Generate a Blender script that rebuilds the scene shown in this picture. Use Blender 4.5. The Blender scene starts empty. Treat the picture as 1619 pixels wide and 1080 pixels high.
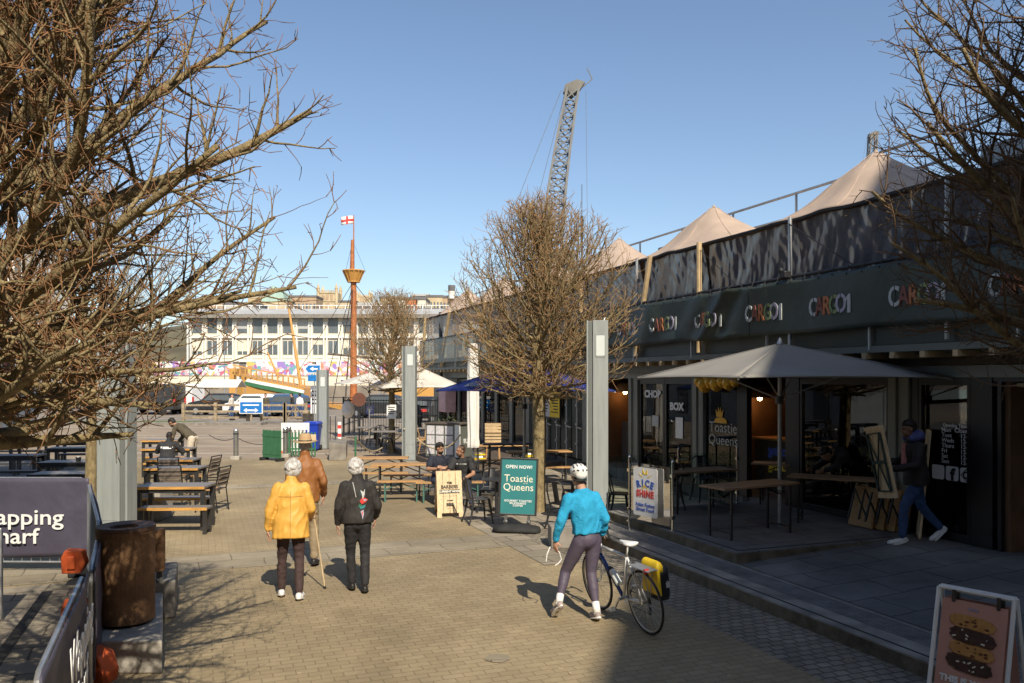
import bpy, math, random
from mathutils import Vector as V, Matrix, noise
R = math.radians
random.seed(7)
scene = bpy.context.scene
C = scene.collection
# ---------------------------------------------------------------- camera, sky, sun, exposure
CAMH, F = 2.65, 1280.0
cam = bpy.data.objects.new('camera', bpy.data.cameras.new('camera')); C.objects.link(cam)
cam.location = (0, 0, CAMH); cam.rotation_euler = (R(90), 0, 0)
cam.data.sensor_width = 36.0; cam.data.lens = 36.0 * F / 1619
cam.data.shift_y = 60.0 / 1619; cam.data.clip_end = 5000; cam.data.clip_start = 0.05
scene.camera = cam
SUN_AZ, SUN_EL = math.atan2(0.33, -0.944), R(41.5)
w = bpy.data.worlds.new('World'); scene.world = w; w.use_nodes = True
nt = w.node_tree; bg = nt.nodes['Background']
sky = nt.nodes.new('ShaderNodeTexSky'); sky.sky_type = 'NISHITA'; sky.sun_disc = False
sky.sun_elevation = SUN_EL; sky.sun_rotation = SUN_AZ; sky.altitude = 0; sky.air_density = 1.0; sky.dust_density = 1.0; sky.ozone_density = 2.0
nt.links.new(sky.outputs[0], bg.inputs[0]); bg.inputs[1].default_value = 0.116
sl = bpy.data.lights.new('sun', 'SUN'); sl.energy = 4.3; sl.angle = R(0.5); sl.color = (1.0, 0.90, 0.74)
so = bpy.data.objects.new('sun', sl); C.objects.link(so)
sd = V((math.sin(SUN_AZ) * math.cos(SUN_EL), math.cos(SUN_AZ) * math.cos(SUN_EL), math.sin(SUN_EL)))
so.rotation_euler = sd.to_track_quat('Z', 'Y').to_euler(); so.location = sd * 60 + V((0, 0, 30))
vs = scene.view_settings; vs.view_transform = 'Standard'; vs.look = 'None'; vs.exposure = 0.4; vs.gamma = 1; vs.use_curve_mapping = False
scene.cycles.max_bounces = 8; scene.cycles.transparent_max_bounces = 24

# ---------------------------------------------------------------- frames
TH = R(20.93); UX, UY = -math.sin(TH), math.cos(TH)          # street direction u, across direction v
def W(px, py, z=0.0):
    D = F * (CAMH - z) / (py - 600.0)
    return V(((px - 809.5) / F * D, D, z))
def WD(px, py, D):
    return V(((px - 809.5) / F * D, D, CAMH + (600 - py) / F * D))
def S(v, u, z=0.0):
    return V((v * math.cos(TH) - u * math.sin(TH), v * math.sin(TH) + u * math.cos(TH), z))

# ---------------------------------------------------------------- materials
def _n(t, k, **kw):
    n = t.nodes.new(k)
    for a, b in kw.items(): setattr(n, a, b)
    return n
def mat(name, col, rough=0.7, var=0.15, scale=6.0, bump=0.0, bscale=40.0, metal=0.0, spec=0.5, col2=None, detail=4.0, stretch=None):
    m = bpy.data.materials.new(name); m.use_nodes = True; t = m.node_tree; b = t.nodes['Principled BSDF']
    b.inputs['Roughness'].default_value = rough; b.inputs['Metallic'].default_value = metal
    b.inputs['Specular IOR Level'].default_value = spec
    tc = _n(t, 'ShaderNodeTexCoord'); src = tc.outputs['Object']
    if stretch:
        mp = _n(t, 'ShaderNodeMapping'); mp.inputs['Scale'].default_value = stretch
        t.links.new(src, mp.inputs[0]); src = mp.outputs[0]
    nz = _n(t, 'ShaderNodeTexNoise'); nz.inputs['Scale'].default_value = scale; nz.inputs['Detail'].default_value = detail
    t.links.new(src, nz.inputs['Vector'])
    rp = _n(t, 'ShaderNodeValToRGB'); rp.color_ramp.elements[0].position = 0.3; rp.color_ramp.elements[1].position = 0.7
    c2 = col2 or tuple(min(1, c * (1 + var)) for c in col); c1 = tuple(c * (1 - var) for c in col) if not col2 else col
    rp.color_ramp.elements[0].color = (*c1, 1); rp.color_ramp.elements[1].color = (*c2, 1)
    t.links.new(nz.outputs[0], rp.inputs[0]); t.links.new(rp.outputs[0], b.inputs['Base Color'])
    if bump:
        n2 = _n(t, 'ShaderNodeTexNoise'); n2.inputs['Scale'].default_value = bscale; n2.inputs['Detail'].default_value = 3
        t.links.new(src, n2.inputs['Vector'])
        bp = _n(t, 'ShaderNodeBump'); bp.inputs['Strength'].default_value = bump; bp.inputs['Distance'].default_value = 0.02
        t.links.new(n2.outputs[0], bp.inputs['Height']); t.links.new(bp.outputs[0], b.inputs['Normal'])
    return m
def brick(name, c1, c2, mortar, bw, bh, ms=0.01, rough=0.85, bump=0.5, offset=0.5, var=0.35, vscale=0.6, rot=0.0):
    m = bpy.data.materials.new(name); m.use_nodes = True; t = m.node_tree; b = t.nodes['Principled BSDF']
    b.inputs['Roughness'].default_value = rough; b.inputs['Specular IOR Level'].default_value = 0.3
    tc = _n(t, 'ShaderNodeTexCoord'); mp = _n(t, 'ShaderNodeMapping'); mp.inputs['Rotation'].default_value = (0, 0, rot)
    t.links.new(tc.outputs['Object'], mp.inputs[0])
    # slight wobble so that courses are not ruler straight
    wn = _n(t, 'ShaderNodeTexNoise'); wn.inputs['Scale'].default_value = 2.5; t.links.new(mp.outputs[0], wn.inputs['Vector'])
    vm = _n(t, 'ShaderNodeVectorMath', operation='SCALE'); vm.inputs['Scale'].default_value = bh * 0.22; t.links.new(wn.outputs['Color'], vm.inputs[0])
    va = _n(t, 'ShaderNodeVectorMath', operation='ADD'); t.links.new(mp.outputs[0], va.inputs[0]); t.links.new(vm.outputs[0], va.inputs[1])
    br = _n(t, 'ShaderNodeTexBrick'); br.offset = offset
    for k, v_ in (('Scale', 1.0), ('Brick Width', bw), ('Row Height', bh), ('Mortar Size', ms), ('Mortar Smooth', 0.3), ('Bias', 0.0)): br.inputs[k].default_value = v_
    br.inputs['Color1'].default_value = (*c1, 1); br.inputs['Color2'].default_value = (*c2, 1); br.inputs['Mortar'].default_value = (*mortar, 1)
    t.links.new(va.outputs[0], br.inputs['Vector'])
    nz = _n(t, 'ShaderNodeTexNoise'); nz.inputs['Scale'].default_value = vscale; nz.inputs['Detail'].default_value = 8; nz.inputs['Roughness'].default_value = 0.65
    t.links.new(tc.outputs['Object'], nz.inputs['Vector'])
    mr = _n(t, 'ShaderNodeMapRange'); mr.inputs[1].default_value = 0.3; mr.inputs[2].default_value = 0.7; mr.inputs[3].default_value = 1 - var; mr.inputs[4].default_value = 1 + var * 0.6
    t.links.new(nz.outputs[0], mr.inputs[0])
    mx = _n(t, 'ShaderNodeMix', data_type='RGBA', blend_type='MULTIPLY'); mx.inputs['Factor'].default_value = 1
    t.links.new(br.outputs['Color'], mx.inputs['A']); t.links.new(mr.outputs[0], mx.inputs['B'])
    # trodden gum spots and pale scuffs
    vo = _n(t, 'ShaderNodeTexVoronoi'); vo.inputs['Scale'].default_value = 2.6; t.links.new(tc.outputs['Object'], vo.inputs['Vector'])
    m5 = _n(t, 'ShaderNodeMapRange'); m5.inputs[1].default_value = .05; m5.inputs[2].default_value = .075; m5.inputs[3].default_value = .45; m5.inputs[4].default_value = 0; t.links.new(vo.outputs['Distance'], m5.inputs[0])
    m6 = _n(t, 'ShaderNodeMix', data_type='RGBA'); m6.inputs['B'].default_value = (*[min(.6, c * 1.5) for c in c1], 1); t.links.new(m5.outputs[0], m6.inputs['Factor']); t.links.new(mx.outputs['Result'], m6.inputs['A'])
    n7 = _n(t, 'ShaderNodeTexNoise'); n7.inputs['Scale'].default_value = .22; n7.inputs['Detail'].default_value = 10; n7.inputs['Roughness'].default_value = .72; n7.inputs['Distortion'].default_value = .6; t.links.new(tc.outputs['Object'], n7.inputs['Vector'])
    m8 = _n(t, 'ShaderNodeMapRange'); m8.inputs[1].default_value = .46; m8.inputs[2].default_value = .62; m8.inputs[3].default_value = .80; m8.inputs[4].default_value = 1.06; t.links.new(n7.outputs[0], m8.inputs[0])
    m9 = _n(t, 'ShaderNodeMix', data_type='RGBA', blend_type='MULTIPLY'); m9.inputs['Factor'].default_value = 1; t.links.new(m6.outputs['Result'], m9.inputs['A']); t.links.new(m8.outputs[0], m9.inputs['B'])
    t.links.new(m9.outputs['Result'], b.inputs['Base Color'])
    n3 = _n(t, 'ShaderNodeTexNoise'); n3.inputs['Scale'].default_value = 60; t.links.new(tc.outputs['Object'], n3.inputs['Vector'])
    ma = _n(t, 'ShaderNodeMath', operation='MULTIPLY_ADD'); ma.inputs[1].default_value = -1.0; t.links.new(br.outputs['Fac'], ma.inputs[0]); t.links.new(n3.outputs[0], ma.inputs[2])
    bp = _n(t, 'ShaderNodeBump'); bp.inputs['Strength'].default_value = bump; bp.inputs['Distance'].default_value = 0.006
    t.links.new(ma.outputs[0], bp.inputs['Height']); t.links.new(bp.outputs[0], b.inputs['Normal'])
    return m
def sheet_mat(name, col, transp, rough=0.12, bump=0.3, bscale=5.0, ior=1.5, tint=(1, 1, 1), stretch=None, gl_amt=1.0):
    """see-through sheet: glass or clear plastic"""
    m = bpy.data.materials.new(name); m.use_nodes = True; t = m.node_tree; t.nodes.remove(t.nodes['Principled BSDF'])
    out = t.nodes['Material Output']; tr = _n(t, 'ShaderNodeBsdfTransparent'); tr.inputs[0].default_value = (*tint, 1)
    gl = _n(t, 'ShaderNodeBsdfGlossy'); gl.inputs['Roughness'].default_value = rough
    df = _n(t, 'ShaderNodeBsdfDiffuse'); df.inputs[0].default_value = (*col, 1)
    m1 = _n(t, 'ShaderNodeMixShader'); m1.inputs[0].default_value = transp
    t.links.new(df.outputs[0], m1.inputs[1]); t.links.new(tr.outputs[0], m1.inputs[2])
    fr = _n(t, 'ShaderNodeFresnel'); fr.inputs[0].default_value = ior
    m2 = _n(t, 'ShaderNodeMixShader'); fm = _n(t, 'ShaderNodeMath', operation='MULTIPLY'); fm.inputs[1].default_value = gl_amt; t.links.new(fr.outputs[0], fm.inputs[0]); t.links.new(fm.outputs[0], m2.inputs[0]); t.links.new(m1.outputs[0], m2.inputs[1]); t.links.new(gl.outputs[0], m2.inputs[2])
    if bump:
        tc = _n(t, 'ShaderNodeTexCoord'); mp = _n(t, 'ShaderNodeMapping'); t.links.new(tc.outputs['Object'], mp.inputs[0])
        if stretch: mp.inputs['Scale'].default_value = stretch
        nz = _n(t, 'ShaderNodeTexNoise'); nz.inputs['Scale'].default_value = bscale; nz.inputs['Detail'].default_value = 5; t.links.new(mp.outputs[0], nz.inputs['Vector'])
        bp = _n(t, 'ShaderNodeBump'); bp.inputs['Strength'].default_value = bump; bp.inputs['Distance'].default_value = 0.08
        t.links.new(nz.outputs[0], bp.inputs['Height'])
        for n_ in (gl, fr): t.links.new(bp.outputs[0], n_.inputs['Normal'])
    t.links.new(m2.outputs[0], out.inputs[0]); return m
def glow(name, col, e):
    m = bpy.data.materials.new(name); m.use_nodes = True; b = m.node_tree.nodes['Principled BSDF']
    b.inputs['Base Color'].default_value = (*col, 1); b.inputs['Emission Color'].default_value = (*col, 1); b.inputs['Emission Strength'].default_value = e
    return m
M = {}
M['paving'] = brick('brown_block_paving', (.405, .320, .194), (.352, .276, .163), (.262, .206, .122), .2, .1, .006, bump=.6, var=.26, vscale=.45)
M['stone'] = brick('stone_band', (.37, .315, .225), (.32, .27, .19), (.18, .15, .1), .9, .45, .010, var=.25, vscale=1.2)
M['setts'] = brick('granite_setts', (.34, .30, .235), (.25, .215, .165), (.14, .12, .09), .15, .11, .012, bump=1.0, var=.35, vscale=1.0)
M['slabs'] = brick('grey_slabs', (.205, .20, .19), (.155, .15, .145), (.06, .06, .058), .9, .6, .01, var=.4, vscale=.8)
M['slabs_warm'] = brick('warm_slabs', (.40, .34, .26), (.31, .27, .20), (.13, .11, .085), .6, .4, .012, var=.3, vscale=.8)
M['kerb'] = mat('kerb_stone', (.27, .245, .21), .85, .35, 3, .4, 50)
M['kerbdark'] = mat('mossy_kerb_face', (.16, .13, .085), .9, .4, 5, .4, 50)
M['ridge'] = mat('ribbed_stone', (.20, .195, .19), .8, .25, 4, .3)
M['road'] = mat('worn_asphalt', (.30, .235, .165), .9, .2, .7, .3, 80)
M['paint'] = mat('white_road_paint', (.7, .66, .58), .8, .2, 5)
M['quay'] = mat('quay_surface', (.24, .20, .155), .9, .25, .5)
M['water'] = mat('harbour_water', (.03, .045, .05), .12, .2, .3, .4, 1.5)
M['grass'] = mat('grass_green', (.10, .17, .035), .9, .4, 20)
M['column'] = mat('grey_painted_column', (.265, .29, .28), .5, .06, 3, .05, 20, col2=(.335, .36, .345), stretch=(6, 6, .5), detail=8)
M['column_dark'] = mat('column_side', (.16, .17, .165), .4, .1, 2)
M['lamp_lens'] = mat('frosted_lens', (.66, .70, .68), .25, .04)
M['rust'] = mat('rusted_steel', (.12, .062, .03), .85, .5, 5, .35, 60, col2=(.25, .135, .062), detail=8)
M['concrete'] = mat('concrete', (.36, .33, .28), .9, .25, 4, .3, 40)
M['concrete_dark'] = mat('weathered_concrete', (.22, .20, .17), .9, .3, 4, .3, 40)
M['cloth_purple'] = mat('purple_barrier_cloth', (.085, .078, .115), .55, .12, 3, .35, 9)
M['orange'] = mat('orange_plastic', (.72, .13, .035), .5, .1, 4)
M['white'] = mat('white_paint', (.8, .79, .76), .5, .06)
M['white_cloth'] = mat('white_cloth', (.78, .75, .69), .85, .06, 3, .3, 10)
M['offwhite'] = mat('off_white_canvas', (.66, .62, .55), .85, .08, 2, .2, 10)
M['black'] = mat('black_metal', (.018, .018, .02), .45, .3, 5)
M['black_soft'] = mat('black_rubber', (.02, .02, .02), .8, .3, 8)
M['dark_metal'] = mat('dark_steel', (.07, .07, .072), .4, .2, 5, metal=.6)
M['steel'] = mat('brushed_steel', (.55, .55, .53), .3, .1, 5, metal=.9)
M['chrome'] = mat('polished_steel', (.7, .7, .68), .16, .05, 5, metal=1)
M['galv'] = mat('galvanised_tube', (.42, .43, .44), .45, .15, 8, metal=.7)
M['wood'] = mat('varnished_pine', (.46, .26, .10), .5, .3, 5, .15, 30, stretch=(1, 9, 9))
M['wood_light'] = mat('pale_pine', (.62, .47, .28), .6, .2, 5, .15, 30, stretch=(9, 9, 1))
M['wood_table'] = mat('brown_table_top', (.30, .185, .105), .6, .3, 5, .15, 30, stretch=(1, 9, 9))
M['wood_dark'] = mat('weathered_board', (.11, .085, .065), .6, .35, 5, .2, 30, stretch=(1, 9, 9))
M['wood_grey'] = mat('grey_weathered_sheen_top', (.20, .18, .165), .5, .25, 5, .15, 30, stretch=(1, 9, 9))
M['honey'] = mat('honey_timber', (.55, .29, .075), .5, .3, 5, .15, 30, stretch=(1, 9, 9))
M['timber'] = mat('old_fence_timber', (.30, .235, .15), .9, .35, 5, .3, 30)
M['pole_wood'] = mat('peeled_pole', (.52, .38, .21), .7, .2, 5, .2)
M['fascia'] = mat('grey_green_cladding', (.135, .145, .125), .5, .10, 1.5, .05)
M['frame_grey'] = mat('grey_frame', (.20, .205, .175), .45, .1, 1.5)  # lighter grey than the fascia boards, for header and pillars
M['container'] = mat('dark_green_container', (.045, .055, .045), .5, .25, 1.5, .1)
M['frame'] = mat('black_frame', (.012, .012, .014), .4, .2)
M['interior'] = mat('dark_interior', (.075, .06, .045), .9, .3, 1.5)
M['interior_warm'] = mat('warm_interior_wall', (.16, .085, .04), .8, .3, 2, stretch=(1, 6, 1))
M['glass'] = sheet_mat('window_glass', (.02, .02, .02), .96, .01, 0, tint=(.80, .84, .82), ior=1.55)
M['glass_clear'] = sheet_mat('balustrade_glass', (.02, .03, .03), .98, .01, 0, tint=(.88, .95, .92), ior=1.5)
M['plastic'] = sheet_mat('clear_plastic_sheet', (.20, .21, .25), .50, .34, 0, 4.0, ior=1.3, gl_amt=.30, tint=(.66, .69, .78), stretch=(1, 1.6, .6))
M['mesh_screen'] = sheet_mat('dark_screen', (.03, .045, .04), .35, .35, .5, 3, ior=1.18, gl_amt=.25, tint=(.5, .55, .55))
M['banner'] = mat('green_banner_cloth', (.05, .068, .056), .5, .18, 2.5, .5, 5)
M['tent'] = mat('stretch_tent_fabric', (.52, .40, .31), .85, .10, 2.2, .25, 9)
M['parasol_grey'] = mat('taupe_parasol_fabric', (.31, .295, .265), .85, .08, 1.5, .2, 8)
M['parasol_blue'] = mat('navy_parasol_fabric', (.028, .048, .25), .7, .2, 2, .4, 7)
M['bark'] = mat('tree_bark', (.17, .125, .06), .95, .4, 22, .9, 90, col2=(.36, .28, .145), detail=9, stretch=(1, 1, .45))
M['twig'] = mat('brown_twigs', (.29, .155, .07), .9, .4, 9, col2=(.44, .26, .12))
M['twig_red'] = mat('reddish_twigs', (.20, .10, .048), .9, .4, 9, col2=(.36, .19, .085))
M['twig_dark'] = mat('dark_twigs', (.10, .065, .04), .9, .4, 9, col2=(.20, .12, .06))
def canvas(key, tr=.14):
    m = M[key]; t = m.node_tree; b = t.nodes['Principled BSDF']; o = t.nodes['Material Output']; tl = _n(t, 'ShaderNodeBsdfTranslucent'); mx = _n(t, 'ShaderNodeMixShader'); mx.inputs[0].default_value = tr
    t.links.new(b.inputs['Base Color'].links[0].from_socket, tl.inputs[0]); t.links.new(b.outputs[0], mx.inputs[1]); t.links.new(tl.outputs[0], mx.inputs[2]); t.links.new(mx.outputs[0], o.inputs[0])
for k_ in ('tent', 'parasol_grey', 'parasol_blue', 'offwhite', 'banner', 'cloth_purple'): canvas(k_)
M['red'] = mat('red_container', (.19, .018, .018), .5, .2, 2)
M['pale_container'] = mat('pale_grey_container', (.38, .42, .43), .55, .12, 2)
M['teal_sign'] = mat('teal_board', (.028, .19, .20), .45, .08, 3)
M['green_paint'] = mat('green_paint', (.045, .16, .075), .5, .15, 5)
M['dark_green_leg'] = mat('dark_green_folding_leg', (.018, .04, .036), .5, .15, 5)
M['green_leg'] = mat('green_grey_leg', (.06, .16, .13), .5, .15, 5)
M['blue_plastic'] = mat('blue_plastic', (.012, .045, .42), .4, .1)
M['sign_blue'] = mat('sign_blue', (.012, .17, .50), .4, .1)
M['yellow'] = mat('yellow_vinyl', (.85, .58, .02), .55, .1)
M['gold'] = mat('gold_balloon', (.62, .34, .03), .22, .15, 3, metal=.3)
M['pink'] = mat('dusty_pink_poster', (.56, .29, .22), .6, .05)
M['poster_grey'] = mat('printed_poster', (.5, .48, .5), .6, .5, 14, col2=(.75, .72, .72))
M['ink'] = mat('black_ink', (.02, .018, .016), .7, .1)
M['letter'] = mat('white_lettering', (.82, .82, .80), .6, .03)
M['letter_cream'] = mat('cream_lettering', (.80, .76, .62), .6, .03)
M['letter_blue'] = mat('blue_lettering', (.04, .10, .45), .6, .05)
M['letter_red'] = mat('red_lettering', (.60, .05, .04), .6, .05)
M['letter_orange'] = mat('orange_lettering', (.50, .17, .06), .6, .15)
M['letter_green'] = mat('olive_lettering', (.22, .27, .11), .6, .15)
M['letter_brown'] = mat('rust_lettering', (.24, .075, .05), .6, .15)
M['letter_grey'] = mat('pale_lettering', (.50, .52, .50), .6, .1)
M['letter_lilac'] = mat('lilac_lettering', (.42, .38, .46), .6, .1)
M['skin'] = mat('skin', (.52, .29, .20), .55, .08, 8)
M['skin_tan'] = mat('tan_skin', (.36, .19, .115), .55, .08, 8)
M['skin_brown'] = mat('brown_skin', (.24, .12, .07), .55, .08, 8)
M['hair_white'] = mat('white_hair', (.40, .37, .34), .8, .18, 16, .9, 70, col2=(.82, .80, .78), detail=8, stretch=(1.6, 1.6, .6))
M['hair_dark'] = mat('dark_hair', (.018, .013, .010), .6, .3, 25, .6, 60)
M['hair_brown'] = mat('brown_hair', (.09, .05, .03), .6, .3, 25, .6, 60)
M['jacket_yellow'] = mat('yellow_leather', (.66, .36, .065), .58, .1, 4, .35, 8)
M['jacket_tan'] = mat('tan_leather', (.27, .105, .028), .6, .15, 4, .35, 8)
M['jacket_black'] = mat('black_jacket_cloth', (.022, .019, .018), .75, .25, 5, .4, 12)
M['trouser_brown'] = mat('brown_trousers', (.055, .032, .03), .85, .2, 5, .3, 14)
M['trouser_black'] = mat('black_trousers', (.02, .019, .021), .8, .25, 5, .3, 14)
M['khaki'] = mat('khaki_cloth', (.25, .19, .115), .85, .2, 5, .3, 14)
M['cream'] = mat('cream_trousers', (.58, .50, .39), .85, .12, 5, .3, 14)
M['olive'] = mat('olive_jacket', (.085, .07, .042), .8, .2, 5, .3, 14)
M['navy'] = mat('navy_cloth', (.022, .025, .042), .85, .2, 5, .3, 14)
M['charcoal'] = mat('charcoal_cloth', (.03, .03, .032), .85, .2, 5, .3, 14)
M['jeans'] = mat('blue_denim', (.035, .075, .18), .85, .25, 6, .3, 14)
M['jeans_dark'] = mat('dark_denim', (.03, .04, .07), .85, .25, 6, .3, 14)
M['turquoise'] = mat('turquoise_fleece', (.035, .34, .58), .95, .12, 9, .5, 60, spec=.15)
M['leggings'] = mat('purple_grey_leggings', (.085, .068, .10), .6, .1, 4, .15, 14)
M['shoe_white'] = mat('white_shoe', (.75, .74, .72), .6, .06)
M['shoe_grey'] = mat('grey_trainer', (.33, .27, .25), .7, .25, 18)
M['shoe_black'] = mat('black_shoe', (.015, .014, .014), .5, .2)
M['hood_blue'] = mat('blue_quilt', (.07, .085, .24), .6, .2, 6, .4, 16)
M['pink_shirt'] = mat('pink_shirt', (.50, .19, .18), .8, .1)
M['hat'] = mat('tan_felt', (.47, .32, .17), .85, .1, 6)
M['bike_white'] = mat('white_gloss', (.75, .76, .76), .25, .05)
M['bike_blue'] = mat('blue_gloss', (.02, .05, .22), .25, .1)

# ---------------------------------------------------------------- mesh builder
class MB:
    def __init__(s): s.v = []; s.f = []; s.mi = []; s.k = 0
    def add(s, vs_, fs):
        o = len(s.v); s.v.extend([tuple(p) for p in vs_])
        for f in fs: s.f.append(tuple(i + o for i in f)); s.mi.append(s.k)
        return s
    def bb(s, x0, y0, z0, x1, y1, z1):
        return s.add([(x0, y0, z0), (x1, y0, z0), (x1, y1, z0), (x0, y1, z0), (x0, y0, z1), (x1, y0, z1), (x1, y1, z1), (x0, y1, z1)],
                     [(0, 3, 2, 1), (4, 5, 6, 7), (0, 1, 5, 4), (1, 2, 6, 5), (2, 3, 7, 6), (3, 0, 4, 7)])
    def box(s, c, d, rz=0.0, rx=0.0, ry=0.0):
        m = Matrix.Translation(V(c)) @ Matrix.Rotation(rz, 4, 'Z') @ Matrix.Rotation(ry, 4, 'Y') @ Matrix.Rotation(rx, 4, 'X')
        q = [m @ V((a * d[0] / 2, b * d[1] / 2, e * d[2] / 2)) for e in (-1, 1) for a, b in ((-1, -1), (1, -1), (1, 1), (-1, 1))]
        return s.add(q, [(0, 3, 2, 1), (4, 5, 6, 7), (0, 1, 5, 4), (1, 2, 6, 5), (2, 3, 7, 6), (3, 0, 4, 7)])
    def bar(s, p, q, w_, h=None):
        p, q = V(p), V(q); h = h or w_; d = (q - p).normalized()
        up = V((0, 0, 1)) if abs(d.z) < .95 else V((0, 1, 0))
        a = d.cross(up).normalized() * (w_ / 2); b = a.cross(d).normalized() * (h / 2)
        vv = [e + i * a + j * b for e in (p, q) for i, j in ((-1, -1), (1, -1), (1, 1), (-1, 1))]
        return s.add(vv, [(0, 1, 2, 3), (7, 6, 5, 4), (0, 4, 5, 1), (1, 5, 6, 2), (2, 6, 7, 3), (3, 7, 4, 0)])
    def tube(s, pts, rad, n=8, caps=True):
        pts = [V(p) for p in pts]; k = len(pts)
        rads = rad if isinstance(rad, (list, tuple)) else [rad] * k
        vv = []; a = None
        for i, p in enumerate(pts):
            t = (pts[min(i + 1, k - 1)] - pts[max(i - 1, 0)])
            t = t.normalized() if t.length > 1e-9 else V((0, 0, 1))
            if a is None:
                a = t.cross(V((0, 0, 1)) if abs(t.z) < .9 else V((1, 0, 0))).normalized()
            else:
                a = a - t * a.dot(t); a = a.normalized() if a.length > 1e-6 else t.orthogonal().normalized()
            b = t.cross(a)
            for j in range(n):
                an = 2 * math.pi * j / n; vv.append(p + (a * math.cos(an) + b * math.sin(an)) * rads[i])
        ff = [(i * n + j, i * n + (j + 1) % n, (i + 1) * n + (j + 1) % n, (i + 1) * n + j) for i in range(k - 1) for j in range(n)]
        if caps: ff.append(tuple(range(n - 1, -1, -1))); ff.append(tuple((k - 1) * n + j for j in range(n)))
        return s.add(vv, ff)
    def ring(s, c, r, t, axis='X', n=28, m=6):
        """torus"""
        c = V(c); vv = []
        for i in range(n):
            an = 2 * math.pi * i / n; ca, sa = math.cos(an), math.sin(an)
            for j in range(m):
                bn = 2 * math.pi * j / m; q = r + t * math.cos(bn); h = t * math.sin(bn)
                p = {'X': (h, q * ca, q * sa), 'Y': (q * ca, h, q * sa), 'Z': (q * ca, q * sa, h)}[axis]; vv.append(c + V(p))
        return s.add(vv, [(i * m + j, ((i + 1) % n) * m + j, ((i + 1) % n) * m + (j + 1) % m, i * m + (j + 1) % m) for i in range(n) for j in range(m)])
    def lathe(s, prof, n=20, c=(0, 0, 0)):
        vv = []
        for r, z in prof:
            for j in range(n): an = 2 * math.pi * j / n; vv.append((c[0] + r * math.cos(an), c[1] + r * math.sin(an), c[2] + z))
        k = len(prof)
        ff = [(i * n + j, i * n + (j + 1) % n, (i + 1) * n + (j + 1) % n, (i + 1) * n + j) for i in range(k - 1) for j in range(n)]
        ff.append(tuple(range(n - 1, -1, -1))); ff.append(tuple((k - 1) * n + j for j in range(n)))
        return s.add(vv, ff)
    def prism(s, poly, d):
        """poly: 3-D points of one face; d: extrusion vector"""
        p = [V(q) for q in poly]; d = V(d); n = len(p)
        return s.add(p + [q + d for q in p], [tuple(range(n - 1, -1, -1)), tuple(range(n, 2 * n))] + [(i, (i + 1) % n, n + (i + 1) % n, n + i) for i in range(n)])
    def ball(s, c, r, n=12, m=8, rot=None):
        c = V(c); r = (r, r, r) if isinstance(r, (int, float)) else r; vv = []
        for i in range(1, m):
            ph = math.pi * i / m
            for j in range(n):
                an = 2 * math.pi * j / n; q = V((r[0] * math.sin(ph) * math.cos(an), r[1] * math.sin(ph) * math.sin(an), r[2] * math.cos(ph)))
                vv.append(c + (rot @ q if rot else q))
        ff = [(i * n + j, i * n + (j + 1) % n, (i + 1) * n + (j + 1) % n, (i + 1) * n + j) for i in range(m - 2) for j in range(n)]
        t = V((0, 0, r[2])); t = rot @ t if rot else t
        vv += [c + t, c - t]; a = len(vv) - 2
        ff += [(a, (j + 1) % n, j) for j in range(n)] + [(a + 1, (m - 2) * n + j, (m - 2) * n + (j + 1) % n) for j in range(n)]
        return s.add(vv, ff)
    def cap(s, p, q, r1, r2, n=10):
        """tapered capsule"""
        s.ball(p, r1, n, 7); s.ball(q, r2, n, 7); return s.tube([p, q], [r1 * .995, r2 * .995], n)
    def loft(s, rings):
        n = len(rings[0]); k = len(rings); vv = [p for r in rings for p in r]
        ff = [(i * n + j, i * n + (j + 1) % n, (i + 1) * n + (j + 1) % n, (i + 1) * n + j) for i in range(k - 1) for j in range(n)]
        ff.append(tuple(range(n - 1, -1, -1))); ff.append(tuple((k - 1) * n + j for j in range(n)))
        return s.add(vv, ff)
    def grid(s, fn, nu, nv):
        vv = [fn(i / nu, j / nv) for i in range(nu + 1) for j in range(nv + 1)]; k = nv + 1
        return s.add(vv, [(i * k + j, (i + 1) * k + j, (i + 1) * k + j + 1, i * k + j + 1) for i in range(nu) for j in range(nv)])
    def obj(s, name, m, parent=None, smooth=False, bevel=0.0, loc=None, rotz=None, thick=0.0):
        me = bpy.data.meshes.new(name); me.from_pydata(s.v, [], s.f); me.update()
        ms = m if isinstance(m, (list, tuple)) else [m]
        for x in ms: me.materials.append(M[x] if isinstance(x, str) else x)
        if len(ms) > 1: me.polygons.foreach_set('material_index', s.mi)
        if smooth: me.polygons.foreach_set('use_smooth', [True] * len(me.polygons))
        o = bpy.data.objects.new(name, me); C.objects.link(o)
        if parent: o.parent = parent
        if loc is not None: o.location = loc
        if rotz is not None: o.rotation_euler = (0, 0, rotz)
        if thick:
            t = o.modifiers.new('thickness', 'SOLIDIFY'); t.thickness = thick; t.offset = 0
        if bevel:
            b = o.modifiers.new('bevel', 'BEVEL'); b.width = bevel; b.segments = 2; b.limit_method = 'ANGLE'; b.angle_limit = R(40)
        return o
def tag(o, label=None, cat=None, group=None, kind=None):
    for k, v_ in (('label', label), ('category', cat), ('group', group), ('kind', kind)):
        if v_: o[k] = v_
    return o
def thing(name, label, cat, loc=(0, 0, 0), rotz=0.0, group=None):
    o = bpy.data.objects.new(name, None); C.objects.link(o); o.empty_display_size = .2
    o.location = loc; o.rotation_euler = (0, 0, rotz); return tag(o, label, cat, group)
def dup(o, loc=None, rotz=None, label=None, group=None, parent=None, sc=None):
    c = o.copy(); C.objects.link(c)
    if parent: c.parent = parent
    if loc is not None: c.location = loc
    if rotz is not None: c.rotation_euler = (0, 0, rotz)
    if sc: c.scale = (sc, sc, sc) if isinstance(sc, (int, float)) else sc
    if label: c['label'] = label
    if group: c['group'] = group
    for ch in list(o.children): dup(ch, parent=c)
    return c
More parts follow.
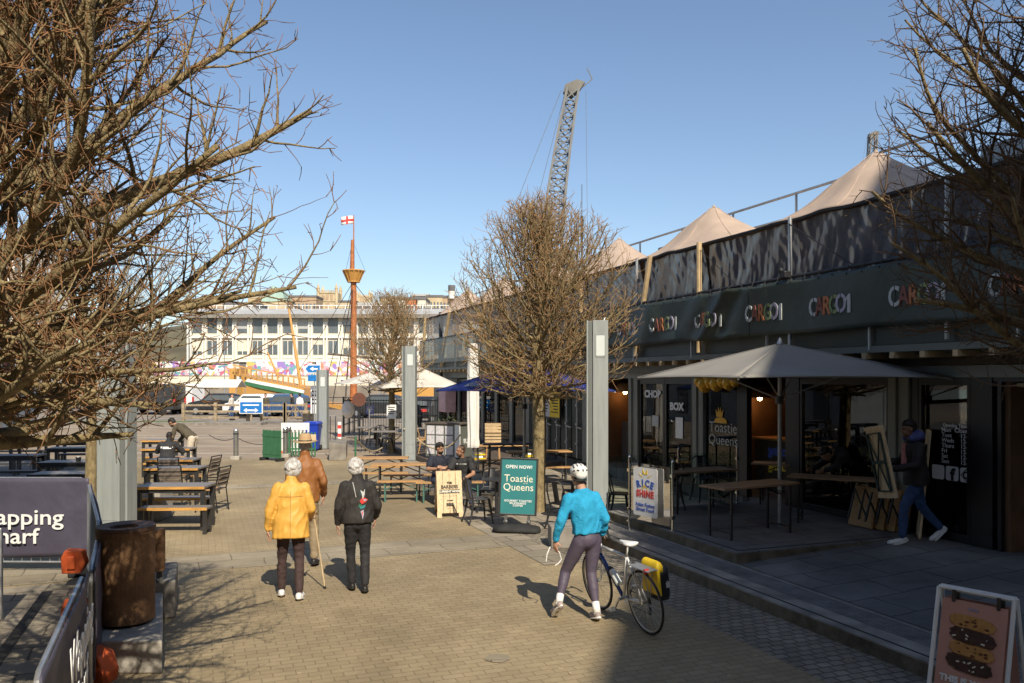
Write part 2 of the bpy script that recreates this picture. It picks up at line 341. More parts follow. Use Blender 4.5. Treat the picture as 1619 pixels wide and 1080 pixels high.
def apply_mods(o):
    dg = bpy.context.evaluated_depsgraph_get(); dg.update()
    me = bpy.data.meshes.new_from_object(o.evaluated_get(dg)); o.modifiers.clear(); o.data = me
    me.polygons.foreach_set('use_smooth', [True] * len(me.polygons)); return o
def fuse(o, vox, sm=4):
    r = o.modifiers.new('r', 'REMESH'); r.mode = 'VOXEL'; r.voxel_size = vox
    if sm:
        q = o.modifiers.new('s', 'SMOOTH'); q.iterations = sm; q.factor = .5
    return apply_mods(o)
def wrinkle(o, amp, sc=(7, 7, 4), seed=0.0):
    me = o.data; cs = [(v.co.copy(), v.normal.copy()) for v in me.vertices]
    for v, (c, n) in zip(me.vertices, cs):
        q = V((c.x * sc[0], c.y * sc[1], c.z * sc[2] + c.x * 3 * math.sin(seed))) + V((seed, seed * .7, 0)); d = 1 - 2 * abs(noise.noise(q)) ** .8; e = noise.noise(q * 2.3)
        v.co = c + n * (amp * (.7 * d + .45 * e - .35))
    return o
def text(st, size, m, parent, loc, rot=(math.pi / 2, 0, 0), name='lettering', bold=0.0, depth=.002, align='CENTER', sx=1.0, space=1.0, shear=0.0):
    cu = bpy.data.curves.new(name, 'FONT'); cu.body = st; cu.size = size; cu.extrude = depth; cu.offset = bold; cu.align_x = align; cu.align_y = 'CENTER'
    cu.space_character = space; cu.shear = shear; cu.resolution_u = 3; cu.space_line = .85
    ob = bpy.data.objects.new(name, cu); C.objects.link(ob)
    me = bpy.data.meshes.new_from_object(ob); bpy.data.objects.remove(ob); bpy.data.curves.remove(cu)
    me.materials.clear(); me.materials.append(M[m] if isinstance(m, str) else m)
    o = bpy.data.objects.new(name, me); C.objects.link(o); o.parent = parent; o.location = loc; o.rotation_euler = rot; o.scale = (sx, 1, 1)
    return o
def struct(o): o['kind'] = 'structure'; return o
# ================================================================ SETTING
def sheet(name, poly, z, m, street=True):
    mb = MB(); mb.add([(x, y, z) for x, y in poly], [tuple(range(len(poly)))])
    return struct(mb.obj(name, m, rotz=TH if street else None))
def slab(name, x0, y0, z0, x1, y1, z1, m, street=True, bevel=0):
    return struct(MB().bb(x0, y0, z0, x1, y1, z1).obj(name, m, rotz=TH if street else None, bevel=bevel))
sheet('ground', [(-3000, -3000), (3000, -3000), (3000, 3000), (-3000, 3000)], -2.4, 'quay', False)
slab('plaza_ground', -60, -40, -2.3, 60, 72, -.02, 'quay', False)
sheet('water', [(-600, 72.2), (600, 72.2), (600, 128), (-600, 128)], -1.5, 'water', False)
slab('far_quay', -300, 128, -2.3, 300, 700, 1.6, 'quay', False)
def yl(v, Y): return (Y - v * math.sin(TH)) / math.cos(TH)
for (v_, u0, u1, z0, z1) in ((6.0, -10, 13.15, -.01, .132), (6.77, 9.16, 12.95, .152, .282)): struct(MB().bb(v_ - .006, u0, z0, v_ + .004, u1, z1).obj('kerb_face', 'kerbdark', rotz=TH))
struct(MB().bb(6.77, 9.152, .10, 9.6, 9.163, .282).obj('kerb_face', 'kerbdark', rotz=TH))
sheet('paving', [(-3.5, -12), (5.1, -12), (5.1, yl(5.1, 27)), (-3.5, yl(-3.5, 27))], 0.0, 'paving')
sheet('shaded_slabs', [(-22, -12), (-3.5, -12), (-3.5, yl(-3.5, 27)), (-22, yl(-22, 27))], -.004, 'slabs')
sheet('stone_band', [(-3.4, 12.0), (4.6, 12.0), (4.6, 13.05), (-3.4, 13.05)], .004, 'stone')
sheet('stone_band', [(-3.4, 20.7), (5.0, 20.7), (5.0, 21.4), (-3.4, 21.4)], .004, 'stone')
sheet('sett_strip', [(5.1, -12), (6.02, -12), (6.02, 13.2), (5.1, 13.2)], .001, 'setts')
sheet('terrace_slabs', [(4.55, 10.6), (5.1, 10.6), (5.1, 13.2), (10.3, 13.2), (10.3, yl(10.3, 27)), (6.1, yl(6.1, 27)), (6.1, 18), (4.55, 15.2)], .008, 'slabs_warm')
sheet('left_slabs', [(-3.4, -12), (-1.0, -12), (-1.0, 11.9), (-3.4, 11.9)], .006, 'slabs_warm')
sheet('drain_channel', [(-1.86, -12), (-1.74, -12), (-1.74, 11.5), (-1.86, 11.5)], .012, 'black_soft')
sheet('road', [(-55, 27), (55, 27), (55, 47), (-55, 47)], -.006, 'road', False)
mb = MB()
for y_, x0, x1 in ((29.2, -15, -6.5), (32.3, -19, -4), (36.9, -22, -1), (38.2, -24, -6), (44.5, -26, 8)):
    mb.add([(x0, y_, 0), (x1, y_ - .3, 0), (x1, y_ - .18, 0), (x0, y_ + .12, 0)], [(0, 1, 2, 3)])
struct(mb.obj('road_line', 'paint'))
slab('verge_kerb', -45, 47, -.05, -14.6, 48.4, .16, 'concrete_dark', False, .03)
slab('verge_kerb', -7, 47, -.05, 40, 47.5, .12, 'concrete_dark', False, .03)
sheet('verge_grass', [(-26, 47.5), (-19, 47.3), (-18, 48.3), (-27, 48.3)], .168, 'grass', False)
mb = MB()
for k in range(10):
    x = -38 + k * 2.6; mb.add([(x, 50, 0), (x + .14, 50, 0), (x + 4.2, 60, 0), (x + 4.06, 60, 0)], [(0, 1, 2, 3)])
struct(mb.obj('parking_line', 'paint'))
# right-hand kerb, ribbed strip, ramp and platform
slab('kerb', 6.0, -10, -.02, 6.77, 13.15, .15, 'kerb', bevel=.012)
mb = MB()
for k in range(7): mb.bb(6.34 + k * .052, -10, .148, 6.364 + k * .052, 12.4, .162)
struct(mb.obj('ribbed_strip', 'ridge', rotz=TH))
mb = MB(); mb.bb(6.10, -10, .149, 6.125, 12.6, .1535)
struct(mb.obj('kerb_inlay', 'black_soft', rotz=TH))
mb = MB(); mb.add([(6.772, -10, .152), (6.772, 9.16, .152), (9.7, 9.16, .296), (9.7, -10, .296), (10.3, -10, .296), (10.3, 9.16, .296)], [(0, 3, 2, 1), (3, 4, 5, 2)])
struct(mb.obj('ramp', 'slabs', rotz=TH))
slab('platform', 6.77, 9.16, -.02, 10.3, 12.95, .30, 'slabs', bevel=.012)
mb = MB(); mb.bb(6.86, 9.25, .298, 6.89, 12.85, .304).bb(6.89, 9.25, .298, 9.6, 9.28, .304)
struct(mb.obj('platform_inlay', 'black_soft', rotz=TH))
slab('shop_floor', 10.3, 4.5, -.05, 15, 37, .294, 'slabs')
slab('timber_deck', 6.5, 22.3, -.02, 10.2, 31.5, .17, 'wood_dark')

# ================================================================ SHOP ROW (street frame: x = v, y = u)
shop = thing('shop_row', 'long two level row of dark container shops and cafes along the right side', 'building', (0, 0, 0), TH)
VF = 10.2
def sb(name, m, *bs, parent=shop, bevel=0):
    mb = MB()
    for b in bs: mb.bb(*b)
    return mb.obj(name, m, parent, bevel=bevel)
sb('wall', 'interior', (14.4, 4.5, .3, 14.6, 37, 5.7))
for u in (4.6, 7.9, 12.12, 15.15, 18.0, 20.7, 25.0): sb('wall', 'interior_warm', (VF + .05, u - .05, .3, 14.4, u + .05, 2.9))
sb('wall', 'fascia', (VF, 36.8, .3, 14.6, 37, 3.4))
sb('ceiling', 'interior', (VF - .1, 4.5, 2.86, 14.6, 37, 2.96))
sb('terrace_floor', 'fascia', (9.55, 4.5, 3.06, 14.6, 37, 3.16))
mb = MB()
for k in range(60): mb.bb(9.5, 4.8 + k * .54, 2.965, 10.6, 4.88 + k * .54, 3.055)
mb.obj('joists', 'pole_wood', shop)
sb('gap_filler', 'container', (9.62, 4.5, 3.17, 9.66, 36.9, 3.55))  # added dark strip that keeps the see-through gap under the screen dark
sb('upper_wall', 'container', (12.9, 4.5, 3.16, 13.0, 37, 5.7))
sb('roof', 'container', (12.6, 4.5, 5.7, 14.8, 37, 5.85))
# fascia boards
for u0, u1, z0, z1, v in ((4.5, 7.9, 3.02, 3.45, 9.92), (7.91, 11.9, 3.02, 3.45, 9.92), (11.91, 15.1, 3.02, 3.45, 9.92), (15.12, 18.4, 2.82, 3.08, 10.0), (18.41, 24.9, 2.82, 3.08, 10.0), (24.92, 31.0, 2.72, 3.40, 9.95), (31.01, 37.0, 2.72, 3.40, 9.95)):
    sb('fascia_board', 'fascia', (v, u0, z0, v + .08, u1, z1), bevel=.006)
sb('header', 'frame_grey', (VF - .04, 4.5, 2.68, VF + .1, 24.9, 2.85))
sb('soffit_beam', 'honey', (10.35, 15.2, 3.10, 10.5, 25, 3.32))
for u0, u1 in ((9.45, 9.85), (14.93, 15.33), (17.76, 18.22), (20.62, 20.9), (24.95, 25.2)):
    sb('pillar', 'frame_grey', (VF - .06, u0, .3, VF + .16, u0 + .15, 2.68), (VF - .02, u0 + .15, .3, VF + .16, u1 - .15, 2.68), (VF - .06, u1 - .15, .3, VF + .16, u1, 2.68), bevel=.006)
for u0, u1 in ((11.93, 12.3), (8.06, 8.4)):
    sb('pillar', 'frame', (VF - .03, u0, .3, VF + .16, u1, 2.68), bevel=.006)
def pane(u0, u1, z0=.36, z1=2.62, mull=0, name='window', v=VF, fr='frame', t=.055, kick=0):
    mb = MB(); mb.bb(v - .02, u0, z0 - .06, v + .06, u1, z0 + t + kick).bb(v - .02, u0, z1 - t, v + .06, u1, z1 + .06)
    mb.bb(v - .02, u0, z0 + t + kick, v + .06, u0 + t, z1 - t).bb(v - .02, u1 - t, z0 + t + kick, v + .06, u1, z1 - t)
    for k in range(mull):
        um = u0 + (u1 - u0) * (k + 1) / (mull + 1); mb.bb(v - .015, um - t / 2, z0 + t + kick, v + .055, um + t / 2, z1 - t)
    o = mb.obj(name, fr, shop, bevel=.004)
    MB().bb(v + .016, u0 + t, z0 + t + kick, v + .022, u1 - t, z1 - t).obj('pane', 'glass', o); return o
RT = (math.pi / 2, 0, -math.pi / 2)
d1 = pane(15.36, 16.55, name='door', t=.08); d2 = pane(16.56, 17.74, name='door', t=.08)
text('CHOP', .235, 'letter', d2, (VF - .008, 17.12, 2.29), RT, bold=.012, sx=1.15)
text('BOX', .235, 'letter', d1, (VF - .008, 16.05, 2.02), RT, bold=.012, sx=1.15)
MB().bb(VF - .004, 15.8, 1.3, VF + .002, 16.1, 1.78).obj('notice', 'letter', d1)
MB().bb(VF - .004, 16.85, 1.52, VF + .002, 17.15, 1.78).obj('notice', 'letter_grey', d2)
w1 = pane(13.72, 14.92)
text('Toastie\nQueens', .31, 'letter_grey', w1, (VF - .006, 14.28, 1.50), RT, bold=-.003, sx=1.05)
CK = .62; mb = MB(); cy, cz = 14.40, 1.86                                   # crown over the name on the glass
pts = [(-.17, 0), (.17, 0), (.22, .26), (.10, .13), (.06, .34), (0, .15), (-.06, .34), (-.10, .13), (-.22, .26)]
mb.prism([(VF - .008, cy - a * CK, cz + b * CK) for a, b in pts], (.006, 0, 0))
mb.prism([(VF - .008, cy - .04 - .22 * math.cos(a / 9 * math.pi), cz - .13 + .12 * abs(math.sin(a / 9 * math.pi)) ** .6) for a in range(10)], (.006, 0, 0))
mb.obj('emblem', 'gold', w1)
sb('frame_post', 'frame', (VF - .02, 13.46, .3, VF + .1, 13.71, 2.68))
sb('frame_post', 'frame', (VF - .02, 9.31, .3, VF + .1, 9.44, 2.68))
w2 = pane(9.86, 11.92); w3 = pane(8.41, 9.3)
def pendant(v, u, z, lab):
    t = thing('pendant_lamp', lab, 'lamp', S(v, u, z), 0)
    mb = MB(); mb.lathe([(.05, .16), (.20, .13), (.27, .02), (.26, -.08), (.24, -.1), (.255, .0), (.19, .11), (.05, .14)], 20); mb.obj('shade', mat('wicker', (.34, .17, .06), .8, .4, 30), t)
    MB().ball((0, 0, -.115), .055, 10, 8).obj('bulb', glow('warm_bulb', (1, .55, .2), 38), t, smooth=True)
    MB().tube([(0, 0, .15), (0, 0, 2.84 - z)], .006, 5).obj('cord', 'black', t)
# open doorway with boards seen inside
sb('counter', 'wood_dark', (11.4, 12.4, .3, 11.9, 14.8, 1.35), (11.1, 15.4, .3, 11.6, 17.6, 1.3), (11.2, 18.1, .3, 11.7, 20.5, 1.45))
sb('counter_top', 'wood', (11.3, 12.4, 1.35, 11.95, 14.8, 1.39), (11.0, 15.4, 1.3, 11.65, 17.6, 1.34), (13.0, 12.3, 2.0, 13.4, 14.0, 2.04))
sb('counter', 'honey', (10.9, 18.35, .3, 11.0, 19.4, 1.45))
# words on the open doorway boards
for st, m_, z in (('Sizzling', 'letter_blue', 1.24), ('Sizzling', 'yellow', .95)):      # seen from behind: mirrored
    text(st, .27, m_, shop, (VF + .35, 12.88, z), (math.pi / 2, 0, math.pi / 2), bold=.008)
# opening times, social icons, papers and yellow wet floor sign behind glass
text('Opening Times', .070, 'letter', w3, (VF - .006, 8.66, 1.98), RT, bold=.002)
text('Mon\nTues\nWeds\nThurs\nFri\nSat\nSun', .09, 'letter', w3, (VF - .006, 8.90, 1.68), RT, bold=.001, align='LEFT')
text('Closed\n12-9\n12-9\n12-9\n12-9\n12-9\n12-6', .09, 'letter', w3, (VF - .006, 8.42, 1.68), RT, bold=.001, align='RIGHT')
def rrect(cx, cy, hw, hh, r, n=4):
    o = []
    for (sx, sy, a0) in ((1, 1, 0), (-1, 1, 90), (-1, -1, 180), (1, -1, 270)):
        for k in range(n + 1):
            a = R(a0 + 90 * k / n); o.append((cx + sx * (hw - r) + r * math.cos(a), cy + sy * (hh - r) + r * math.sin(a)))
    return o
for cy, kind in ((8.72, 'f'), (8.48, 'c'), (8.96, 't')):
    MB().prism([(VF - .008, a, b) for a, b in rrect(cy, 1.28, .105, .105, .03)], (.005, 0, 0)).obj('icon', 'letter', w3)
    if kind == 'f': text('f', .23, 'ink', w3, (VF - .012, cy - .01, 1.26), RT, bold=.012)
    if kind == 'c':
        mb = MB(); mb.ring((VF - .010, cy, 1.28), .045, .012, 'X', 20, 4); mb.ring((VF - .010, cy, 1.28), .085, .008, 'X', 4, 4); mb.ball((VF - .01, cy - .06, 1.34), .012, 6, 4); mb.obj('icon_mark', 'ink', w3)
sb('paper', 'poster_grey', (VF + .1, 8.5, .98, VF + .105, 9.0, 1.16), (VF + .12, 8.47, .66, VF + .125, 9.2, .92), (VF + .14, 8.47, .36, VF + .145, 8.65, .64), parent=w3)
mb = MB(); mb.bar((10.5, 8.8, .31), (10.6, 8.8, .9), .02, .30).bar((10.75, 8.8, .31), (10.62, 8.8, .9), .02, .30)
tag(mb.obj('floor_sign', 'yellow', rotz=TH), 'yellow folding floor sign behind the opening times window', 'floor sign')
# door frames far right
sb('door_frame', 'frame', (VF - .02, 7.93, .3, VF + .1, 7.99, 2.62), (VF - .02, 4.6, 2.62, VF + .1, 8.05, 2.68))
t = thing('bar_stool', 'black bar stool just inside the open doorway at the right edge', 'stool', S(11.5, 7.2, .3)); MB().lathe([(.16, .72), (.17, .74), (.16, .77)], 16).obj('seat', 'black', t)
for a in range(4): MB().tube([(.1 * math.cos(a * 1.571), .1 * math.sin(a * 1.571), .72), (.2 * math.cos(a * 1.571), .2 * math.sin(a * 1.571), 0)], .014, 6).obj('leg', 'black', t)
sb('wall', 'honey', (12.6, 5.0, .3, 12.65, 7.8, 1.2), (VF + .1, 4.9, .297, 13, 7.7, .302))
mb = MB()
for k in range(14): mb.bb(13.0, 5.0 + k * .2, 1.2, 13.05, 5.16 + k * .2, 2.8)
mb.obj('slat_wall', 'interior_warm', shop)
# middle units beyond the green container doors
u = 25.25
for k in range(7):
    pane(u, u + 1.28, mull=0, fr='frame', t=.07); sb('pillar', 'frame_grey', (VF - .05, u + 1.29, .3, VF + .12, u + 1.55, 2.72)); u += 1.56
sb('wall', 'frame_grey', (VF - .02, u, .3, VF + .1, 36.8, 2.72))
MB().bb(VF - .55, 33.2, 1.25, VF - .06, 34.2, 2.35).obj('hatch', mat('pink_hatch', (.72, .45, .44), .6), shop, bevel=.02)
sb('menu_shutter', 'frame', (VF - .1, 32.9, 2.36, VF - .05, 36.4, 2.7))
# green container doors with locking bars
cd = MB()
for k in range(5):
    u0 = 20.95 + k * .78; cd.bb(VF - .03, u0, .36, VF + .05, u0 + .7, 2.66).bb(VF - .06, u0 + .3, .36, VF - .03, u0 + .4, 2.66)
co = cd.obj('container_door', 'container', shop, bevel=.01)
for k in range(5):
    uu = 21.15 + k * .72
    mb = MB(); mb.tube([(VF - .10, uu, .38), (VF - .10, uu, 2.62)], .028, 8)
    for z in (.8, 1.35, 1.9, 2.4): mb.bb(VF - .14, uu - .05, z - .03, VF - .06, uu + .05, z + .03)
    mb.bar((VF - .13, uu, 1.28), (VF - .15, uu - .42, 1.25), .03); mb.obj('locking_bar', 'galv', co)
ps = thing('poster_panel', 'white printed poster with yellow side strip on dark green container doors', 'poster', S(VF - .17, 22.9, 2.0), TH)
MB().bb(-.02, -.75, -.55, .02, .95, .55).obj('backing', 'black', ps); MB().bb(-.026, .02, -.5, -.02, .9, .5).obj('print', 'poster_grey', ps); MB().bb(-.028, -.72, -.5, -.02, .02, .5).obj('strip', 'yellow', ps)
mb = MB()
for k in range(9): mb.bb(-.031, .12 + (k % 3) * .05, .36 - k * .09, -.027, .78 - (k * 7 % 4) * .06, .40 - k * .09); mb.bb(-.033, -.62, .36 - k * .09, -.029, -.1 - (k * 5 % 4) * .06, .39 - k * .09)
mb.obj('print_lines', 'charcoal', ps)
# balloons over the toastie window
for k, (du, dz, r) in enumerate(((0, 0, .15), (.22, .03, .13), (.42, -.02, .16), (.62, .05, .12), (-.2, .05, .12), (-.42, .02, .14), (.3, .15, .11), (-.62, .04, .10))):
    tag(MB().ball((0, 0, 0), (r, r, r * 1.12), 14, 10).obj('balloon', 'gold', smooth=True, loc=S(VF - .25, 14.15 + du, 2.56 + dz)), 'gold balloon in the garland over the toastie window', 'balloon', 'gold balloons over the cafe window')
# hanging greenery and lamps inside the big window
def shelf_unit(u0, u1, v, z, seed):
    r_ = random.Random(seed); t = MB().bb(v, u0, z, v + .3, u1, z + .03).obj('shelf', 'wood', shop)
    for i, m_ in enumerate(('letter_cream', 'honey', 'green_paint', 'letter_red', 'teal_sign')):
        mb = MB(); u = u0 + .06 + i * .03
        while u < u1 - .05: mb.lathe([(.035, .03), (.035, .2), (.014, .25), (.014, .30)], 8, (v + .14, u, z)); u += r_.uniform(.2, .5)
        mb.obj('bottles', m_, t)['kind'] = 'stuff'
for q in ((15.5, 17.6, 13.9, 1.75, 1), (15.5, 17.6, 13.9, 2.2, 2), (12.5, 14.8, 13.9, 1.7, 3), (8.2, 9.3, 12.8, 1.6, 4), (10.0, 11.8, 13.6, 1.7, 5)): shelf_unit(*q)
pendant(11.5, 14.75, 2.35, 'added wicker pendant lamp lighting the inside of the toastie cafe'); pendant(11.2, 20.3, 2.4, 'added pendant lamp lighting the inside of the serving doorway')  # both lamps are added to brighten the dark interiors
pendant(11.3, 11.57, 2.48, 'wicker pendant lamp glowing behind the big window by the grey parasol')
pendant(10.9, 9.54, 2.40, 'wicker pendant lamp glowing above the opening times lettering')
for v, u_, z in ((10.7, 9.5, 2.47), (10.9, 9.3, 2.50), (11.2, 9.6, 2.46), (11.0, 16.8, 2.24), (10.75, 9.75, 2.49)):
    tag(MB().ball((0, 0, 0), .022, 8, 6).obj('fairy_light', glow('fairy_bulb', (1, .6, .25), 14), smooth=True, loc=S(v, u_, z)), 'tiny warm bulb glowing inside the shop windows', 'light', 'small bulbs inside the shops')
mb = MB(); rnd = random.Random(3)
for k in range(700):
    c = V((10.6 + rnd.random() * .5, 9.9 + rnd.random() * 1.9, 2.74 - abs(rnd.gauss(0, .04)))); a = rnd.random() * 6.3; e = V((math.cos(a), math.sin(a), rnd.uniform(-.9, .2))) * .07; f = V((-e.y, e.x, rnd.uniform(-.03, .03))) * .5
    mb.add([c, c + e + f, c + e * 1.6, c + e - f], [(0, 1, 2, 3)])
tag(mb.obj('hanging_plant', mat('trailing_leaves', (.05, .07, .025), .8, .4, 20), rotz=TH), 'green trailing plant hung along the top inside the big window', 'plant')

# ---- upper terrace: rails, banner, sheets, tent
for lvl, (u0, u1) in enumerate(((4.6, 36.8),)):
    t = thing('terrace_rail', 'black scaffold rail along the upper terrace above the green banner', 'railing', (0, 0, 0), TH)
    MB().tube([(9.5, u0, 4.42), (9.5, u1, 4.42)], .03, 8).obj('top_rail', 'black', t); MB().tube([(9.52, u0, 3.48), (9.52, u1, 3.48)], .025, 8).obj('bottom_rail', 'black', t)
    for k in range(14): MB().tube([(9.56, u0 + .2 + k * 2.42, 3.1), (9.56, u0 + .2 + k * 2.42, 4.44)], .025, 6).obj('post', 'galv', t)
rb = random.Random(5)
def ban(a, b, u0=5.5, u1=20.4):
    u = u0 + (u1 - u0) * a; z = 3.44 + .93 * b
    wv = .035 * math.sin(u * 2.1 + z * 1.5) + .06 * max(0, noise.noise(V((u * 1.1, z * 1.2, 3)))) * (1 if u < 12 else 2.2)
    if 12.3 < u < 14.8: wv += .10 * math.exp(-((u - 13.5 + (z - 3.9) * 1.0) / .22) ** 2) - .05 * math.exp(-((u - 13.0 + (z - 3.9) * .8) / .2) ** 2)
    zz = z + (.05 * noise.noise(V((u * .7, 1, 1))) if b < .5 else 0) - (.035 * math.sin((u - u0) * 2.6) ** 2 if b > .95 else 0)
    return V((9.44 - wv, u, zz))
bn = MB().grid(ban, 220, 12).obj('banner', 'banner', smooth=True, rotz=TH, thick=.006)
tag(bn, 'long dark green cloth banner repeating coloured stencil lettering along the upper terrace', 'banner')
LC = ['letter_grey', 'letter_brown', 'letter_orange', 'letter_green', 'letter_lilac', 'letter_grey']
for uc in (18.75, 17.05, 15.35, 13.68, 12.0, 10.32, 8.66, 7.0):
    for k, ch in enumerate('CARGO1'):
        ul = uc + .40 - k * .165; p = ban((ul - 5.5) / 14.9, .43)
        if ch == '1': MB().prism([(p.x - .02, ul - a, p.z + b_) for a, b_ in ((-.025, -.15), (.035, -.15), (.035, .14), (0, .14), (-.07, .07), (-.07, .02), (-.025, .06))], (.016, 0, 0)).obj('lettering', LC[k], bn)
        else: text(ch, .41, LC[k], bn, (p.x - .012, ul, p.z), RT, bold=.010, sx=.70, depth=.008)
    mb = MB()                                            # stencil bridges across the letters
    for k in (0, 3, 4): ul = uc + .40 - k * .165; p = ban((ul - 5.5) / 14.9, .43); mb.box((p.x - .021, ul + (.012 if k else -.01), p.z), (.004, .014, .36), rx=R(4))
    mb.obj('stencil_gap', 'banner', bn)
mb = MB()
for k in range(44): u = 5.6 + k * .335; p = ban((u - 5.5) / 14.9, 1.0); mb.tube([p - V((.008, 0, .04)), (9.47, u + .02, 4.45), p - V((-.02, -.03, .04))], .006, 4).ring(p - V((.008, 0, .04)), .014, .004, 'X', 8, 4)
for k in range(3): mb.tube([ban((7.8 + k * 4.6 - 5.5) / 14.9, j / 10) - V((.006, 0, 0)) for j in range(11)], .004, 4)
mb.obj('lacing', 'charcoal', bn)
sc_ = MB().grid(lambda a, b: V((9.45 + .03 * math.sin(a * 60), 20.5 + 16.2 * a, 3.37 + 1.02 * b)), 120, 4).obj('screen', 'mesh_screen', smooth=True, rotz=TH)
tag(sc_, 'dark glassy screen sheet along the far end of the upper terrace', 'screen')
PEAKS = [(11.0, u_, 1.15) for u_ in (6.4, 10.95, 15.75, 20.3, 24.9, 29.6, 34.2)]
def tentz(v, u):
    z = 5.42 + .035 * math.sin((u - 8.6) * math.pi * 2 / 4.65 + 1.5) * max(0, (11 - v) / 1.4)
    if v < 9.9: z -= (9.9 - v) * .35
    for pv, pu, h in PEAKS:
        d = math.hypot((v - pv) * 1.0, (u - pu) * .85); z = max(z, 5.42 + 1.22 * max(0, 1 - d / 2.7) ** 1.9 * min(1, max(0, (v - 9.55) / .9)) ** .7 + (.02 if d < .12 else 0) - .02 * math.sin(math.atan2(v - pv, u - pu) * 8) * min(1, d))
    if v > 12.0: z -= (v - 12.0) * .2
    return z
tent = MB().grid(lambda a, b: V((9.58 + 3.4 * b, 4.8 + 32 * a, tentz(9.58 + 3.4 * b, 4.8 + 32 * a))), 260, 30).obj('stretch_tent', 'tent', smooth=True, rotz=TH, thick=.012)
tag(tent, 'beige stretch tent with a row of pointed peaks over the upper terrace', 'tent')
mb = MB()
for i in range(130):
    u0 = 4.8 + 32 * i / 130; u1 = u0 + 32 / 130
    mb.bar((9.58, u0, tentz(9.58, u0) - .02), (9.58, u1, tentz(9.58, u1) - .02), .03, .045)
mb.obj('hem', 'charcoal', tent)
for pv, pu, h in PEAKS:
    mb = MB()
    for k in range(8):
        a = R(22 + 45 * k); mb.tube([V((pv + math.cos(a) * r, pu + math.sin(a) * r, tentz(pv + math.cos(a) * r, pu + math.sin(a) * r) + .010)) for r in [.1 + .2 * i for i in range(10)] if 9.6 < pv + math.cos(a) * r < 12.7], .007, 4)
    mb.obj('seam', 'tent', tent)
for pv, pu, h in PEAKS: MB().lathe([(.045, -.03), (.03, .01), (.01, .03)], 10, (pv, pu, tentz(pv, pu) - .02)).obj('peak_cap', 'tent', tent)
for (u0, u1, s_, lab) in ((4.9, 8.2, 1, 'nearest'), (8.25, 11.35, 2, 'second'), (11.42, 14.0, 3, 'third'), (14.2, 16.6, 4, 'fourth'), (16.8, 19.6, 5, 'fifth'), (19.8, 23, 6, 'sixth'), (23.2, 27.5, 7, 'seventh'), (27.7, 32, 8, 'eighth'), (32.2, 36.6, 9, 'farthest')):
    def pl(a, b, u0=u0, u1=u1, s_=s_):
        u = u0 + (u1 - u0) * a; sl_ = (1 - b) * .30 * (a - .4)
        return V((9.81 - .15 * b + .010 * math.sin(a * 23 + b * 6 + s_) * (.4 + .6 * b) + .008 * noise.noise(V((u * .9, b * 1.3, s_))) + .016 * abs(noise.noise(V((u * 4 + b * 2.5 * math.sin(s_), b * 1.4, s_ + 4)))) + .006 * noise.noise(V((u * 12 + b * 4, b * 4, s_))) + .02 * math.sin(a * 60 + 3 * math.sin(b * 5)) * noise.noise(V((u * 2, b * 3, s_ + 9))), u + sl_ * .6, 4.3 + (tentz(9.6, u) - 4.42) * b + .06))
    tag(MB().grid(pl, 150, 26).obj('plastic_sheet', 'plastic', smooth=True, rotz=TH), lab.capitalize() + ' clear plastic side sheet under the tent edge, counting from the right', 'plastic sheet', 'plastic sheets closing the upper terrace')
for (u0, u1, lean, m_, r, lab) in ((11.40, 11.40, 0, 'galv', .035, 'steel scaffold post standing over the grey parasol'), (14.15, 14.15, 0, 'pole_wood', .055, 'pale wooden pole between the lit plastic sheets'), (16.70, 16.70, 0, 'galv', .035, 'steel post beside the slanting timber at the third sheet'), (16.1, 16.75, 1, 'pole_wood', .06, 'slanting pale timber prop under the tent beside a steel post'), (19.7, 19.7, 0, 'pole_wood', .05, 'pale wooden pole behind the tree crown'), (8.22, 8.22, 0, 'galv', .035, 'steel post behind the bare tree at right'),
    (23.1, 24.1, 1, 'pole_wood', .07, 'slanting timber prop behind the middle tree crown'), (27.6, 28.9, 1, 'pole_wood', .07, 'slanting timber prop left of the tree crown'), (32.1, 33.4, 1, 'pole_wood', .07, 'slanting timber prop near the far end of the terrace'), (36.0, 36.5, 1, 'pole_wood', .07, 'last timber prop at the far end of the terrace')):
    tag(MB().tube([(9.525, u1, 3.2), (9.525, u0, tentz(9.6, u0) + .02)], r, 8).obj('tent_pole', m_, rotz=TH), lab, 'pole', 'poles holding the tent')
mb = MB(); mb.tube([(9.50, 11.4, 5.35), (9.50, 9.6, 4.25)], .012, 5).tube([(9.5, 8.25, 5.3), (9.5, 9.4, 4.3)], .008, 5).tube([(9.52, 14.1, 5.3), (9.5, 12.8, 4.4)], .006, 5)
tag(mb.obj('guy_strap', 'black', rotz=TH), 'dark slanting straps tying the tent edge to the rail', 'strap')
tag(MB().box((0, 0, 0), (.14, .16, .12)).ball((-.05, .05, .08), .05, 8, 6).obj('spotlight', 'black', loc=S(9.42, 11.4, 4.46), rotz=TH, bevel=.02), 'small black spotlight clamped to the rail at the steel scaffold post', 'spotlight')
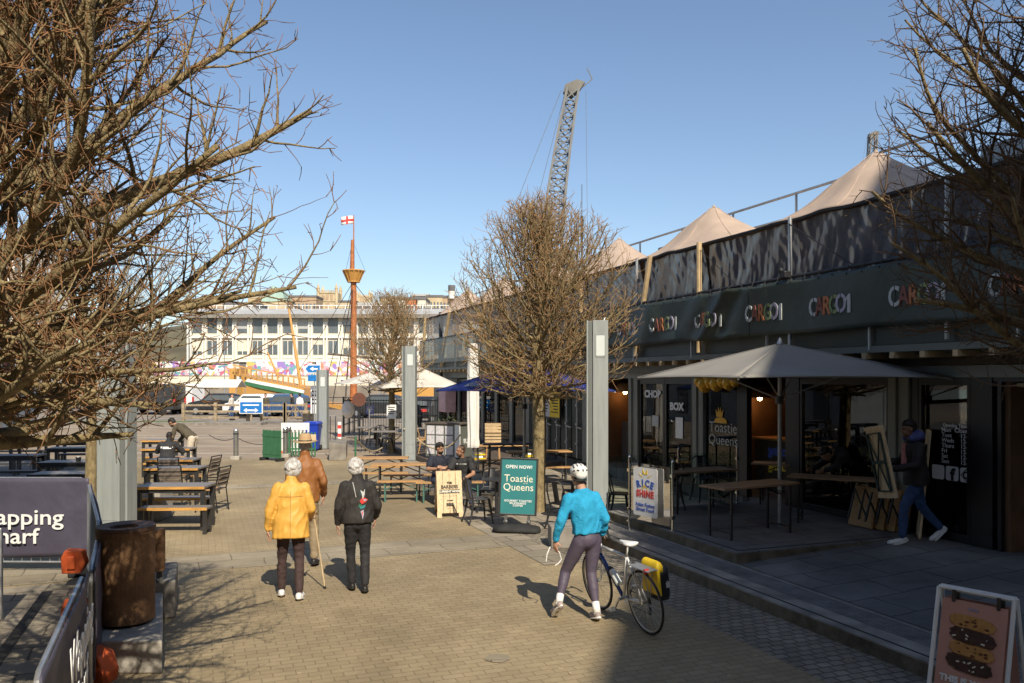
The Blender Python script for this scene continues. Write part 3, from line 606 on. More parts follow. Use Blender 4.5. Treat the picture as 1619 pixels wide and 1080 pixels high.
# roof railing in two runs
for (u0, u1, zt, n, lab) in ((11.9, 36.5, 6.68, 11, 'galvanised roof railing stepping down along the far part of the roof'), (4.6, 11.85, 6.95, 4, 'galvanised roof railing on the near higher part of the roof')):
    t = thing('roof_railing', lab, 'railing', (0, 0, 0), TH)
    MB().tube([(12.0, u0, zt), (12.0, u1, zt)], .03, 8).obj('top_rail', 'galv', t); MB().tube([(12.0, u0, zt - .5), (12.0, u1, zt - .5)], .027, 8).obj('mid_rail', 'galv', t)
    for k in range(n + 1):
        uu = u0 + .03 + (u1 - u0 - .06) * k / n; MB().tube([(12.0, uu, 5.3), (12.0, uu, zt)], .028, 8).obj('post', 'galv', t)
def roofbox(u, v, su, sv, h, lab, m='pale_container'):
    t = thing('rooftop_unit', lab, 'roof unit', S(v, u, 5.86), TH)
    MB().bb(-sv / 2, -su / 2, 0, sv / 2, su / 2, h).obj('casing', m, t, bevel=.02)
    mb = MB()
    for k in range(6): mb.bb(-sv / 2 - .02, -su / 2 + .1, .12 + k * (h - .2) / 6, -sv / 2 + .01, su / 2 - .1, .12 + k * (h - .2) / 6 + .05)
    mb.obj('grille', 'dark_metal', t)
roofbox(20.6, 13.4, 1.5, 1, .78, 'grey ventilation box on the roof beyond the middle tent peak', 'fascia'); roofbox(15.0, 13.4, 1.6, 1, .62, 'pale ventilation box on the roof left of the largest tent peak'); roofbox(29.5, 13.2, 1.2, 1, 1.9, 'tall dark plant box on the roof behind the tree crown', 'fascia')
rc = MB(); prof = []
for k in range(120): a = 4.6 + k * .05; prof.append((13.0 + (.03 if (k // 2) % 2 else 0), a))
rc.prism([(x, y, 5.86) for x, y in prof] + [(14.6, prof[-1][1], 5.86), (14.6, 4.6, 5.86)], (0, 0, .95))
tag(rc.obj('roof_container', 'pale_container', rotz=TH), 'pale corrugated steel box on the roof behind the bare tree at right', 'container')

# ---- big blocks on either side, outside the picture, that shade the square
def block(name, lab, pts, h, m='fascia'):
    t = thing(name, lab, 'building'); MB().prism([(x, y, -.05) for x, y in pts], (0, 0, h)).obj('wall', m, t)
    wb = 0
    n = len(pts)
    for i in range(n):
        a, b = V((*pts[i], 0)), V((*pts[(i + 1) % n], 0)); L = (b - a).length; d = (b - a) / L; nn = V((d.y, -d.x, 0)); mb = MB()
        for c in range(int(L // 2.6)):
            for f in range(int(h // 3)):
                p = a + d * (1.3 + c * 2.6) + nn * .01; z = 1 + f * 3.0
                mb.add([p - d * .55 + V((0, 0, z)), p + d * .55 + V((0, 0, z)), p + d * .55 + V((0, 0, z + 1.5)), p - d * .55 + V((0, 0, z + 1.5))], [(0, 1, 2, 3)])
        o = mb.obj('windows', 'frame', t); o['kind'] = 'stuff'
    MB().prism([(x, y, h - .05) for x, y in pts], (0, 0, .12)).obj('roof', 'concrete_dark', t)
gx, gy = .235, .972
bA = [(8.95 + gx * k, -16.43 + gy * k) for k in (-8, 21)]
block('apartment_block', 'tall dark clad apartment block standing behind and right of the square', [(bA[0][0], bA[0][1]), (bA[0][0] + 12, bA[0][1]), (bA[1][0] + 12, bA[1][1]), (bA[1][0], bA[1][1])], 22)
p = [S(-3.3, -18), S(-3.3, 11.6), S(-14, 11.6), S(-14, -18)]
block('apartment_block', 'tall brick apartment block standing behind and left of the square', [(q.x, q.y) for q in reversed(p)], 15)
# ================================================================ FAR SIDE OF THE HARBOUR
def far_block(name, lab, cat, x0, x1, D, depth, z0, z1, m, roof='concrete_dark', rows=3, cols=6, win='frame', roofh=.6, gable=False, ww=.5, wh=.55, parap=True):
    t = thing(name, lab, cat, ((x0 + x1) / 2, D, z0)); w2 = (x1 - x0) / 2; H = z1 - z0
    MB().bb(-w2, 0, 0, w2, depth, H).obj('wall', m, t)
    if gable:
        MB().prism([(-w2 - .3, -.3, H), (w2 + .3, -.3, H), (w2 + .3, depth / 2, H + roofh)] + [(-w2 - .3, depth / 2, H + roofh)], (0, 0, -.15)).prism([(-w2 - .3, depth / 2, H + roofh), (w2 + .3, depth / 2, H + roofh), (w2 + .3, depth + .3, H), (-w2 - .3, depth + .3, H)], (0, 0, -.15)).obj('roof', roof, t)
    else: MB().bb(-w2 - .2, -.2, H, w2 + .2, depth, H + roofh).obj('roof', roof, t)
    cw, rh = 2 * w2 / cols, H / rows
    for i in range(cols):
        for j in range(rows):
            cx, cz = -w2 + cw * (i + .5), rh * (j + .5); a, b = cw * ww / 2, rh * wh / 2
            o = MB().bb(cx - a, -.06, cz - b, cx + a, .1, cz + b).obj('window', win, t)
    return t
M['cream_wall'] = mat('cream_render', (.66, .60, .47), .85, .08, .2); M['white_wall'] = mat('white_stucco', (.74, .71, .64), .85, .06, .2)
M['bath'] = mat('bath_stone', (.50, .40, .25), .9, .2, .3, .2, 1.5); M['brick_orange'] = mat('orange_brick', (.50, .17, .07), .9, .12, .4); M['brick_tan'] = mat('tan_brick', (.42, .30, .19), .9, .15, .3)
M['slate'] = mat('slate_roof', (.14, .13, .13), .8, .2, .4); M['grey_win'] = mat('grey_window', (.11, .13, .14), .15, .3, .3); M['lead'] = mat('pale_metal_roof', (.42, .42, .40), .6, .1, .3)  # window grey raised to stand in for lighter reflections in the panes
DB = 148.0; k_ = DB / F
def X(px, D): return (px - 809.5) / F * D
# exhibition building: cream base, white paired pilasters, glazed storeys, flat deep eaves
t = thing('waterfront_building', 'long cream and white building with tall dark windows across the harbour', 'building', (X(500, DB), DB, 1.6))
L0, L1 = X(300, DB) - X(500, DB), X(706, DB) - X(500, DB)
MB().bb(L0, 0, 0, L1, 14, 12.6).obj('wall', 'cream_wall', t)
MB().bb(L0 - .6, -1.6, 12.2, L1 + .6, 15, 12.9).obj('eaves', 'concrete_dark', t)
MB().prism([(L0 - .3, -1.2, 12.9), (L1, -1.2, 12.9), (L1, 5, 14.4), (L0 - .3, 5, 14.4)], (0, 0, -.2)).obj('roof', 'lead', t)
mb = MB(); mb.tube([(L0, 4.6, 15), (L1, 4.6, 15)], .07, 5)
for k in range(30): mb.bb(L0 + k * (L1 - L0) / 29 - .05, 4.55, 14, L0 + k * (L1 - L0) / 29 + .05, 4.65, 15)
mb.obj('roof_rail', 'white', t)
nb = 17; cw = (L1 - L0) / nb
for k in range(nb):
    x = L0 + cw * k
    MB().bb(x - .42, -.35, 4.2, x - .14, .05, 11.3).bb(x + .14, -.35, 4.2, x + .42, .05, 11.3).bb(x - .42, -.3, 10.9, x + .42, .05, 11.5).obj('pilaster', 'white_wall', t)
    a = x + cw * .5
    MB().bb(a - cw * .32, -.06, 5.6, a + cw * .32, .1, 8.1).obj('window', 'grey_win', t)
    MB().bb(a - cw * .32, -.05, 9.5, a + cw * .32, .1, 12.2).obj('upper_window', 'grey_win', t)
    MB().bb(a - cw * .22, -.06, 2.9, a + cw * .22, .1, 4.1).obj('low_window', 'slate', t)
    if k * 7 % 5 < 2: MB().bb(a - cw * .31, -.085, 6.2 + (k % 3) * .6, a + cw * .31, -.065, 8.08).obj('blind', 'cream_wall', t)
    if k * 5 % 7 < 2: MB().bb(a - cw * .31, -.075, 11.0 - (k % 2) * .7, a + cw * .31, -.055, 12.18).obj('blind', 'lead', t)
    MB().bb(a - .06, -.1, 5.6, a + .06, -.04, 8.1).bb(a - cw * .32, -.14, 4.9, a + cw * .32, .02, 5.2).obj('mullion', 'white_wall', t)
MB().bb(L0, -.45, 4.25, L1, .02, 4.6).bb(L0, -.4, 8.6, L1, .02, 8.95).obj('string_course', 'white_wall', t)
# painted hoarding
m = bpy.data.materials.new('mural_paint'); m.use_nodes = True; tt = m.node_tree; b = tt.nodes['Principled BSDF']; b.inputs['Roughness'].default_value = .7
tc = _n(tt, 'ShaderNodeTexCoord'); nz = _n(tt, 'ShaderNodeTexNoise'); nz.inputs['Scale'].default_value = .5; nz.inputs['Detail'].default_value = 2; tt.links.new(tc.outputs['Object'], nz.inputs['Vector'])
vm = _n(tt, 'ShaderNodeVectorMath', operation='MULTIPLY_ADD'); vm.inputs[1].default_value = (2.2, 2.2, 2.2); tt.links.new(nz.outputs['Color'], vm.inputs[0]); tt.links.new(tc.outputs['Object'], vm.inputs[2])
vo = _n(tt, 'ShaderNodeTexVoronoi'); vo.inputs['Scale'].default_value = 1.7; tt.links.new(vm.outputs[0], vo.inputs['Vector'])
rp = _n(tt, 'ShaderNodeValToRGB'); rp.color_ramp.interpolation = 'CONSTANT'
cols = [(.72, .70, .66), (.36, .14, .33), (.72, .70, .68), (.50, .14, .20), (.72, .68, .64), (.14, .36, .36), (.58, .36, .42), (.72, .70, .66), (.62, .45, .14), (.30, .20, .50), (.52, .24, .14), (.72, .7, .68)]
for i, c in enumerate(cols):
    if i < 2: e = rp.color_ramp.elements[i]; e.position = i / len(cols)
    else: e = rp.color_ramp.elements.new(i / len(cols))
    e.color = (*c, 1)
sp = _n(tt, 'ShaderNodeSeparateColor'); tt.links.new(vo.outputs['Color'], sp.inputs[0]); tt.links.new(sp.outputs[0], rp.inputs[0]); tt.links.new(rp.outputs[0], b.inputs['Base Color']); M['mural'] = m
for (a, c, lab) in ((240, 368, 'left stretch of the brightly painted mural hoarding across the harbour'), (390, 494, 'middle stretch of the brightly painted mural hoarding beside the leaning spar'), (500, 700, 'right stretch of the brightly painted mural hoarding behind the tall mast')):
    tag(MB().bb(X(a, 140), 0, 0, X(c, 140), .3, 2.4).obj('mural_wall', 'mural', loc=(0, 140, 3.35)), lab, 'mural wall')
tag(MB().bb(-75, 0, 0, 10, .6, 1.75).obj('low_wall', 'cream_wall', loc=(0, 140.2, 1.58)), 'long cream plinth wall under the painted hoarding', 'wall')
struct(MB().bb(-90, 128.2, 1.59, 60, 131, 1.66).obj('quay_edge', 'concrete'))
# cathedral towers
def tower(lab, px0, px1, ytop, D):
    x0, x1 = X(px0, D), X(px1, D); z1 = CAMH + (600 - ytop) / F * D; w_ = (x1 - x0) / 2
    t = thing('church_tower', lab, 'tower', ((x0 + x1) / 2, D, 0))
    MB().bb(-w_, 0, 0, w_, 2 * w_, z1).obj('tower_wall', 'bath', t)
    for sx in (-1, 1):
        for yy in (0, 2 * w_): MB().lathe([(w_ * .17, z1 - w_ * 1.6), (w_ * .17, z1 + w_ * .35), (w_ * .2, z1 + w_ * .36), (.02, z1 + w_ * .95)], 8, (sx * w_ * .93, yy, 0)).obj('pinnacle', 'bath', t)
    mb = MB()
    for k in range(8): x = -w_ * .82 + k * w_ * .234; mb.bb(x - w_ * .07, -.1, z1, x + w_ * .07, .5, z1 + w_ * .2)
    mb.bb(-w_ * 1.03, -.3, z1 - w_ * .12, w_ * 1.03, .3, z1).bb(-w_ * 1.03, -.3, z1 - w_ * .95, w_ * 1.03, .3, z1 - w_ * .85); mb.obj('parapet', 'bath', t)
    for x in (-w_ * .42, 0, w_ * .42): MB().bb(x - w_ * .13, -.15, z1 - w_ * .78, x + w_ * .13, .4, z1 - w_ * .26).obj('belfry_window', 'brick_tan', t)
    MB().bb(-w_ * .2, -.15, z1 - w_ * 1.6, w_ * .2, .4, z1 - w_ * 1.1).obj('belfry_window', 'brick_tan', t)
tower('square stone church tower with corner pinnacles left of the tall mast', 502, 533, 462, 380)
tower('farther pale church tower just right of the tall mast', 564, 585, 468, 470)
tower('stone church tower behind the branches left of the skyline', 393, 412, 470, 430)
# skyline of simple blocks, each its own thing
sky_b = [(-60, 38, 388, 110, 'white_wall', 4, 5, 'pale rendered block high behind the left branches'), (300, 352, 478, 300, 'brick_tan', 3, 7, 'tan block at the left end of the skyline'), (353, 405, 482, 260, 'lead', 2, 8, 'low grey roofed block left of the church towers'), (407, 452, 476, 310, 'bath', 3, 7, 'bath stone terrace behind the green copper roof'), (452, 500, 470, 340, 'brick_tan', 3, 8, 'tan brick terrace left of the square church tower'),
         (535, 562, 478, 330, 'bath', 3, 5, 'stone house row between church tower and mast'), (566, 600, 482, 280, 'slate', 2, 6, 'dark slate block right of the tall mast'), (600, 628, 472, 320, 'bath', 4, 5, 'bath stone block behind the far bare tree'), (629, 642, 474, 250, 'white_wall', 4, 3, 'white gridded flats left of the orange brick block'), (643, 659, 474, 249, 'brick_orange', 4, 2, 'orange brick block on the skyline'), (660, 673, 474, 248, 'cream_wall', 4, 3, 'cream balcony flats right of the orange brick block'),
         (652, 678, 468, 300, 'slate', 4, 4, 'brown roofed block above the orange brick block'), (674, 700, 470, 290, 'bath', 4, 5, 'stone flats near the right end of the skyline'), (700, 722, 471, 280, 'brick_tan', 4, 4, 'tan block with small chimney beside the shop row'), (722, 790, 480, 300, 'cream_wall', 3, 6, 'cream block hidden mostly behind the middle tree'), (660, 700, 492, 200, 'cream_wall', 3, 6, 'low cream shed in front of the stone flats')]
for (a, c, y, D, m_, r, n, lab) in sky_b:
    far_block('distant_building', lab, 'building', X(a, D), X(c, D), D, 12, 1.5, CAMH + (600 - y) / F * D, m_, 'slate' if m_ != 'slate' else 'lead', r, n, 'grey_win', roofh=.8)
t = thing('distant_building', 'building with a pale green copper gable left of the square church tower', 'building', (X(432, 300), 300, 1.5))
MB().bb(-5, 0, 0, 5, 10, 30).obj('wall', 'bath', t); MB().prism([(-4.5, -.2, 30), (4.5, -.2, 30), (3.5, -.2, 33.5), (0, -.2, 36), (-3, -.2, 33)], (0, 10, 0)).obj('roof', mat('green_copper', (.36, .50, .42), .8, .15, .3), t)
t = thing('chimney', 'white rooftop chimney with a dark cap on the skyline', 'chimney', (X(714, 279), 279, 30.5)); MB().lathe([(1.1, 0), (1.1, 2.6)], 12).obj('stack', 'white_wall', t); MB().lathe([(1.2, 2.6), (1.2, 4.6)], 12).obj('cap', 'slate', t)
# low hill behind the skyline
mb = MB(); rh = random.Random(2)
def hill(a, b_):
    x = -420 + 900 * a; y = 480 + 260 * b_; h = 42 + 14 * noise.noise(V((x * .006, y * .004, 1))) - max(0, abs(x + 90) - 120) * .16
    return V((x, y, 1.5 + max(0, h) * math.sin(min(1, b_ * 1.6) * math.pi / 2)))
mb.grid(hill, 90, 20); struct(mb.obj('hill', mat('wooded_hill', (.11, .095, .055), .95, .4, .05), smooth=True))

# ================================================================ SHIP
SH = 78.0; sxo = X(470, SH); ship = thing('sailing_ship', 'timber replica sailing ship with tall mast and crows nest moored at the quay', 'ship', (sxo, SH, -1.5))
def st(x, hb, dk, kl=-.4):
    n = 9; ring = []
    for i in range(n):
        a = i / (n - 1); y = -hb * math.cos(a * math.pi) ; z = dk - (dk - kl) * math.sin(a * math.pi) ** .55
        ring.append(V((x, y, z)))
    return ring
prof = [(-5.4, 1.7, 4.7, 1.6), (-4.6, 2.1, 4.5, .3), (-3, 2.4, 4.15, -.3), (0, 2.7, 3.6), (1.3, 2.8, 3.3), (1.5, 2.8, 2.0), (5, 2.9, 1.75), (8, 2.6, 1.9), (9.0, 2.4, 2.2), (9.2, 2.4, 3.6), (11.5, 1.6, 4.0), (13.5, .3, 4.4)]
MB().loft([st(*q) for q in prof]).obj('hull', 'honey', ship, smooth=False)
for (dz, h_, m_, out) in ((-.45, .30, 'white', .08), (-.80, .36, 'green_paint', .08)):
    MB().loft([[V((x, -hb - out, dk + dz)), V((x, -hb - out, dk + dz + h_)), V((x, -hb + .3, dk + dz + h_)), V((x, -hb + .3, dk + dz))] for x, hb, dk in ((-5.2, 1.8, 4.6), (-3, 2.4, 4.15), (0, 2.7, 3.6), (1.35, 2.8, 3.3))]).obj('painted_strake', m_, ship)
mb = MB()
for k in range(14): x = -5.2 + k * .5; dk = 4.6 - (x + 5.2) * .2; mb.bb(x - .05, -2.45, dk, x + .05, -2.3, dk + .75)
mb.bar((-5.4, -2.35, 5.5), (1.4, -2.5, 4.15), .12, .12); mb.obj('rail', 'honey', ship)
MB().loft([[V((x, -hb - .1, z)), V((x, -hb - .1, z + .3)), V((x, -hb + .3, z + .3)), V((x, -hb + .3, z))] for x, hb, z in ((-5.0, 1.7, 3.0), (0, 2.6, 2.2), (5, 2.9, 1.0), (9, 2.4, 1.6))]).obj('wale', 'wood_dark', ship)
mx = X(559, SH) - sxo
mast = MB().tube([(mx, 0, 0), (mx, 0, 14.3)], [.36, .27], 12).tube([(mx - .15, 0, 14), (mx - .1, 0, 17.6)], [.24, .15], 10).tube([(mx, .1, 14.5), (mx, .1, 20.0)], [.08, .05], 6).obj('mast', mat('mast_timber', (.36, .12, .035), .6, .25, 3), ship)
mb = MB(); mb.lathe([(.55, 13.6), (.95, 14.5), (.98, 14.56), (.98, 14.62), (.82, 14.62), (.5, 13.7)], 16, (mx, 0, 0)); mb.lathe([(.62, 13.5), (.62, 13.62)], 16, (mx, 0, 0))
for k in range(14):
    a = k * math.pi / 7; mb.bar((mx + .6 * math.cos(a), .6 * math.sin(a), 13.6), (mx + 1.05 * math.cos(a), 1.05 * math.sin(a), 14.6), .10, .06)
mb.ring((mx, 0, 14.6), 1.02, .07, 'Z', 18, 5); mb.obj('crows_nest', 'honey', ship)
mb = MB()
for sx in (-1, 1):
    for k in range(3): mb.tube([(mx, sx * .1, 13.4), (mx - 2.6 + k * 1.2, sx * 2.7, 2.0)], .03, 4)
mb.tube([(mx, 0, 13.5), (mx + 7.2, 0, 4.4)], .03, 4).tube([(mx, 0, 13.6), (mx - 5.5, 0, 4.6)], .025, 4).tube([(mx - .1, .1, 17.5), (mx - 1.0, 1, 14.6)], .015, 4).tube([(mx - .1, .1, 17.5), (mx + 1.0, 1, 14.6)], .015, 4)
mb.obj('rigging', 'black_soft', ship)
MB().tube([(X(476, SH) - sxo, 0, 3.4), (X(455, SH) - sxo, .4, 11.0)], [.17, .11], 8).obj('mizzen_mast', 'honey', ship)
MB().tube([(X(443, SH) - sxo, -.5, 4.3), (X(425, SH) - sxo, -.5, 6.8)], [.12, .07], 8).obj('spar', 'honey', ship)
MB().tube([(X(520, SH) - sxo, -.6, 6.6), (X(598, SH) - sxo, .4, 6.2)], [.10, .12], 8).obj('yard', 'wood_dark', ship)
fl = MB().grid(lambda a, b_: V((mx - 1.25 * a, .1 + .12 * math.sin(a * 7), 19.15 + .78 * b_ - .08 * a + .05 * math.sin(a * 6))), 12, 4).obj('flag', 'white', ship, smooth=True, thick=.01)
MB().grid(lambda a, b_: V((mx - 1.25 * a, .06 + .12 * math.sin(a * 7), 19.45 + .18 * b_ - .08 * a + .05 * math.sin(a * 6))), 12, 1).grid(lambda a, b_: V((mx - .55 - .17 * a, .06 + .12 * math.sin((.44 + .136 * a) * 7), 19.15 + .78 * b_ - .04)), 2, 3).obj('cross', 'letter_red', fl, thick=.03)
MB().bb(-6.0, -1.6, 1.6, -5.3, 1.6, 5.2).obj('stern_castle', 'honey', ship)

# ================================================================ CRANES
def crane(lab, px, D, tip, base_px, pivot_z, w0, w1, ang=0):
    tipz = CAMH + (600 - tip[1]) / F * D; tx = X(tip[0], D); bx = X(base_px, D)
    t = thing('dockside_crane', lab, 'crane', (bx, D, 0))
    a, b_ = V((0, 0, pivot_z)), V((tx - bx, 1.5, tipz)); d = (b_ - a); L = d.length; d.normalize(); s1 = V((1, 0, 0)); s1 = (s1 - d * s1.dot(d)).normalized(); s2 = d.cross(s1)
    mb = MB(); n = 15
    def cor(k, i, j):
        f = k / n; ww = w0 + (w1 - w0) * f
        if f > .8: ww = w1 + (w0 - w1) * .16 * (1 - (f - .8) / .2) if w1 < w0 else ww
        return a + d * (L * f) + s1 * (i * ww / 2) + s2 * (j * ww / 2) + s1 * (.9 * math.sin(f * math.pi) * -.4)
    for i in (-1, 1):
        for j in (-1, 1):
            for k in range(n): mb.bar(cor(k, i, j), cor(k + 1, i, j), .26)
    for k in range(n):
        for (p, q) in (((-1, -1), (1, -1)), ((1, -1), (1, 1)), ((1, 1), (-1, 1)), ((-1, 1), (-1, -1))):
            mb.bar(cor(k, *p), cor(k, *q), .13); mb.bar(cor(k, *p), cor(k + 1, *q), .14); mb.bar(cor(k, *q), cor(k + 1, *p), .10)
    mb.obj('jib', mat('crane_grey', (.15, .15, .145), .7, .15, 1), t)
    e = MB(); c = b_; q = lambda x, z: c + V((x * .72, -.45, z * .72))
    e.prism([q(-1.5, -.4), q(-.4, -1.1), q(.9, -.4), q(1.9, 1.1), q(.6, 1.5), q(-1.2, .7)], (0, .9, 0)); e.bar(q(1.6, .3), q(3.0, 1.5), .09).bar(q(3.0, 1.5), q(2.2, 3.2), .09); e.obj('jib_head', mat('crane_head', (.17, .16, .14), .8, .2, 1), t)
    MB().tube([b_ + V((-1.3, 0, 0)), V((-6.5, 0, pivot_z + 1))], .03, 4).tube([b_ + V((-.8, 0, 0)), V((-3.5, 0, pivot_z))], .03, 4).tube([b_ + V((1.5, 0, 0)), b_ + V((1.7, 0, -18))], .025, 4).obj('cable', 'galv', t)
    MB().bb(-2.5, -2, pivot_z - 4, 2.5, 3, pivot_z).obj('cab', 'column', t)
    mb = MB()
    for i in (-1, 1):
        for j in (-1, 1): mb.bar((i * 3.2, j * 3, 0), (i * 1.8, j * 1.6, pivot_z - 4), .5)
    mb.bb(-3.4, -3.2, 5, 3.4, 3.2, 5.5); mb.obj('leg_frame', 'column_dark', t)
crane('tall grey lattice dockside crane rising behind the middle tree', 895, 90, (907, 135), 868, 14, 2.5, 1.3)
crane('smaller grey lattice crane far behind the largest tent peak', 1385, 175, (1385, 212), 1376, 18, 2.4, 1.4)
tag(MB().tube([(0, 0, 5.5), (0, 0, 8.2)], .035, 6).tube([(0, 0, 8.2), (0, 0, 9.4)], .012, 5).tube([(0, 0, 7.5), (0, 0, 8.3)], .06, 6).obj('antenna', 'dark_metal', loc=(X(920, 28), 28, 0)), 'thin dark antenna mast beside the middle tree crown', 'antenna')

# ================================================================ QUAYSIDE BETWEEN ROAD AND WATER
def wfence(px0, px1, D, lab, gate=False):
    x0, x1 = X(px0, D), X(px1, D); L = x1 - x0; t = thing('timber_gate' if gate else 'timber_fence', lab, 'gate' if gate else 'fence', (x0, D, 0))
    n = 2 if gate else max(2, int(L / 1.8) + 1)
    for k in range(n): x = L * k / (n - 1); MB().bb(x - .09, -.09, 0, x + .09, .09, 1.22).obj('post', 'timber', t, bevel=.01)
    for z in (.3, .68, 1.06): MB().bb(.09, -.03, z - .06, L - .09, .03, z + .06).obj('rail', 'timber', t)
    if gate: MB().bar((.1, -.05, .3), (L / 2, -.05, 1.0), .09, .03).bar((L - .1, -.05, .3), (L / 2, -.05, 1.0), .09, .03).bar((L / 2, -.05, .3), (L / 2, -.05, 1.05), .09, .03).obj('brace', 'timber', t)
wfence(414, 450, 50, 'timber rail fence on the quay beside the blue sign'); wfence(451, 484, 50, 'closed timber field gate on the quay', True); wfence(290, 392, 50, 'timber rail fence on the quay left of the blue sign')
tag(MB().bb(-.55, -.4, 0, .55, .4, .75).obj('planter_box', 'timber', loc=(X(495, 49.5), 49.5, 0), bevel=.03), 'square timber block right of the quay gate', 'planter')
def car(lab, x, y, rz, m, spare=False):
    t = thing('parked_car', lab, 'car', (x, y, -.02), rz, 'vehicles parked on the quay')
    pr = [(-2.1, .35), (-2.15, .75), (-2.0, 1.0), (-1.75, 1.05), (-1.35, 1.5), (-.9, 1.62), (.4, 1.62), (1.0, 1.12), (1.95, .95), (2.15, .7), (2.15, .35)]
    MB().prism([(-.85, a, b_) for a, b_ in pr], (1.7, 0, 0)).obj('body', m, t, bevel=.09)
    MB().prism([(-.865, a, b_) for a, b_ in ((-1.5, 1.1), (-1.15, 1.5), (.3, 1.5), (.78, 1.12))], (1.73, 0, 0)).obj('side_glass', 'grey_win', t)
    MB().bb(-.66, -2.0, 1.12, .66, -1.45, 1.42).obj('rear_glass', 'grey_win', t)
    for sx in (-1, 1):
        for yy in (-1.35, 1.35):
            w_ = MB().ring((sx * .78, yy, .33), .25, .09, 'X', 18, 6).obj('tyre', 'black_soft', t); MB().tube([(sx * .74, yy, .33), (sx * .86, yy, .33)], .2, 12).obj('rim', 'galv', w_)
        MB().bb(sx * .55 - .15, -2.18, .75, sx * .55 + .15, -2.1, .92).obj('tail_light', 'letter_red', t); MB().bb(sx * .58 - .16, 2.1, .66, sx * .58 + .16, 2.18, .82).obj('headlight', 'lamp_lens', t)
    if spare: MB().ring((0, -2.22, .95), .24, .1, 'Y', 20, 6).tube([(0, -2.3, .95), (0, -2.15, .95)], .2, 14).obj('spare_wheel', 'black_soft', t)
car('blue hatchback parked behind the timber gate', X(452, 57), 57, R(75), mat('dusty_blue_paint', (.05, .10, .20), .35)); car('silver car parked behind the timber fence', X(430, 60), 60, R(80), 'galv'); car('pale car parked on the quay left of the gate', X(402, 58), 58, R(70), 'white'); car('black off roader with a spare wheel parked behind the bar fence', X(668, 50), 50, R(-6), 'black', True); car('dark grey car parked behind the bar fence left of the far tree', X(600, 56), 56, R(80), 'dark_metal')
car('black car parked farthest left on the quay', X(345, 61), 61, R(85), 'black')
# harbour rail, vans and stalls along the water
t = thing('harbour_rail', 'long black harbour railing at the edge of the quay before the ship', 'railing', (-34, 70.5, 0))
for k in range(22): MB().bb(k * 1.8 - .04, -.04, 0, k * 1.8 + .04, .04, 1.1).obj('post', 'black', t)
for z in (.55, 1.08): MB().bb(0, -.02, z - .03, 37.8, .02, z + .03).obj('rail', 'black', t)
def van(lab, x, y, rz, m):
    t = thing('parked_van', lab, 'van', (x, y, 0), rz, 'vans parked on the quay'); pr = [(-2.5, .35), (-2.5, 2.1), (-2.3, 2.3), (1.1, 2.3), (1.7, 1.45), (2.4, 1.15), (2.55, .8), (2.55, .35)]
    MB().prism([(-.95, a, b_) for a, b_ in pr], (1.9, 0, 0)).obj('body', m, t, bevel=.08); MB().prism([(-.96, a, b_) for a, b_ in ((.35, 1.45), (.35, 2.05), (.98, 2.05), (1.45, 1.45))], (1.92, 0, 0)).obj('side_glass', 'grey_win', t)
    for sx in (-1, 1):
        for yy in (-1.6, 1.7): MB().ring((sx * .88, yy, .34), .25, .1, 'X', 18, 6).tube([(sx * .84, yy, .34), (sx * .95, yy, .34)], .2, 12).obj('wheel', 'black_soft', t)
        MB().bb(sx * .8 - .1, -2.54, .8, sx * .8 + .1, -2.48, 1.3).obj('tail_light', 'letter_red', t)
van('white van parked on the quay far left', X(268, 64), 64, R(80), 'white'); van('dark grey van parked at far left of the quay', X(235, 62), 62, R(84), 'dark_metal')
def stall(lab, x, y, m):
    t = thing('market_stall', lab, 'stall', (x, y, 0), 0); MB().prism([(-1.6, -1.2, 2.0), (1.6, -1.2, 2.0), (1.6, 0, 2.6), (-1.6, 0, 2.6)], (0, 0, .04)).prism([(-1.6, 0, 2.6), (1.6, 0, 2.6), (1.6, 1.2, 2.0), (-1.6, 1.2, 2.0)], (0, 0, .04)).obj('canopy', m, t)
    for sx in (-1, 1):
        for sy in (-1, 1): MB().tube([(sx * 1.5, sy * 1.1, 0), (sx * 1.5, sy * 1.1, 2.05)], .03, 6).obj('leg', 'galv', t)
    MB().bb(-1.4, -.9, .2, 1.4, -.2, .85).obj('counter', 'wood_dark', t)
stall('white topped stall on the quay left of the stern', X(352, 67), 67, 'white_cloth')
def moored(lab, x, y, L, m):
    t = thing('moored_boat', lab, 'boat', (x, y, -1.5), R(4), 'boats moored in the harbour'); MB().loft([st(a * L, hb, dk, -.2) for a, hb, dk in ((-.5, .9, 1.0), (-.2, 1.3, .9), (.2, 1.2, 1.0), (.42, .6, 1.2), (.5, .05, 1.35))]).obj('hull', m, t); MB().bb(-L * .25, -.8, .9, L * .12, .8, 1.9).obj('cabin', 'white', t, bevel=.05); MB().bb(-L * .22, -.83, 1.3, L * .09, .83, 1.65).obj('window', 'grey_win', t); MB().tube([(0, 0, 1.9), (0, 0, 7.5)], .05, 6).obj('mast', 'galv', t)
moored('small blue hulled boat moored behind the parked vans', X(300, 84), 84, 8, 'letter_blue'); moored('small white boat moored left of the ship stern', X(355, 90), 90, 9, 'white'); moored('small green boat moored beyond the tall mast', X(600, 92), 92, 8, 'green_paint')
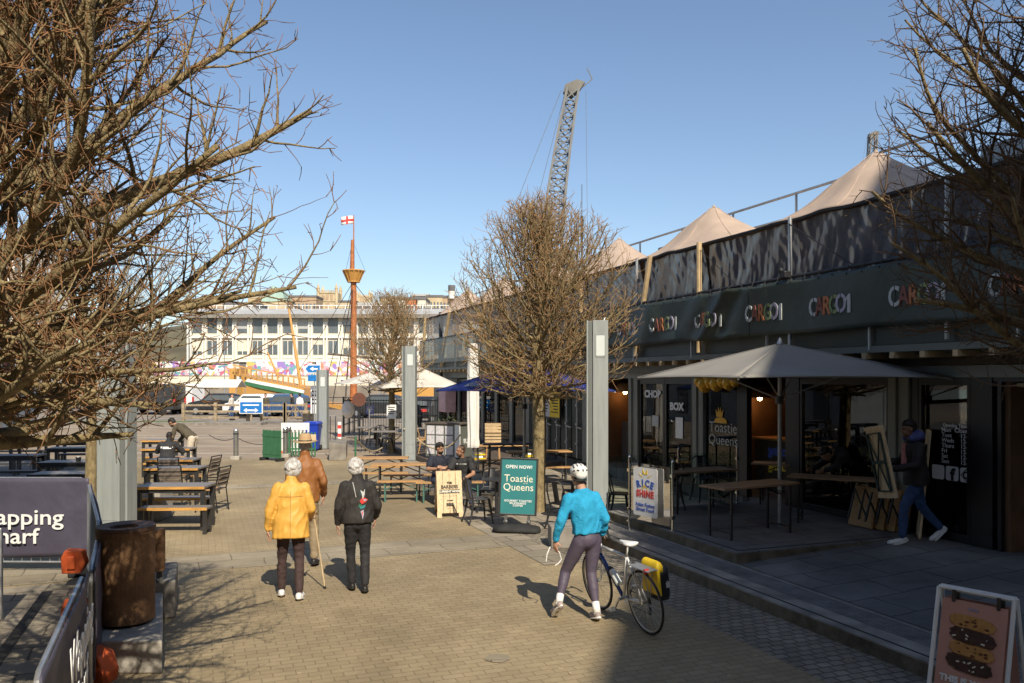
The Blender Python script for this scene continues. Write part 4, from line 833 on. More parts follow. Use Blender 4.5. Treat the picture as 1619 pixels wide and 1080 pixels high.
# containers on the far left
def cont(lab, v, u, z, m, L=6.06):
    t = thing('shipping_container', lab, 'container', S(v, u, z), TH, 'containers stacked at far left')
    mb = MB(); pf = []
    n = 44
    for k in range(n): pf.append((0 if (k // 2) % 2 else .04, -L / 2 + L * k / (n - 1)))
    mb.prism([(1.2 - q[0], q[1], .12) for q in pf] + [(-1.2, L / 2, .12), (-1.2, -L / 2, .12)], (0, 0, 2.3)); mb.obj('side_wall', m, t)
    fr = MB()
    for y in (-L / 2, L / 2):
        for x in (-1.2, 1.2): fr.bb(x - .06, y - .06, 0, x + .06, y + .06, 2.59)
        fr.bb(-1.14, y - .05, 0, 1.14, y + .05, .14).bb(-1.14, y - .05, 2.45, 1.14, y + .05, 2.59)
    for x in (-1.2, 1.2): fr.bb(x - .05, -L / 2 + .06, 0, x + .05, L / 2 - .06, .13).bb(x - .05, -L / 2 + .06, 2.43, x + .05, L / 2 - .06, 2.59)
    fr.obj('frame', m, t)
    for x in (-.55, .55): MB().bb(x - .5, -L / 2 - .03, .2, x + .5, -L / 2 + .02, 2.4).obj('door', m, t)
    for k in range(2): MB().bb(1.18, -1.9 + k * 2.6, .5, 1.25, -.9 + k * 2.6, 2.2).obj('window', 'grey_win', t)
for k in range(3):
    cont(('nearest', 'middle', 'farthest')[k] + ' pale ground floor container shop behind the left tables', -9.5, 33.5 + k * 6.2, 0, 'pale_container'); cont(('nearest', 'middle', 'farthest')[k] + ' red container stacked above the pale containers at left', -9.5, 33.5 + k * 6.2, 2.62, 'red')
# ================================================================ TREES (bare, clipped crowns)
class TB:
    """fast tube collector"""
    def __init__(s): s.v = []; s.f = []
    def tube(s, pts, rads, n):
        o = len(s.v); k = len(pts); a = None
        for i in range(k):
            t = pts[min(i + 1, k - 1)] - pts[max(i - 1, 0)]
            if t.length < 1e-7: t = V((0, 0, 1))
            t.normalize()
            a = t.orthogonal() if a is None else a - t * a.dot(t)
            if a.length < 1e-6: a = t.orthogonal()
            a.normalize(); b = t.cross(a); r = rads[i]; p = pts[i]
            for j in range(n):
                an = 6.2831853 * j / n; s.v.append((p + a * (math.cos(an) * r) + b * (math.sin(an) * r))[:])
        for i in range(k - 1):
            for j in range(n): s.f.append((o + i * n + j, o + i * n + (j + 1) % n, o + (i + 1) * n + (j + 1) % n, o + (i + 1) * n + j))
        s.f.append(tuple(o + (k - 1) * n + j for j in range(n)))
    def obj(s, name, m, parent):
        me = bpy.data.meshes.new(name); me.from_pydata(s.v, [], s.f); me.update(); me.polygons.foreach_set('use_smooth', [True] * len(me.polygons)); me.materials.append(M[m])
        o = bpy.data.objects.new(name, me); C.objects.link(o); o.parent = parent; return o
def tree(label, x, y, group, seed, trunk_h, cz, rx, rup, rdn, trunk_r, nprim, sp2=.13, sp3=.09, twigm='twig', near=False, limb_r=.035, el=(8, 66), topf=.93, up=.10, lowp=1.25, ox=0.0, cut=None, tw=1.0, tl3=(.05, .24)):
    rng = random.Random(seed); U = rng.uniform
    t = thing('bare_tree', label, 'tree', (x, y, 0), 0, group)
    TR, CR, TW = TB(), TB(), TB()
    def env(p):
        if cut and p.x > .45 and p.y < cut: return 9
        q = (p.z - cz); rr = ((p.x - ox) ** 2 + p.y * p.y) / (rx * rx); return rr + ((q / rup) ** 2 if q > 0 else abs(q / rdn) ** 3.2)
    def walk(p, d, L, r0, r1, jit, trop, seg, lim):
        pts = [p.copy()]; n = max(2, int(L / seg)); d = d.normalized()
        for i in range(n):
            d = (d + V((U(-jit, jit), U(-jit, jit), U(-jit, jit) + trop))).normalized(); q = pts[-1] + d * (L / n)
            if env(q) > lim: break
            pts.append(q)
        k = len(pts); return pts, [r0 + (r1 - r0) * i / max(1, k - 1) for i in range(k)]
    def child_dir(t_, ang, roll):
        a = t_.orthogonal().normalized(); b = t_.cross(a); return t_ * math.cos(ang) + (a * math.cos(roll) + b * math.sin(roll)) * math.sin(ang)
    top = cz + rup * topf; pts = []; rr = []
    n = 26
    for i in range(n + 1):
        f = i / n; z = top * f; wob = .05 * max(0, (z - trunk_h)) if z > trunk_h else .012
        pts.append(V((wob * math.sin(z * 2.1 + seed), wob * math.cos(z * 1.7 + seed), z))); rr.append(trunk_r * (1.25 - .25 * min(1, z / .5)) * (1 - .85 * max(0, (z - trunk_h) / (top - trunk_h))) + .008)
    TR.tube(pts, rr, 10)
    for i in range(nprim):
        f = (i + .5) / nprim; h = trunk_h + (top - .15 - trunk_h) * (f ** lowp * .92); idx = min(n - 1, int(h / top * n)); base = pts[idx].lerp(pts[idx + 1], h / top * n - idx)
        az = i * 2.39996 + U(-.35, .35); e = R(el[0] + (el[1] - el[0]) * f ** .85 + U(-9, 9)); d = V((math.cos(az) * math.cos(e), math.sin(az) * math.cos(e), math.sin(e)))
        r0 = limb_r * (1.25 - .75 * f) * U(.75, 1.15) * (1.45 if near and i % 4 == 1 and f > .22 else 1); lim = U(.80, 1.05)
        pp, rad = walk(base, d, rx * 1.9, r0, r0 * .28, .13, up * (.2 + .45 * f), .16, lim); TR.tube(pp, rad, 6)
        L = len(pp)
        if L < 3: continue
        s = .22 if near else .12; total = (L - 1) * rx * 1.9 / max(2, int(rx * 1.9 / .16)); m_ = int(total / sp2); ro = U(0, 6)
        for j in range(m_):
            g = .10 + .90 * (j + U(0, 1)) / m_; q = g * (L - 1); a = min(L - 2, int(q)); b0 = pp[a].lerp(pp[a + 1], q - a); tt = (pp[a + 1] - pp[a]).normalized(); ro += 2.4
            cd = child_dir(tt, R(U(28, 62)), ro); r1 = max(.005, rad[a] * U(.35, .6)); ln = U(.35, 1.0) * (1.1 - .45 * g) * rx * .55
            p2, rad2 = walk(b0, cd, ln, r1, .0035 * tw, .22, up, .09, U(.92, 1.12)); CR.tube(p2, rad2, 4)
            L2 = len(p2)
            if L2 < 2: continue
            m2 = max(1, int((L2 - 1) * .09 / sp3)); r_ = U(0, 6)
            for k in range(m2):
                q = (k + U(.1, .95)) / m2 * (L2 - 1); a2 = min(L2 - 2, int(q)); b2 = p2[a2].lerp(p2[a2 + 1], q - a2); t2 = (p2[a2 + 1] - p2[a2]).normalized(); r_ += 2.2
                c2 = child_dir(t2, R(U(30, 70)), r_); l3 = U(*tl3) if rng.random() < .9 else U(.24, .42)
                p3, rad3 = walk(b2, c2, l3, .0045 * tw, .0022 * tw, .22, up * .8, .055, 1.25); TW.tube(p3, rad3, 3)
                if near:
                    for _ in range(2 if rng.random() < .75 else 1):
                        a3 = rng.randrange(len(p3)); t3 = (p3[min(a3 + 1, len(p3) - 1)] - p3[max(0, a3 - 1)])
                        if t3.length < 1e-5: continue
                        c3 = child_dir(t3.normalized(), R(U(30, 70)), U(0, 6)); p4, rad4 = walk(p3[a3], c3, U(.03, .13), .0032, .002, .2, .05, .05, 1.3); TW.tube(p4, rad4, 3)
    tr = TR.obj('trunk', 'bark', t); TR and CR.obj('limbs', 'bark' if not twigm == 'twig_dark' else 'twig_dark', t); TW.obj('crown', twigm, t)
    return t
GT = 'clipped bare street trees'
tm = W(850, 813); tree('bare clipped tree with a round orange brown crown in the middle of the terrace', X(852, 16.25), 16.25, GT, 11, 2.3, 4.12, 2.0, 2.2, 1.95, .125, 104, .12, .10, limb_r=.034, el=(-8, 72), up=.13, lowp=1.4, ox=.12, tw=1.35, cut=-1.62)
tf = W(619, 716); tree('smaller bare clipped tree behind the far terrace tables with a white poster on its trunk', tf.x, tf.y, GT, 23, 2.05, 3.85, 1.85, 2.05, 1.75, .10, 84, .14, .11, limb_r=.032, el=(-6, 70), up=.13, lowp=1.4, tw=1.6)
tree('large near bare tree with thick crossing limbs filling the top left corner', -2.95, 4.4, GT, 5, 2.3, 4.1, 1.85, 2.35, 1.85, .115, 80, .10, .088, twigm='twig_red', near=True, limb_r=.036, el=(0, 68), up=.085, lowp=1.35, ox=.12, tw=.8, tl3=(.05, .22))
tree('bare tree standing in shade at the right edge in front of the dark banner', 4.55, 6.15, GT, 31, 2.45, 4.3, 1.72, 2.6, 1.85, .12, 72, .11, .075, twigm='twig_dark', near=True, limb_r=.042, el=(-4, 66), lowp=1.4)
tree('bare tree with a thin yellowish trunk behind the purple barrier at left', X(145, 14), 14, GT, 47, 2.0, 4.1, 1.7, 2.05, 2.1, .09, 56, .12, .09, limb_r=.03)
tree('bare tree at far left behind the near large tree', X(-30, 20), 20, GT, 53, 2.0, 4.1, 1.8, 2.1, 2.1, .10, 44, .14, .10, limb_r=.03)
# ================================================================ STREET FURNITURE
def light_column(lab, x, y, h, w_=.30, rz=R(-4), fl=1):
    t = thing('light_column', lab, 'light column', (x, y, 0), rz, 'tall grey light columns')
    MB().bb(-w_ / 2, -w_ / 2, 0, w_ / 2, w_ / 2, h).obj('shaft', 'column', t, bevel=.006)
    def fx(a, b_): return (a, b_) if fl > 0 else (-b_, -a)
    a, b_ = fx(-w_ / 2 - .075, -w_ / 2 - .002); MB().bb(a, -w_ / 2 + .03, 0, b_, w_ / 2, h - .01).obj('side_channel', 'column_dark', t, bevel=.005)
    a, b_ = fx(-w_ / 2 - .11, -w_ / 2 - .078); MB().bb(a, -w_ / 2 + .02, 0, b_, w_ / 2 - .05, h).obj('side_strip', 'column', t, bevel=.004)
    mb = MB(); mb.bb(-w_ / 2 + .03, -w_ / 2 - .002, .55, w_ / 2 - .03, -w_ / 2 + .004, .555).bb(-w_ / 2 + .03, -w_ / 2 - .002, .25, w_ / 2 - .03, -w_ / 2 + .004, .255).bb(-w_ / 2 + .03, -w_ / 2 - .002, .255, -w_ / 2 + .034, -w_ / 2 + .004, .55).bb(w_ / 2 - .034, -w_ / 2 - .002, .255, w_ / 2 - .03, -w_ / 2 + .004, .55)
    for z in (.29, .51): mb.ball((-w_ / 2 + .05, -w_ / 2, z), .008, 6, 4).ball((w_ / 2 - .05, -w_ / 2, z), .008, 6, 4)
    mb.obj('access_door', 'column_dark', t)
    MB().bb(-w_ * .30, -w_ / 2 - .004, h - .62, w_ * .32, -w_ / 2 + .01, h - .26).obj('lamp_lens', 'lamp_lens', t, bevel=.002)
    mb = MB(); a = w_ * .32
    for q in ((-a, h - .645, a, h - .62), (-a, h - .26, a, h - .235)): mb.bb(q[0], -w_ / 2 - .008, q[1], q[2], -w_ / 2 + .005, q[3])
    for s in (-1, 1): mb.bb(s * a - .012, -w_ / 2 - .008, h - .62, s * a + .012, -w_ / 2 + .005, h - .26)
    mb.obj('lens_frame', 'column', t)
    MB().bb(-w_ / 2 - .12, -w_ / 2 - .02, 0, w_ / 2 + .02, w_ / 2 + .02, .05).obj('base_plate', 'column_dark', t)
    mb = MB()
    for s in (-.08, .06): mb.tube([(s, 0, h), (s * 1.5, .02, h + .06)], .006, 5)
    mb.obj('bird_spike', 'galv', t); return t
light_column('nearest tall grey light column standing behind the cyclist', X(949, 14.35), 14.35, 3.69, .268)
light_column('tall grey light column between the far bare tree and two seated men', X(650, 26.4), 26.4, 3.73, .33)
light_column('shorter grey light column beside the blue wheelie bin', X(512, 30.8), 30.8, 3.01, .30)
light_column('wide grey light column behind the rusty bin at left', X(181, 12.2), 12.2, 3.34, .35, fl=-1)

def beer(name, lab, cat, x, y, z, rz, L, wd, h, top='wood', leg='black', group=None, th=.032):
    t = thing(name, lab, cat, (x, y, z), rz, group)
    mb = MB(); n = 3 if wd > .35 else 1
    for k in range(n): w0 = -wd / 2 + wd * k / n; mb.bb(-L / 2, w0 + .003, h - th, L / 2, w0 + wd / n - .003, h)
    mb.obj('tabletop' if wd > .35 else 'seat', top, t, bevel=.006)
    for s in (-1, 1):
        xe = s * (L / 2 - .17)
        for q in (-1, 1): MB().bar((xe, q * (wd / 2 - .05), 0), (xe, q * (wd / 2 - .05), h - th), .028).obj('leg', leg, t)
        MB().bar((xe, -wd / 2 + .064, .10), (xe, wd / 2 - .064, .10), .024).bar((xe, -wd / 2 + .05, h - th - .16), (xe, wd / 2 - .05, h - th - .16), .02).bar((xe, 0, h - th - .16), (s * (L / 2 - .55), 0, h - th - .01), .022).bar((xe, -wd / 2 + .06, h - th - .2), (xe, wd / 2 - .06, h - th - .04), .014).obj('brace', leg, t)
    return t
GBT, GBB = 'folding beer tables on the terrace', 'folding beer benches on the terrace'
# platform tables in the shade
tb = R(29)
beer('folding_table', 'bare folding table nearest the platform edge in front of the grey parasol pole', 'table', 3.62, 12.30, .3, tb, 1.55, .55, .77, 'wood_table', 'black', 'folding tables on the shaded platform')
beer('folding_table', 'folding table seen through the glass screen beside the rice sign', 'table', X(1100, 14.5), 14.5, .3, R(22), 1.45, .6, .74, 'wood_table', 'black', 'folding tables on the shaded platform')
beer('folding_table', 'long folding table the stooping person leans on', 'table', X(1330, 13.1), 13.1, .3, R(-28), 1.6, .5, .77, 'wood_table', 'black', 'folding tables on the shaded platform')
beer('folding_table', 'folding table against the window behind the grey parasol pole', 'table', X(1255, 15.2), 15.2, .3, R(-24), 1.5, .5, .77, 'wood_table', 'black', 'folding tables on the shaded platform')
# stack of folded tables leaning by the window
for k in range(4):
    t = thing('folded_table', ('front', 'second', 'third', 'rearmost')[k] + ' folded wooden table of the stack leaning on the window behind the walking man', 'folded table', S(9.75 + k * .07, 9.75 - k * .15 + .3, .3), TH, 'folded tables leaning by the window')
    MB().box((.10, 0, .32), (.035, .5, .64), ry=R(15)).obj('tabletop', 'wood', t, bevel=.008)
    MB().bar((-.05, -.18, .12), (.09, -.18, .58), .025).bar((-.05, .18, .12), (.09, .18, .58), .025).bar((-.03, -.18, .2), (.08, .18, .6), .02).obj('leg', 'black', t)
t = thing('folded_table', 'pale folded table leaning upright just behind the walking man', 'folded table', S(10.0, 9.15, .3), R(-22), 'folded tables leaning by the window')
MB().box((.08, 0, .8), (.035, .5, 1.6), ry=R(5)).obj('tabletop', 'wood_light', t, bevel=.008); MB().bar((.02, -.18, .2), (.1, -.18, 1.4), .025).bar((.02, .18, .2), (.1, .18, 1.4), .025).obj('leg', 'black', t)
# sunny terrace sets
beer('beer_table', 'rear pine beer table of the two left of the light column', 'table', X(603, 19.6), 19.6, .0, R(3), 1.30, .5, .77, 'wood', 'dark_metal', GBT)
beer('beer_table', 'front pine beer table of the two left of the seated men', 'table', X(632, 18.1), 18.1, .0, R(5), 1.22, .5, .77, 'wood', 'dark_metal', GBT)
beer('beer_bench', 'pine bench in front of the rear pine beer table', 'bench', X(607, 19.1), 19.1, .0, R(3), 1.15, .25, .46, 'wood', 'dark_metal', GBB)
beer('beer_bench', 'pine bench in front of the front pine beer table', 'bench', X(634, 17.55), 17.55, .0, R(5), 1.02, .25, .46, 'wood', 'green_leg', GBB)
beer('beer_bench', 'pine bench behind the front pine beer table', 'bench', X(648, 18.7), 18.7, .0, R(5), 1.2, .25, .46, 'wood', 'dark_metal', GBB)
beer('beer_bench', 'pine bench the two talking men sit on', 'bench', -1.32, 17.45, .0, R(3), 1.5, .25, .45, 'wood', 'green_leg', GBB)
beer('beer_bench', 'pine bench behind the rear pine beer table', 'bench', X(606, 20.4), 20.4, .0, R(3), 1.2, .25, .46, 'wood', 'dark_metal', GBB)
beer('beer_table', 'pine beer table right behind the middle tree trunk', 'table', X(852, 21.3), 21.3, .0, R(10), 1.7, .5, .77, 'wood', 'dark_metal', GBT)
beer('beer_bench', 'pine bench right of the middle tree trunk', 'bench', X(866, 20.3), 20.3, .0, R(8), 1.25, .27, .46, 'wood', 'dark_metal', GBB)
beer('beer_bench', 'pine bench behind the high black table', 'bench', X(800, 22.2), 22.2, .0, R(10), 1.6, .25, .46, 'wood', 'dark_metal', GBB)
beer('high_table', 'high black narrow table left of the middle tree trunk', 'table', X(803, 20), 20, .0, R(7), 1.25, .4, 1.07, 'black', 'black')
beer('beer_table', 'pine beer table in front of the white folded parasol', 'table', X(790, 23.3), 23.3, .0, R(8), 1.6, .5, .77, 'wood', 'dark_metal', GBT)

def cafe_chair(lab, x, y, z, rz, m='dark_metal', group='metal cafe chairs'):
    t = thing('metal_chair', lab, 'chair', (x, y, z), rz, group)
    MB().prism([(a, b_, .44) for a, b_ in rrect(0, 0, .19, .18, .05)], (0, 0, .025)).obj('seat', m, t, bevel=.006)
    for sx in (-1, 1):
        for sy in (-1, 1): MB().tube([(sx * .165, sy * .155, .44), (sx * .19, sy * .19, .2), (sx * .215, sy * (.215 + (.03 if sy < 0 else 0)), 0)], [.028, .02, .014], 6).obj('leg', m, t)
    MB().tube([(-.175, -.16, .45), (-.19, -.21, .65), (-.17, -.245, .80), (-.10, -.26, .85), (.10, -.26, .85), (.17, -.245, .80), (.19, -.21, .65), (.175, -.16, .45)], .014, 7).obj('back_frame', m, t)
    MB().grid(lambda a, b_: V((-.055 + .11 * a, -.165 - .095 * b_ - .01 * math.sin(a * 3.14), .46 + .39 * b_)), 4, 6).obj('back_slat', m, t, thick=.006)
    MB().bar((-.17, -.17, .30), (.17, -.17, .30), .012).bar((-.17, .16, .36), (.17, .16, .36), .012).bar((-.18, -.16, .33), (-.18, .16, .33), .012).bar((.18, -.16, .33), (.18, .16, .33), .012).obj('stretcher', m, t); return t
cafe_chair('dark metal chair in front between the barber board and the teal sign', X(756, 14.95), 14.95, 0, R(-68))
cafe_chair('dark metal chair half hidden behind the teal sign', X(775, 16.2), 16.2, 0, R(170))
cafe_chair('dark metal chair just left of the cyclist helmet', X(890, 14.4), 14.4, 0, R(-40), 'black')
cafe_chair('dark metal chair right behind the middle tree beside the cyclist', X(908, 16.0), 16.0, 0, R(110), 'black')
cafe_chair('black metal chair between light column and glass screen', X(980, 15.6), 15.6, 0, R(-110), 'black')
cafe_chair('black metal chair behind the glass screen', X(1055, 14.6), 14.6, .3, R(30), 'black')
cafe_chair('black metal chair at far side of the screened table', X(1115, 15.6), 15.6, .3, R(190), 'black')
cafe_chair('black metal chair at the end of the screened table', X(1020, 15.6), 15.6, .3, R(-80), 'black')
def round_table(lab, x, y, z=0, r=.3, h=.72):
    t = thing('round_table', lab, 'table', (x, y, z)); MB().lathe([(r - .01, h - .025), (r, h - .02), (r, h - .004), (r - .01, h)], 26).obj('tabletop', 'dark_metal', t)
    MB().lathe([(.2, 0), (.2, .02), (.035, .04), (.03, h - .03), (.12, h - .026)], 14).obj('pedestal', 'dark_metal', t)
round_table('small round steel table beside the man in black tee shirt', X(785, 15.75), 15.75); round_table('small round steel table left of the cyclist helmet', X(905, 15.2), 15.2)
t = thing('milk_churn', 'steel bucket standing beside the round steel table', 'bucket', (X(770, 16.4), 16.4, 0)); MB().lathe([(.11, 0), (.14, .36), (.145, .37), (.13, .365), (.10, .02)], 18).obj('body', 'steel', t, smooth=False); MB().tube([(-.14, 0, .36), (-.08, 0, .48), (.08, 0, .48), (.14, 0, .36)], .006, 5).obj('handle', 'steel', t)

# picnic sets at left
def picnic_table(lab, x, y, rz, L=1.25, top='wood_grey', dark=False, wd=.62):
    t = thing('picnic_table', lab, 'table', (x, y, 0), rz, 'heavy tables on the left of the square'); m = 'black' if dark else 'wood_grey'
    mb = MB()
    for k in range(4): mb.bb(-L / 2, -wd / 2 + k * wd / 4 + .004, .735, L / 2, -wd / 2 + (k + 1) * wd / 4 - .004, .775)
    mb.obj('tabletop', m if not dark else 'wood_grey', t, bevel=.004)  # black tables get a grey top that paints in the sky's reflection
    MB().bb(-L / 2, -wd / 2 - .012, .728, L / 2, -wd / 2 + .002, .776).obj('front_edge', 'honey' if not dark else 'black', t)
    for sx in (-1, 1):
        for sy in (-1, 1): MB().bb(sx * (L / 2 - .05) - .035, sy * (wd / 2 - .06) - .035, 0, sx * (L / 2 - .05) + .035, sy * (wd / 2 - .06) + .035, .733).obj('leg', 'dark_metal' if not dark else 'black', t)
    MB().bb(-L / 2 + .09, -wd / 2 + .03, .66, L / 2 - .09, -wd / 2 + .08, .725).bb(-L / 2 + .09, wd / 2 - .08, .66, L / 2 - .09, wd / 2 - .03, .725).obj('apron', 'dark_metal' if not dark else 'black', t); return t
def picnic_bench(lab, x, y, rz, L=1.15, dark=False):
    t = thing('picnic_bench', lab, 'bench', (x, y, 0), rz, 'heavy benches on the left of the square')
    MB().bb(-L / 2, -.15, .42, L / 2, -.004, .462).bb(-L / 2, .004, .42, L / 2, .15, .462).obj('seat', 'wood_grey', t, bevel=.004)
    MB().bb(-L / 2, -.162, .415, L / 2, -.148, .463).obj('front_edge', 'honey' if not dark else 'black', t)
    for sx in (-1, 1):
        for sy in (-1, 1): MB().bb(sx * (L / 2 - .05) - .03, sy * .11 - .03, 0, sx * (L / 2 - .05) + .03, sy * .11 + .03, .418).obj('leg', 'dark_metal', t)
        MB().bb(sx * (L / 2 - .05) - .02, -.08, .06, sx * (L / 2 - .05) + .02, .08, .1).obj('foot_bar', 'dark_metal', t)
    return t
picnic_table('nearest heavy table with honey edge in front of the grey column at left', X(279, 14.45), 14.45, R(2), 1.2)
picnic_bench('bench nearest the camera before the nearest left heavy table', X(278, 13.95), 13.95, R(2), 1.16); picnic_bench('bench behind the nearest left heavy table', X(279, 15.1), 15.1, R(2), 1.2)
picnic_table('second heavy table behind the nearest one with slatted chair', X(278, 17.4), 17.4, R(2), 1.15); picnic_table('third heavy table with slatted chair before the seated man', X(275, 19.2), 19.2, R(2), 1.1)
picnic_table('heavy table where the man in black hoodie sits', X(268, 22.2), 22.2, R(2), 1.3); picnic_bench('bench under the man in black hoodie', X(265, 21.35), 21.35, R(2), 1.15); picnic_bench('bench beyond the table of the man in black hoodie', X(262, 23.1), 23.1, R(2), 1.2)
picnic_table('farthest heavy table beyond the man in black hoodie', X(258, 25.2), 25.2, R(2), 1.1)
def slat_chair(lab, x, y, rz, arms=True):
    t = thing('slatted_chair', lab, 'chair', (x, y, 0), rz, 'black framed slatted chairs at left')
    mb = MB()
    for k in range(5): mb.bb(-.23, -.2 + k * .088, .44, .23, -.13 + k * .088, .462)
    mb.obj('seat', 'wood', t)
    mb = MB()
    for k in range(4): z = .56 + k * .085; y_ = -.23 - (z - .46) * .22; mb.box((0, y_, z), (.44, .02, .065), rx=R(-12))
    mb.obj('backrest', 'wood_dark', t)
    for sx in (-1, 1):
        MB().tube([(sx * .23, .2, 0), (sx * .23, .2, .44)], .014, 6).obj('leg', 'black', t); MB().tube([(sx * .23, -.27, 0), (sx * .23, -.21, .46), (sx * .23, -.32, .90)], .014, 6).obj('leg', 'black', t)
        if arms: MB().tube([(sx * .25, .2, .44), (sx * .25, .2, .64), (sx * .25, -.25, .66)], .013, 6).obj('arm', 'black', t)
    MB().bar((-.23, .2, .2), (.23, .2, .2), .014).bar((-.23, -.25, .2), (.23, -.25, .2), .014).bar((-.23, .2, .12), (-.23, -.26, .12), .014).bar((.23, .2, .12), (.23, -.26, .12), .014).bar((-.23, -.32, .9), (.23, -.32, .9), .02).obj('stretcher', 'black', t); return t
slat_chair('slatted armchair nearest at the right end of the left tables', X(333, 16.3), 16.3, R(82)); slat_chair('slatted armchair behind the nearest one at the right end of the left tables', X(322, 18.6), 18.6, R(82))
slat_chair('slatted chair seen from behind at the second heavy table', X(277, 16.75), 16.75, R(2), False); slat_chair('slatted chair seen from behind at the third heavy table', X(274, 18.5), 18.5, R(2), False)
for k, (px, y_, L) in enumerate(((125, 748, 1.7), (125, 730, 1.6), (128, 708, 1.6), (135, 698, 1.5), (15, 720, 1.5), (25, 694, 1.7), (-20, 705, 1.6))):
    D = F * 1.89 / (y_ - 600); nm = ('first', 'second', 'third', 'fourth', 'fifth', 'sixth', 'seventh')[k]
    picnic_table(nm + ' dark table counted from the barrier in the shaded left corner', X(px, D), D, TH * .3, L, dark=True)
    picnic_bench('bench before the ' + nm + ' dark table of the shaded left corner', X(px, D - .7), D - .7, TH * .3, L, True)
t = thing('napkin_pot', 'small black pot standing on a dark table at left', 'pot', (X(124, 18.5), 18.5, .776)); MB().lathe([(.05, 0), (.06, .1), (.055, .1), (.045, .01)], 14).obj('pot', 'black', t); MB().box((0, 0, .08), (.05, .05, .06)).obj('napkin', 'white', t)
tag(MB().bb(-.5, -.3, 0, .5, .3, .55).obj('stone_block', 'concrete', loc=(X(222, 15.4), 15.4, 0), bevel=.02), 'low pale stone block behind the wide grey column', 'stone block')

# rusty bin on its plinth
tag(MB().prism([(-3.72, 7.28, 0), (-3.145, 7.28, 0), (-3.88, 9.0, 0), (-4.5, 9.0, 0), (-4.02, 8.0, 0)], (0, 0, .30)).obj('bin_plinth', 'concrete', bevel=.02), 'low concrete plinth under the rusty bin', 'plinth')
t = thing('litter_bin', 'tall rusted steel drum bin on a concrete plinth beside the purple barrier', 'bin', (X(199, 7.85), 7.85, .30))
MB().lathe([(.235, .03), (.262, .03), (.262, .90), (.235, .90)], 40).obj('drum', 'rust', t, smooth=False); MB().lathe([(.22, 0), (.22, .03)], 30).obj('base', 'black_soft', t)
mb = MB(); n = 36; vv = []
for r, z in ((.27, .90), (.27, .93), (.262, .94), (.13, .93), (.125, .90)):
    for j in range(n): a = 6.2832 * j / n; vv.append((r * math.cos(a), r * math.sin(a) - (.03 if r < .2 else 0), z))
mb.add(vv, [(i * n + j, i * n + (j + 1) % n, (i + 1) * n + (j + 1) % n, (i + 1) * n + j) for i in range(4) for j in range(n)]); mb.obj('lid', mat('rusty_lid', (.11, .06, .04), .7, .4, 9), t)
MB().lathe([(.2, .88), (.2, .885)], 20).obj('inner_liner', 'black_soft', t); MB().lathe([(.266, .868), (.266, .885)], 40).obj('band', 'rust', t)
t = thing('ash_bin', 'small rusted cylinder ash bin on a post right of the rusty drum bin', 'bin', (X(249, 8.9), 8.9, 0)); MB().lathe([(.075, .55), (.08, .56), (.08, 1.0), (.07, 1.01)], 18).obj('body', 'rust', t); MB().bb(-.03, .04, 0, .03, .09, .95).obj('post', 'column_dark', t)
tag(MB().bb(-.16, -.5, 0, .16, .5, .42).obj('stone_block', 'concrete_dark', loc=(X(250, 9.3), 9.4, 0), rotz=TH, bevel=.02), 'grey stone block behind the bin plinth', 'stone block')

# barrier with purple cloth
def barrier(lab, p, q, words, h=1.12, txt=.3, off=0, side=-1, sx=1, al='LEFT'):
    p, q = V(p), V(q); L = (q - p).length; rz = math.atan2(q.y - p.y, q.x - p.x); t = thing('barrier', lab, 'barrier', p, rz, 'purple cloth crowd barriers')
    def cl(a, b_):
        y = .02 * math.sin(a * 9 + b_ * 2) * (1 - b_) + .035 * noise.noise(V((a * 3, b_ * 2, L))) * (1 - abs(b_ - .5)); x = L * a; z = .2 + (h - .2) * b_
        if b_ < .3: z += .10 * max(0, a - .55) * (1 - b_ / .3)
        y += .03 * math.exp(-((a - .25 - b_ * 1.1) / .04) ** 2) * max(0, a - .4)
        return V((x, y * side, z))
    c = MB().grid(cl, 50, 16).obj('cloth', 'cloth_purple', t, smooth=True, thick=.01)
    mb = MB(); pts = [(0.02, .03, .05), (.02, .03, h - .12), (.05, .03, h - .04), (.13, .03, h - .01), (L - .13, .03, h - .01), (L - .05, .03, h - .04), (L - .02, .03, h - .12), (L - .02, .03, .05)]
    mb.tube(pts, .018, 8); mb.tube([(.02, .03, .14), (L - .02, .03, .14)], .014, 6)
    for k in range(int(L / .13)): mb.tube([(.13 + k * .13, .03, .14), (.13 + k * .13, .03, h - .02)], .006, 5)
    mb.obj('frame', 'galv', t)
    for a, st, z in words: text(st, txt, 'letter', t, (a, -.055, z), bold=.003, align=al, depth=.003, sx=sx)
    for x in (.12, L - .06): MB().box((x, .03, .04), (.14, .5, .07)).obj('foot', 'black_soft', t, bevel=.02)
    return t
barrier('purple cloth barrier facing the camera with white lettering at left edge', (-8.05, 11.15, 0), (-5.80, 11.1, 0), ((1.93, 'Wapping', .76), (1.58, 'Wharf', .50)), txt=.30, h=1.30, sx=1.22, al='RIGHT')
barrier('purple cloth barrier running away beside the rusty bin', (-4.05, 8.0, 0), (-5.72, 11.0, 0), (), h=1.24, side=1)
barrier('purple cloth barrier at bottom left with sideways white lettering', (-2.45, 4.22, 0), (-3.40, 6.48, 0), ((.75, 'Wapping\nWharf', .66),), txt=.42, h=1.1, side=-1)
barrier('purple cloth barrier between bottom left panel and rusty bin', (-3.40, 6.6, 0), (-4.03, 7.95, 0), (), h=1.12, side=1)
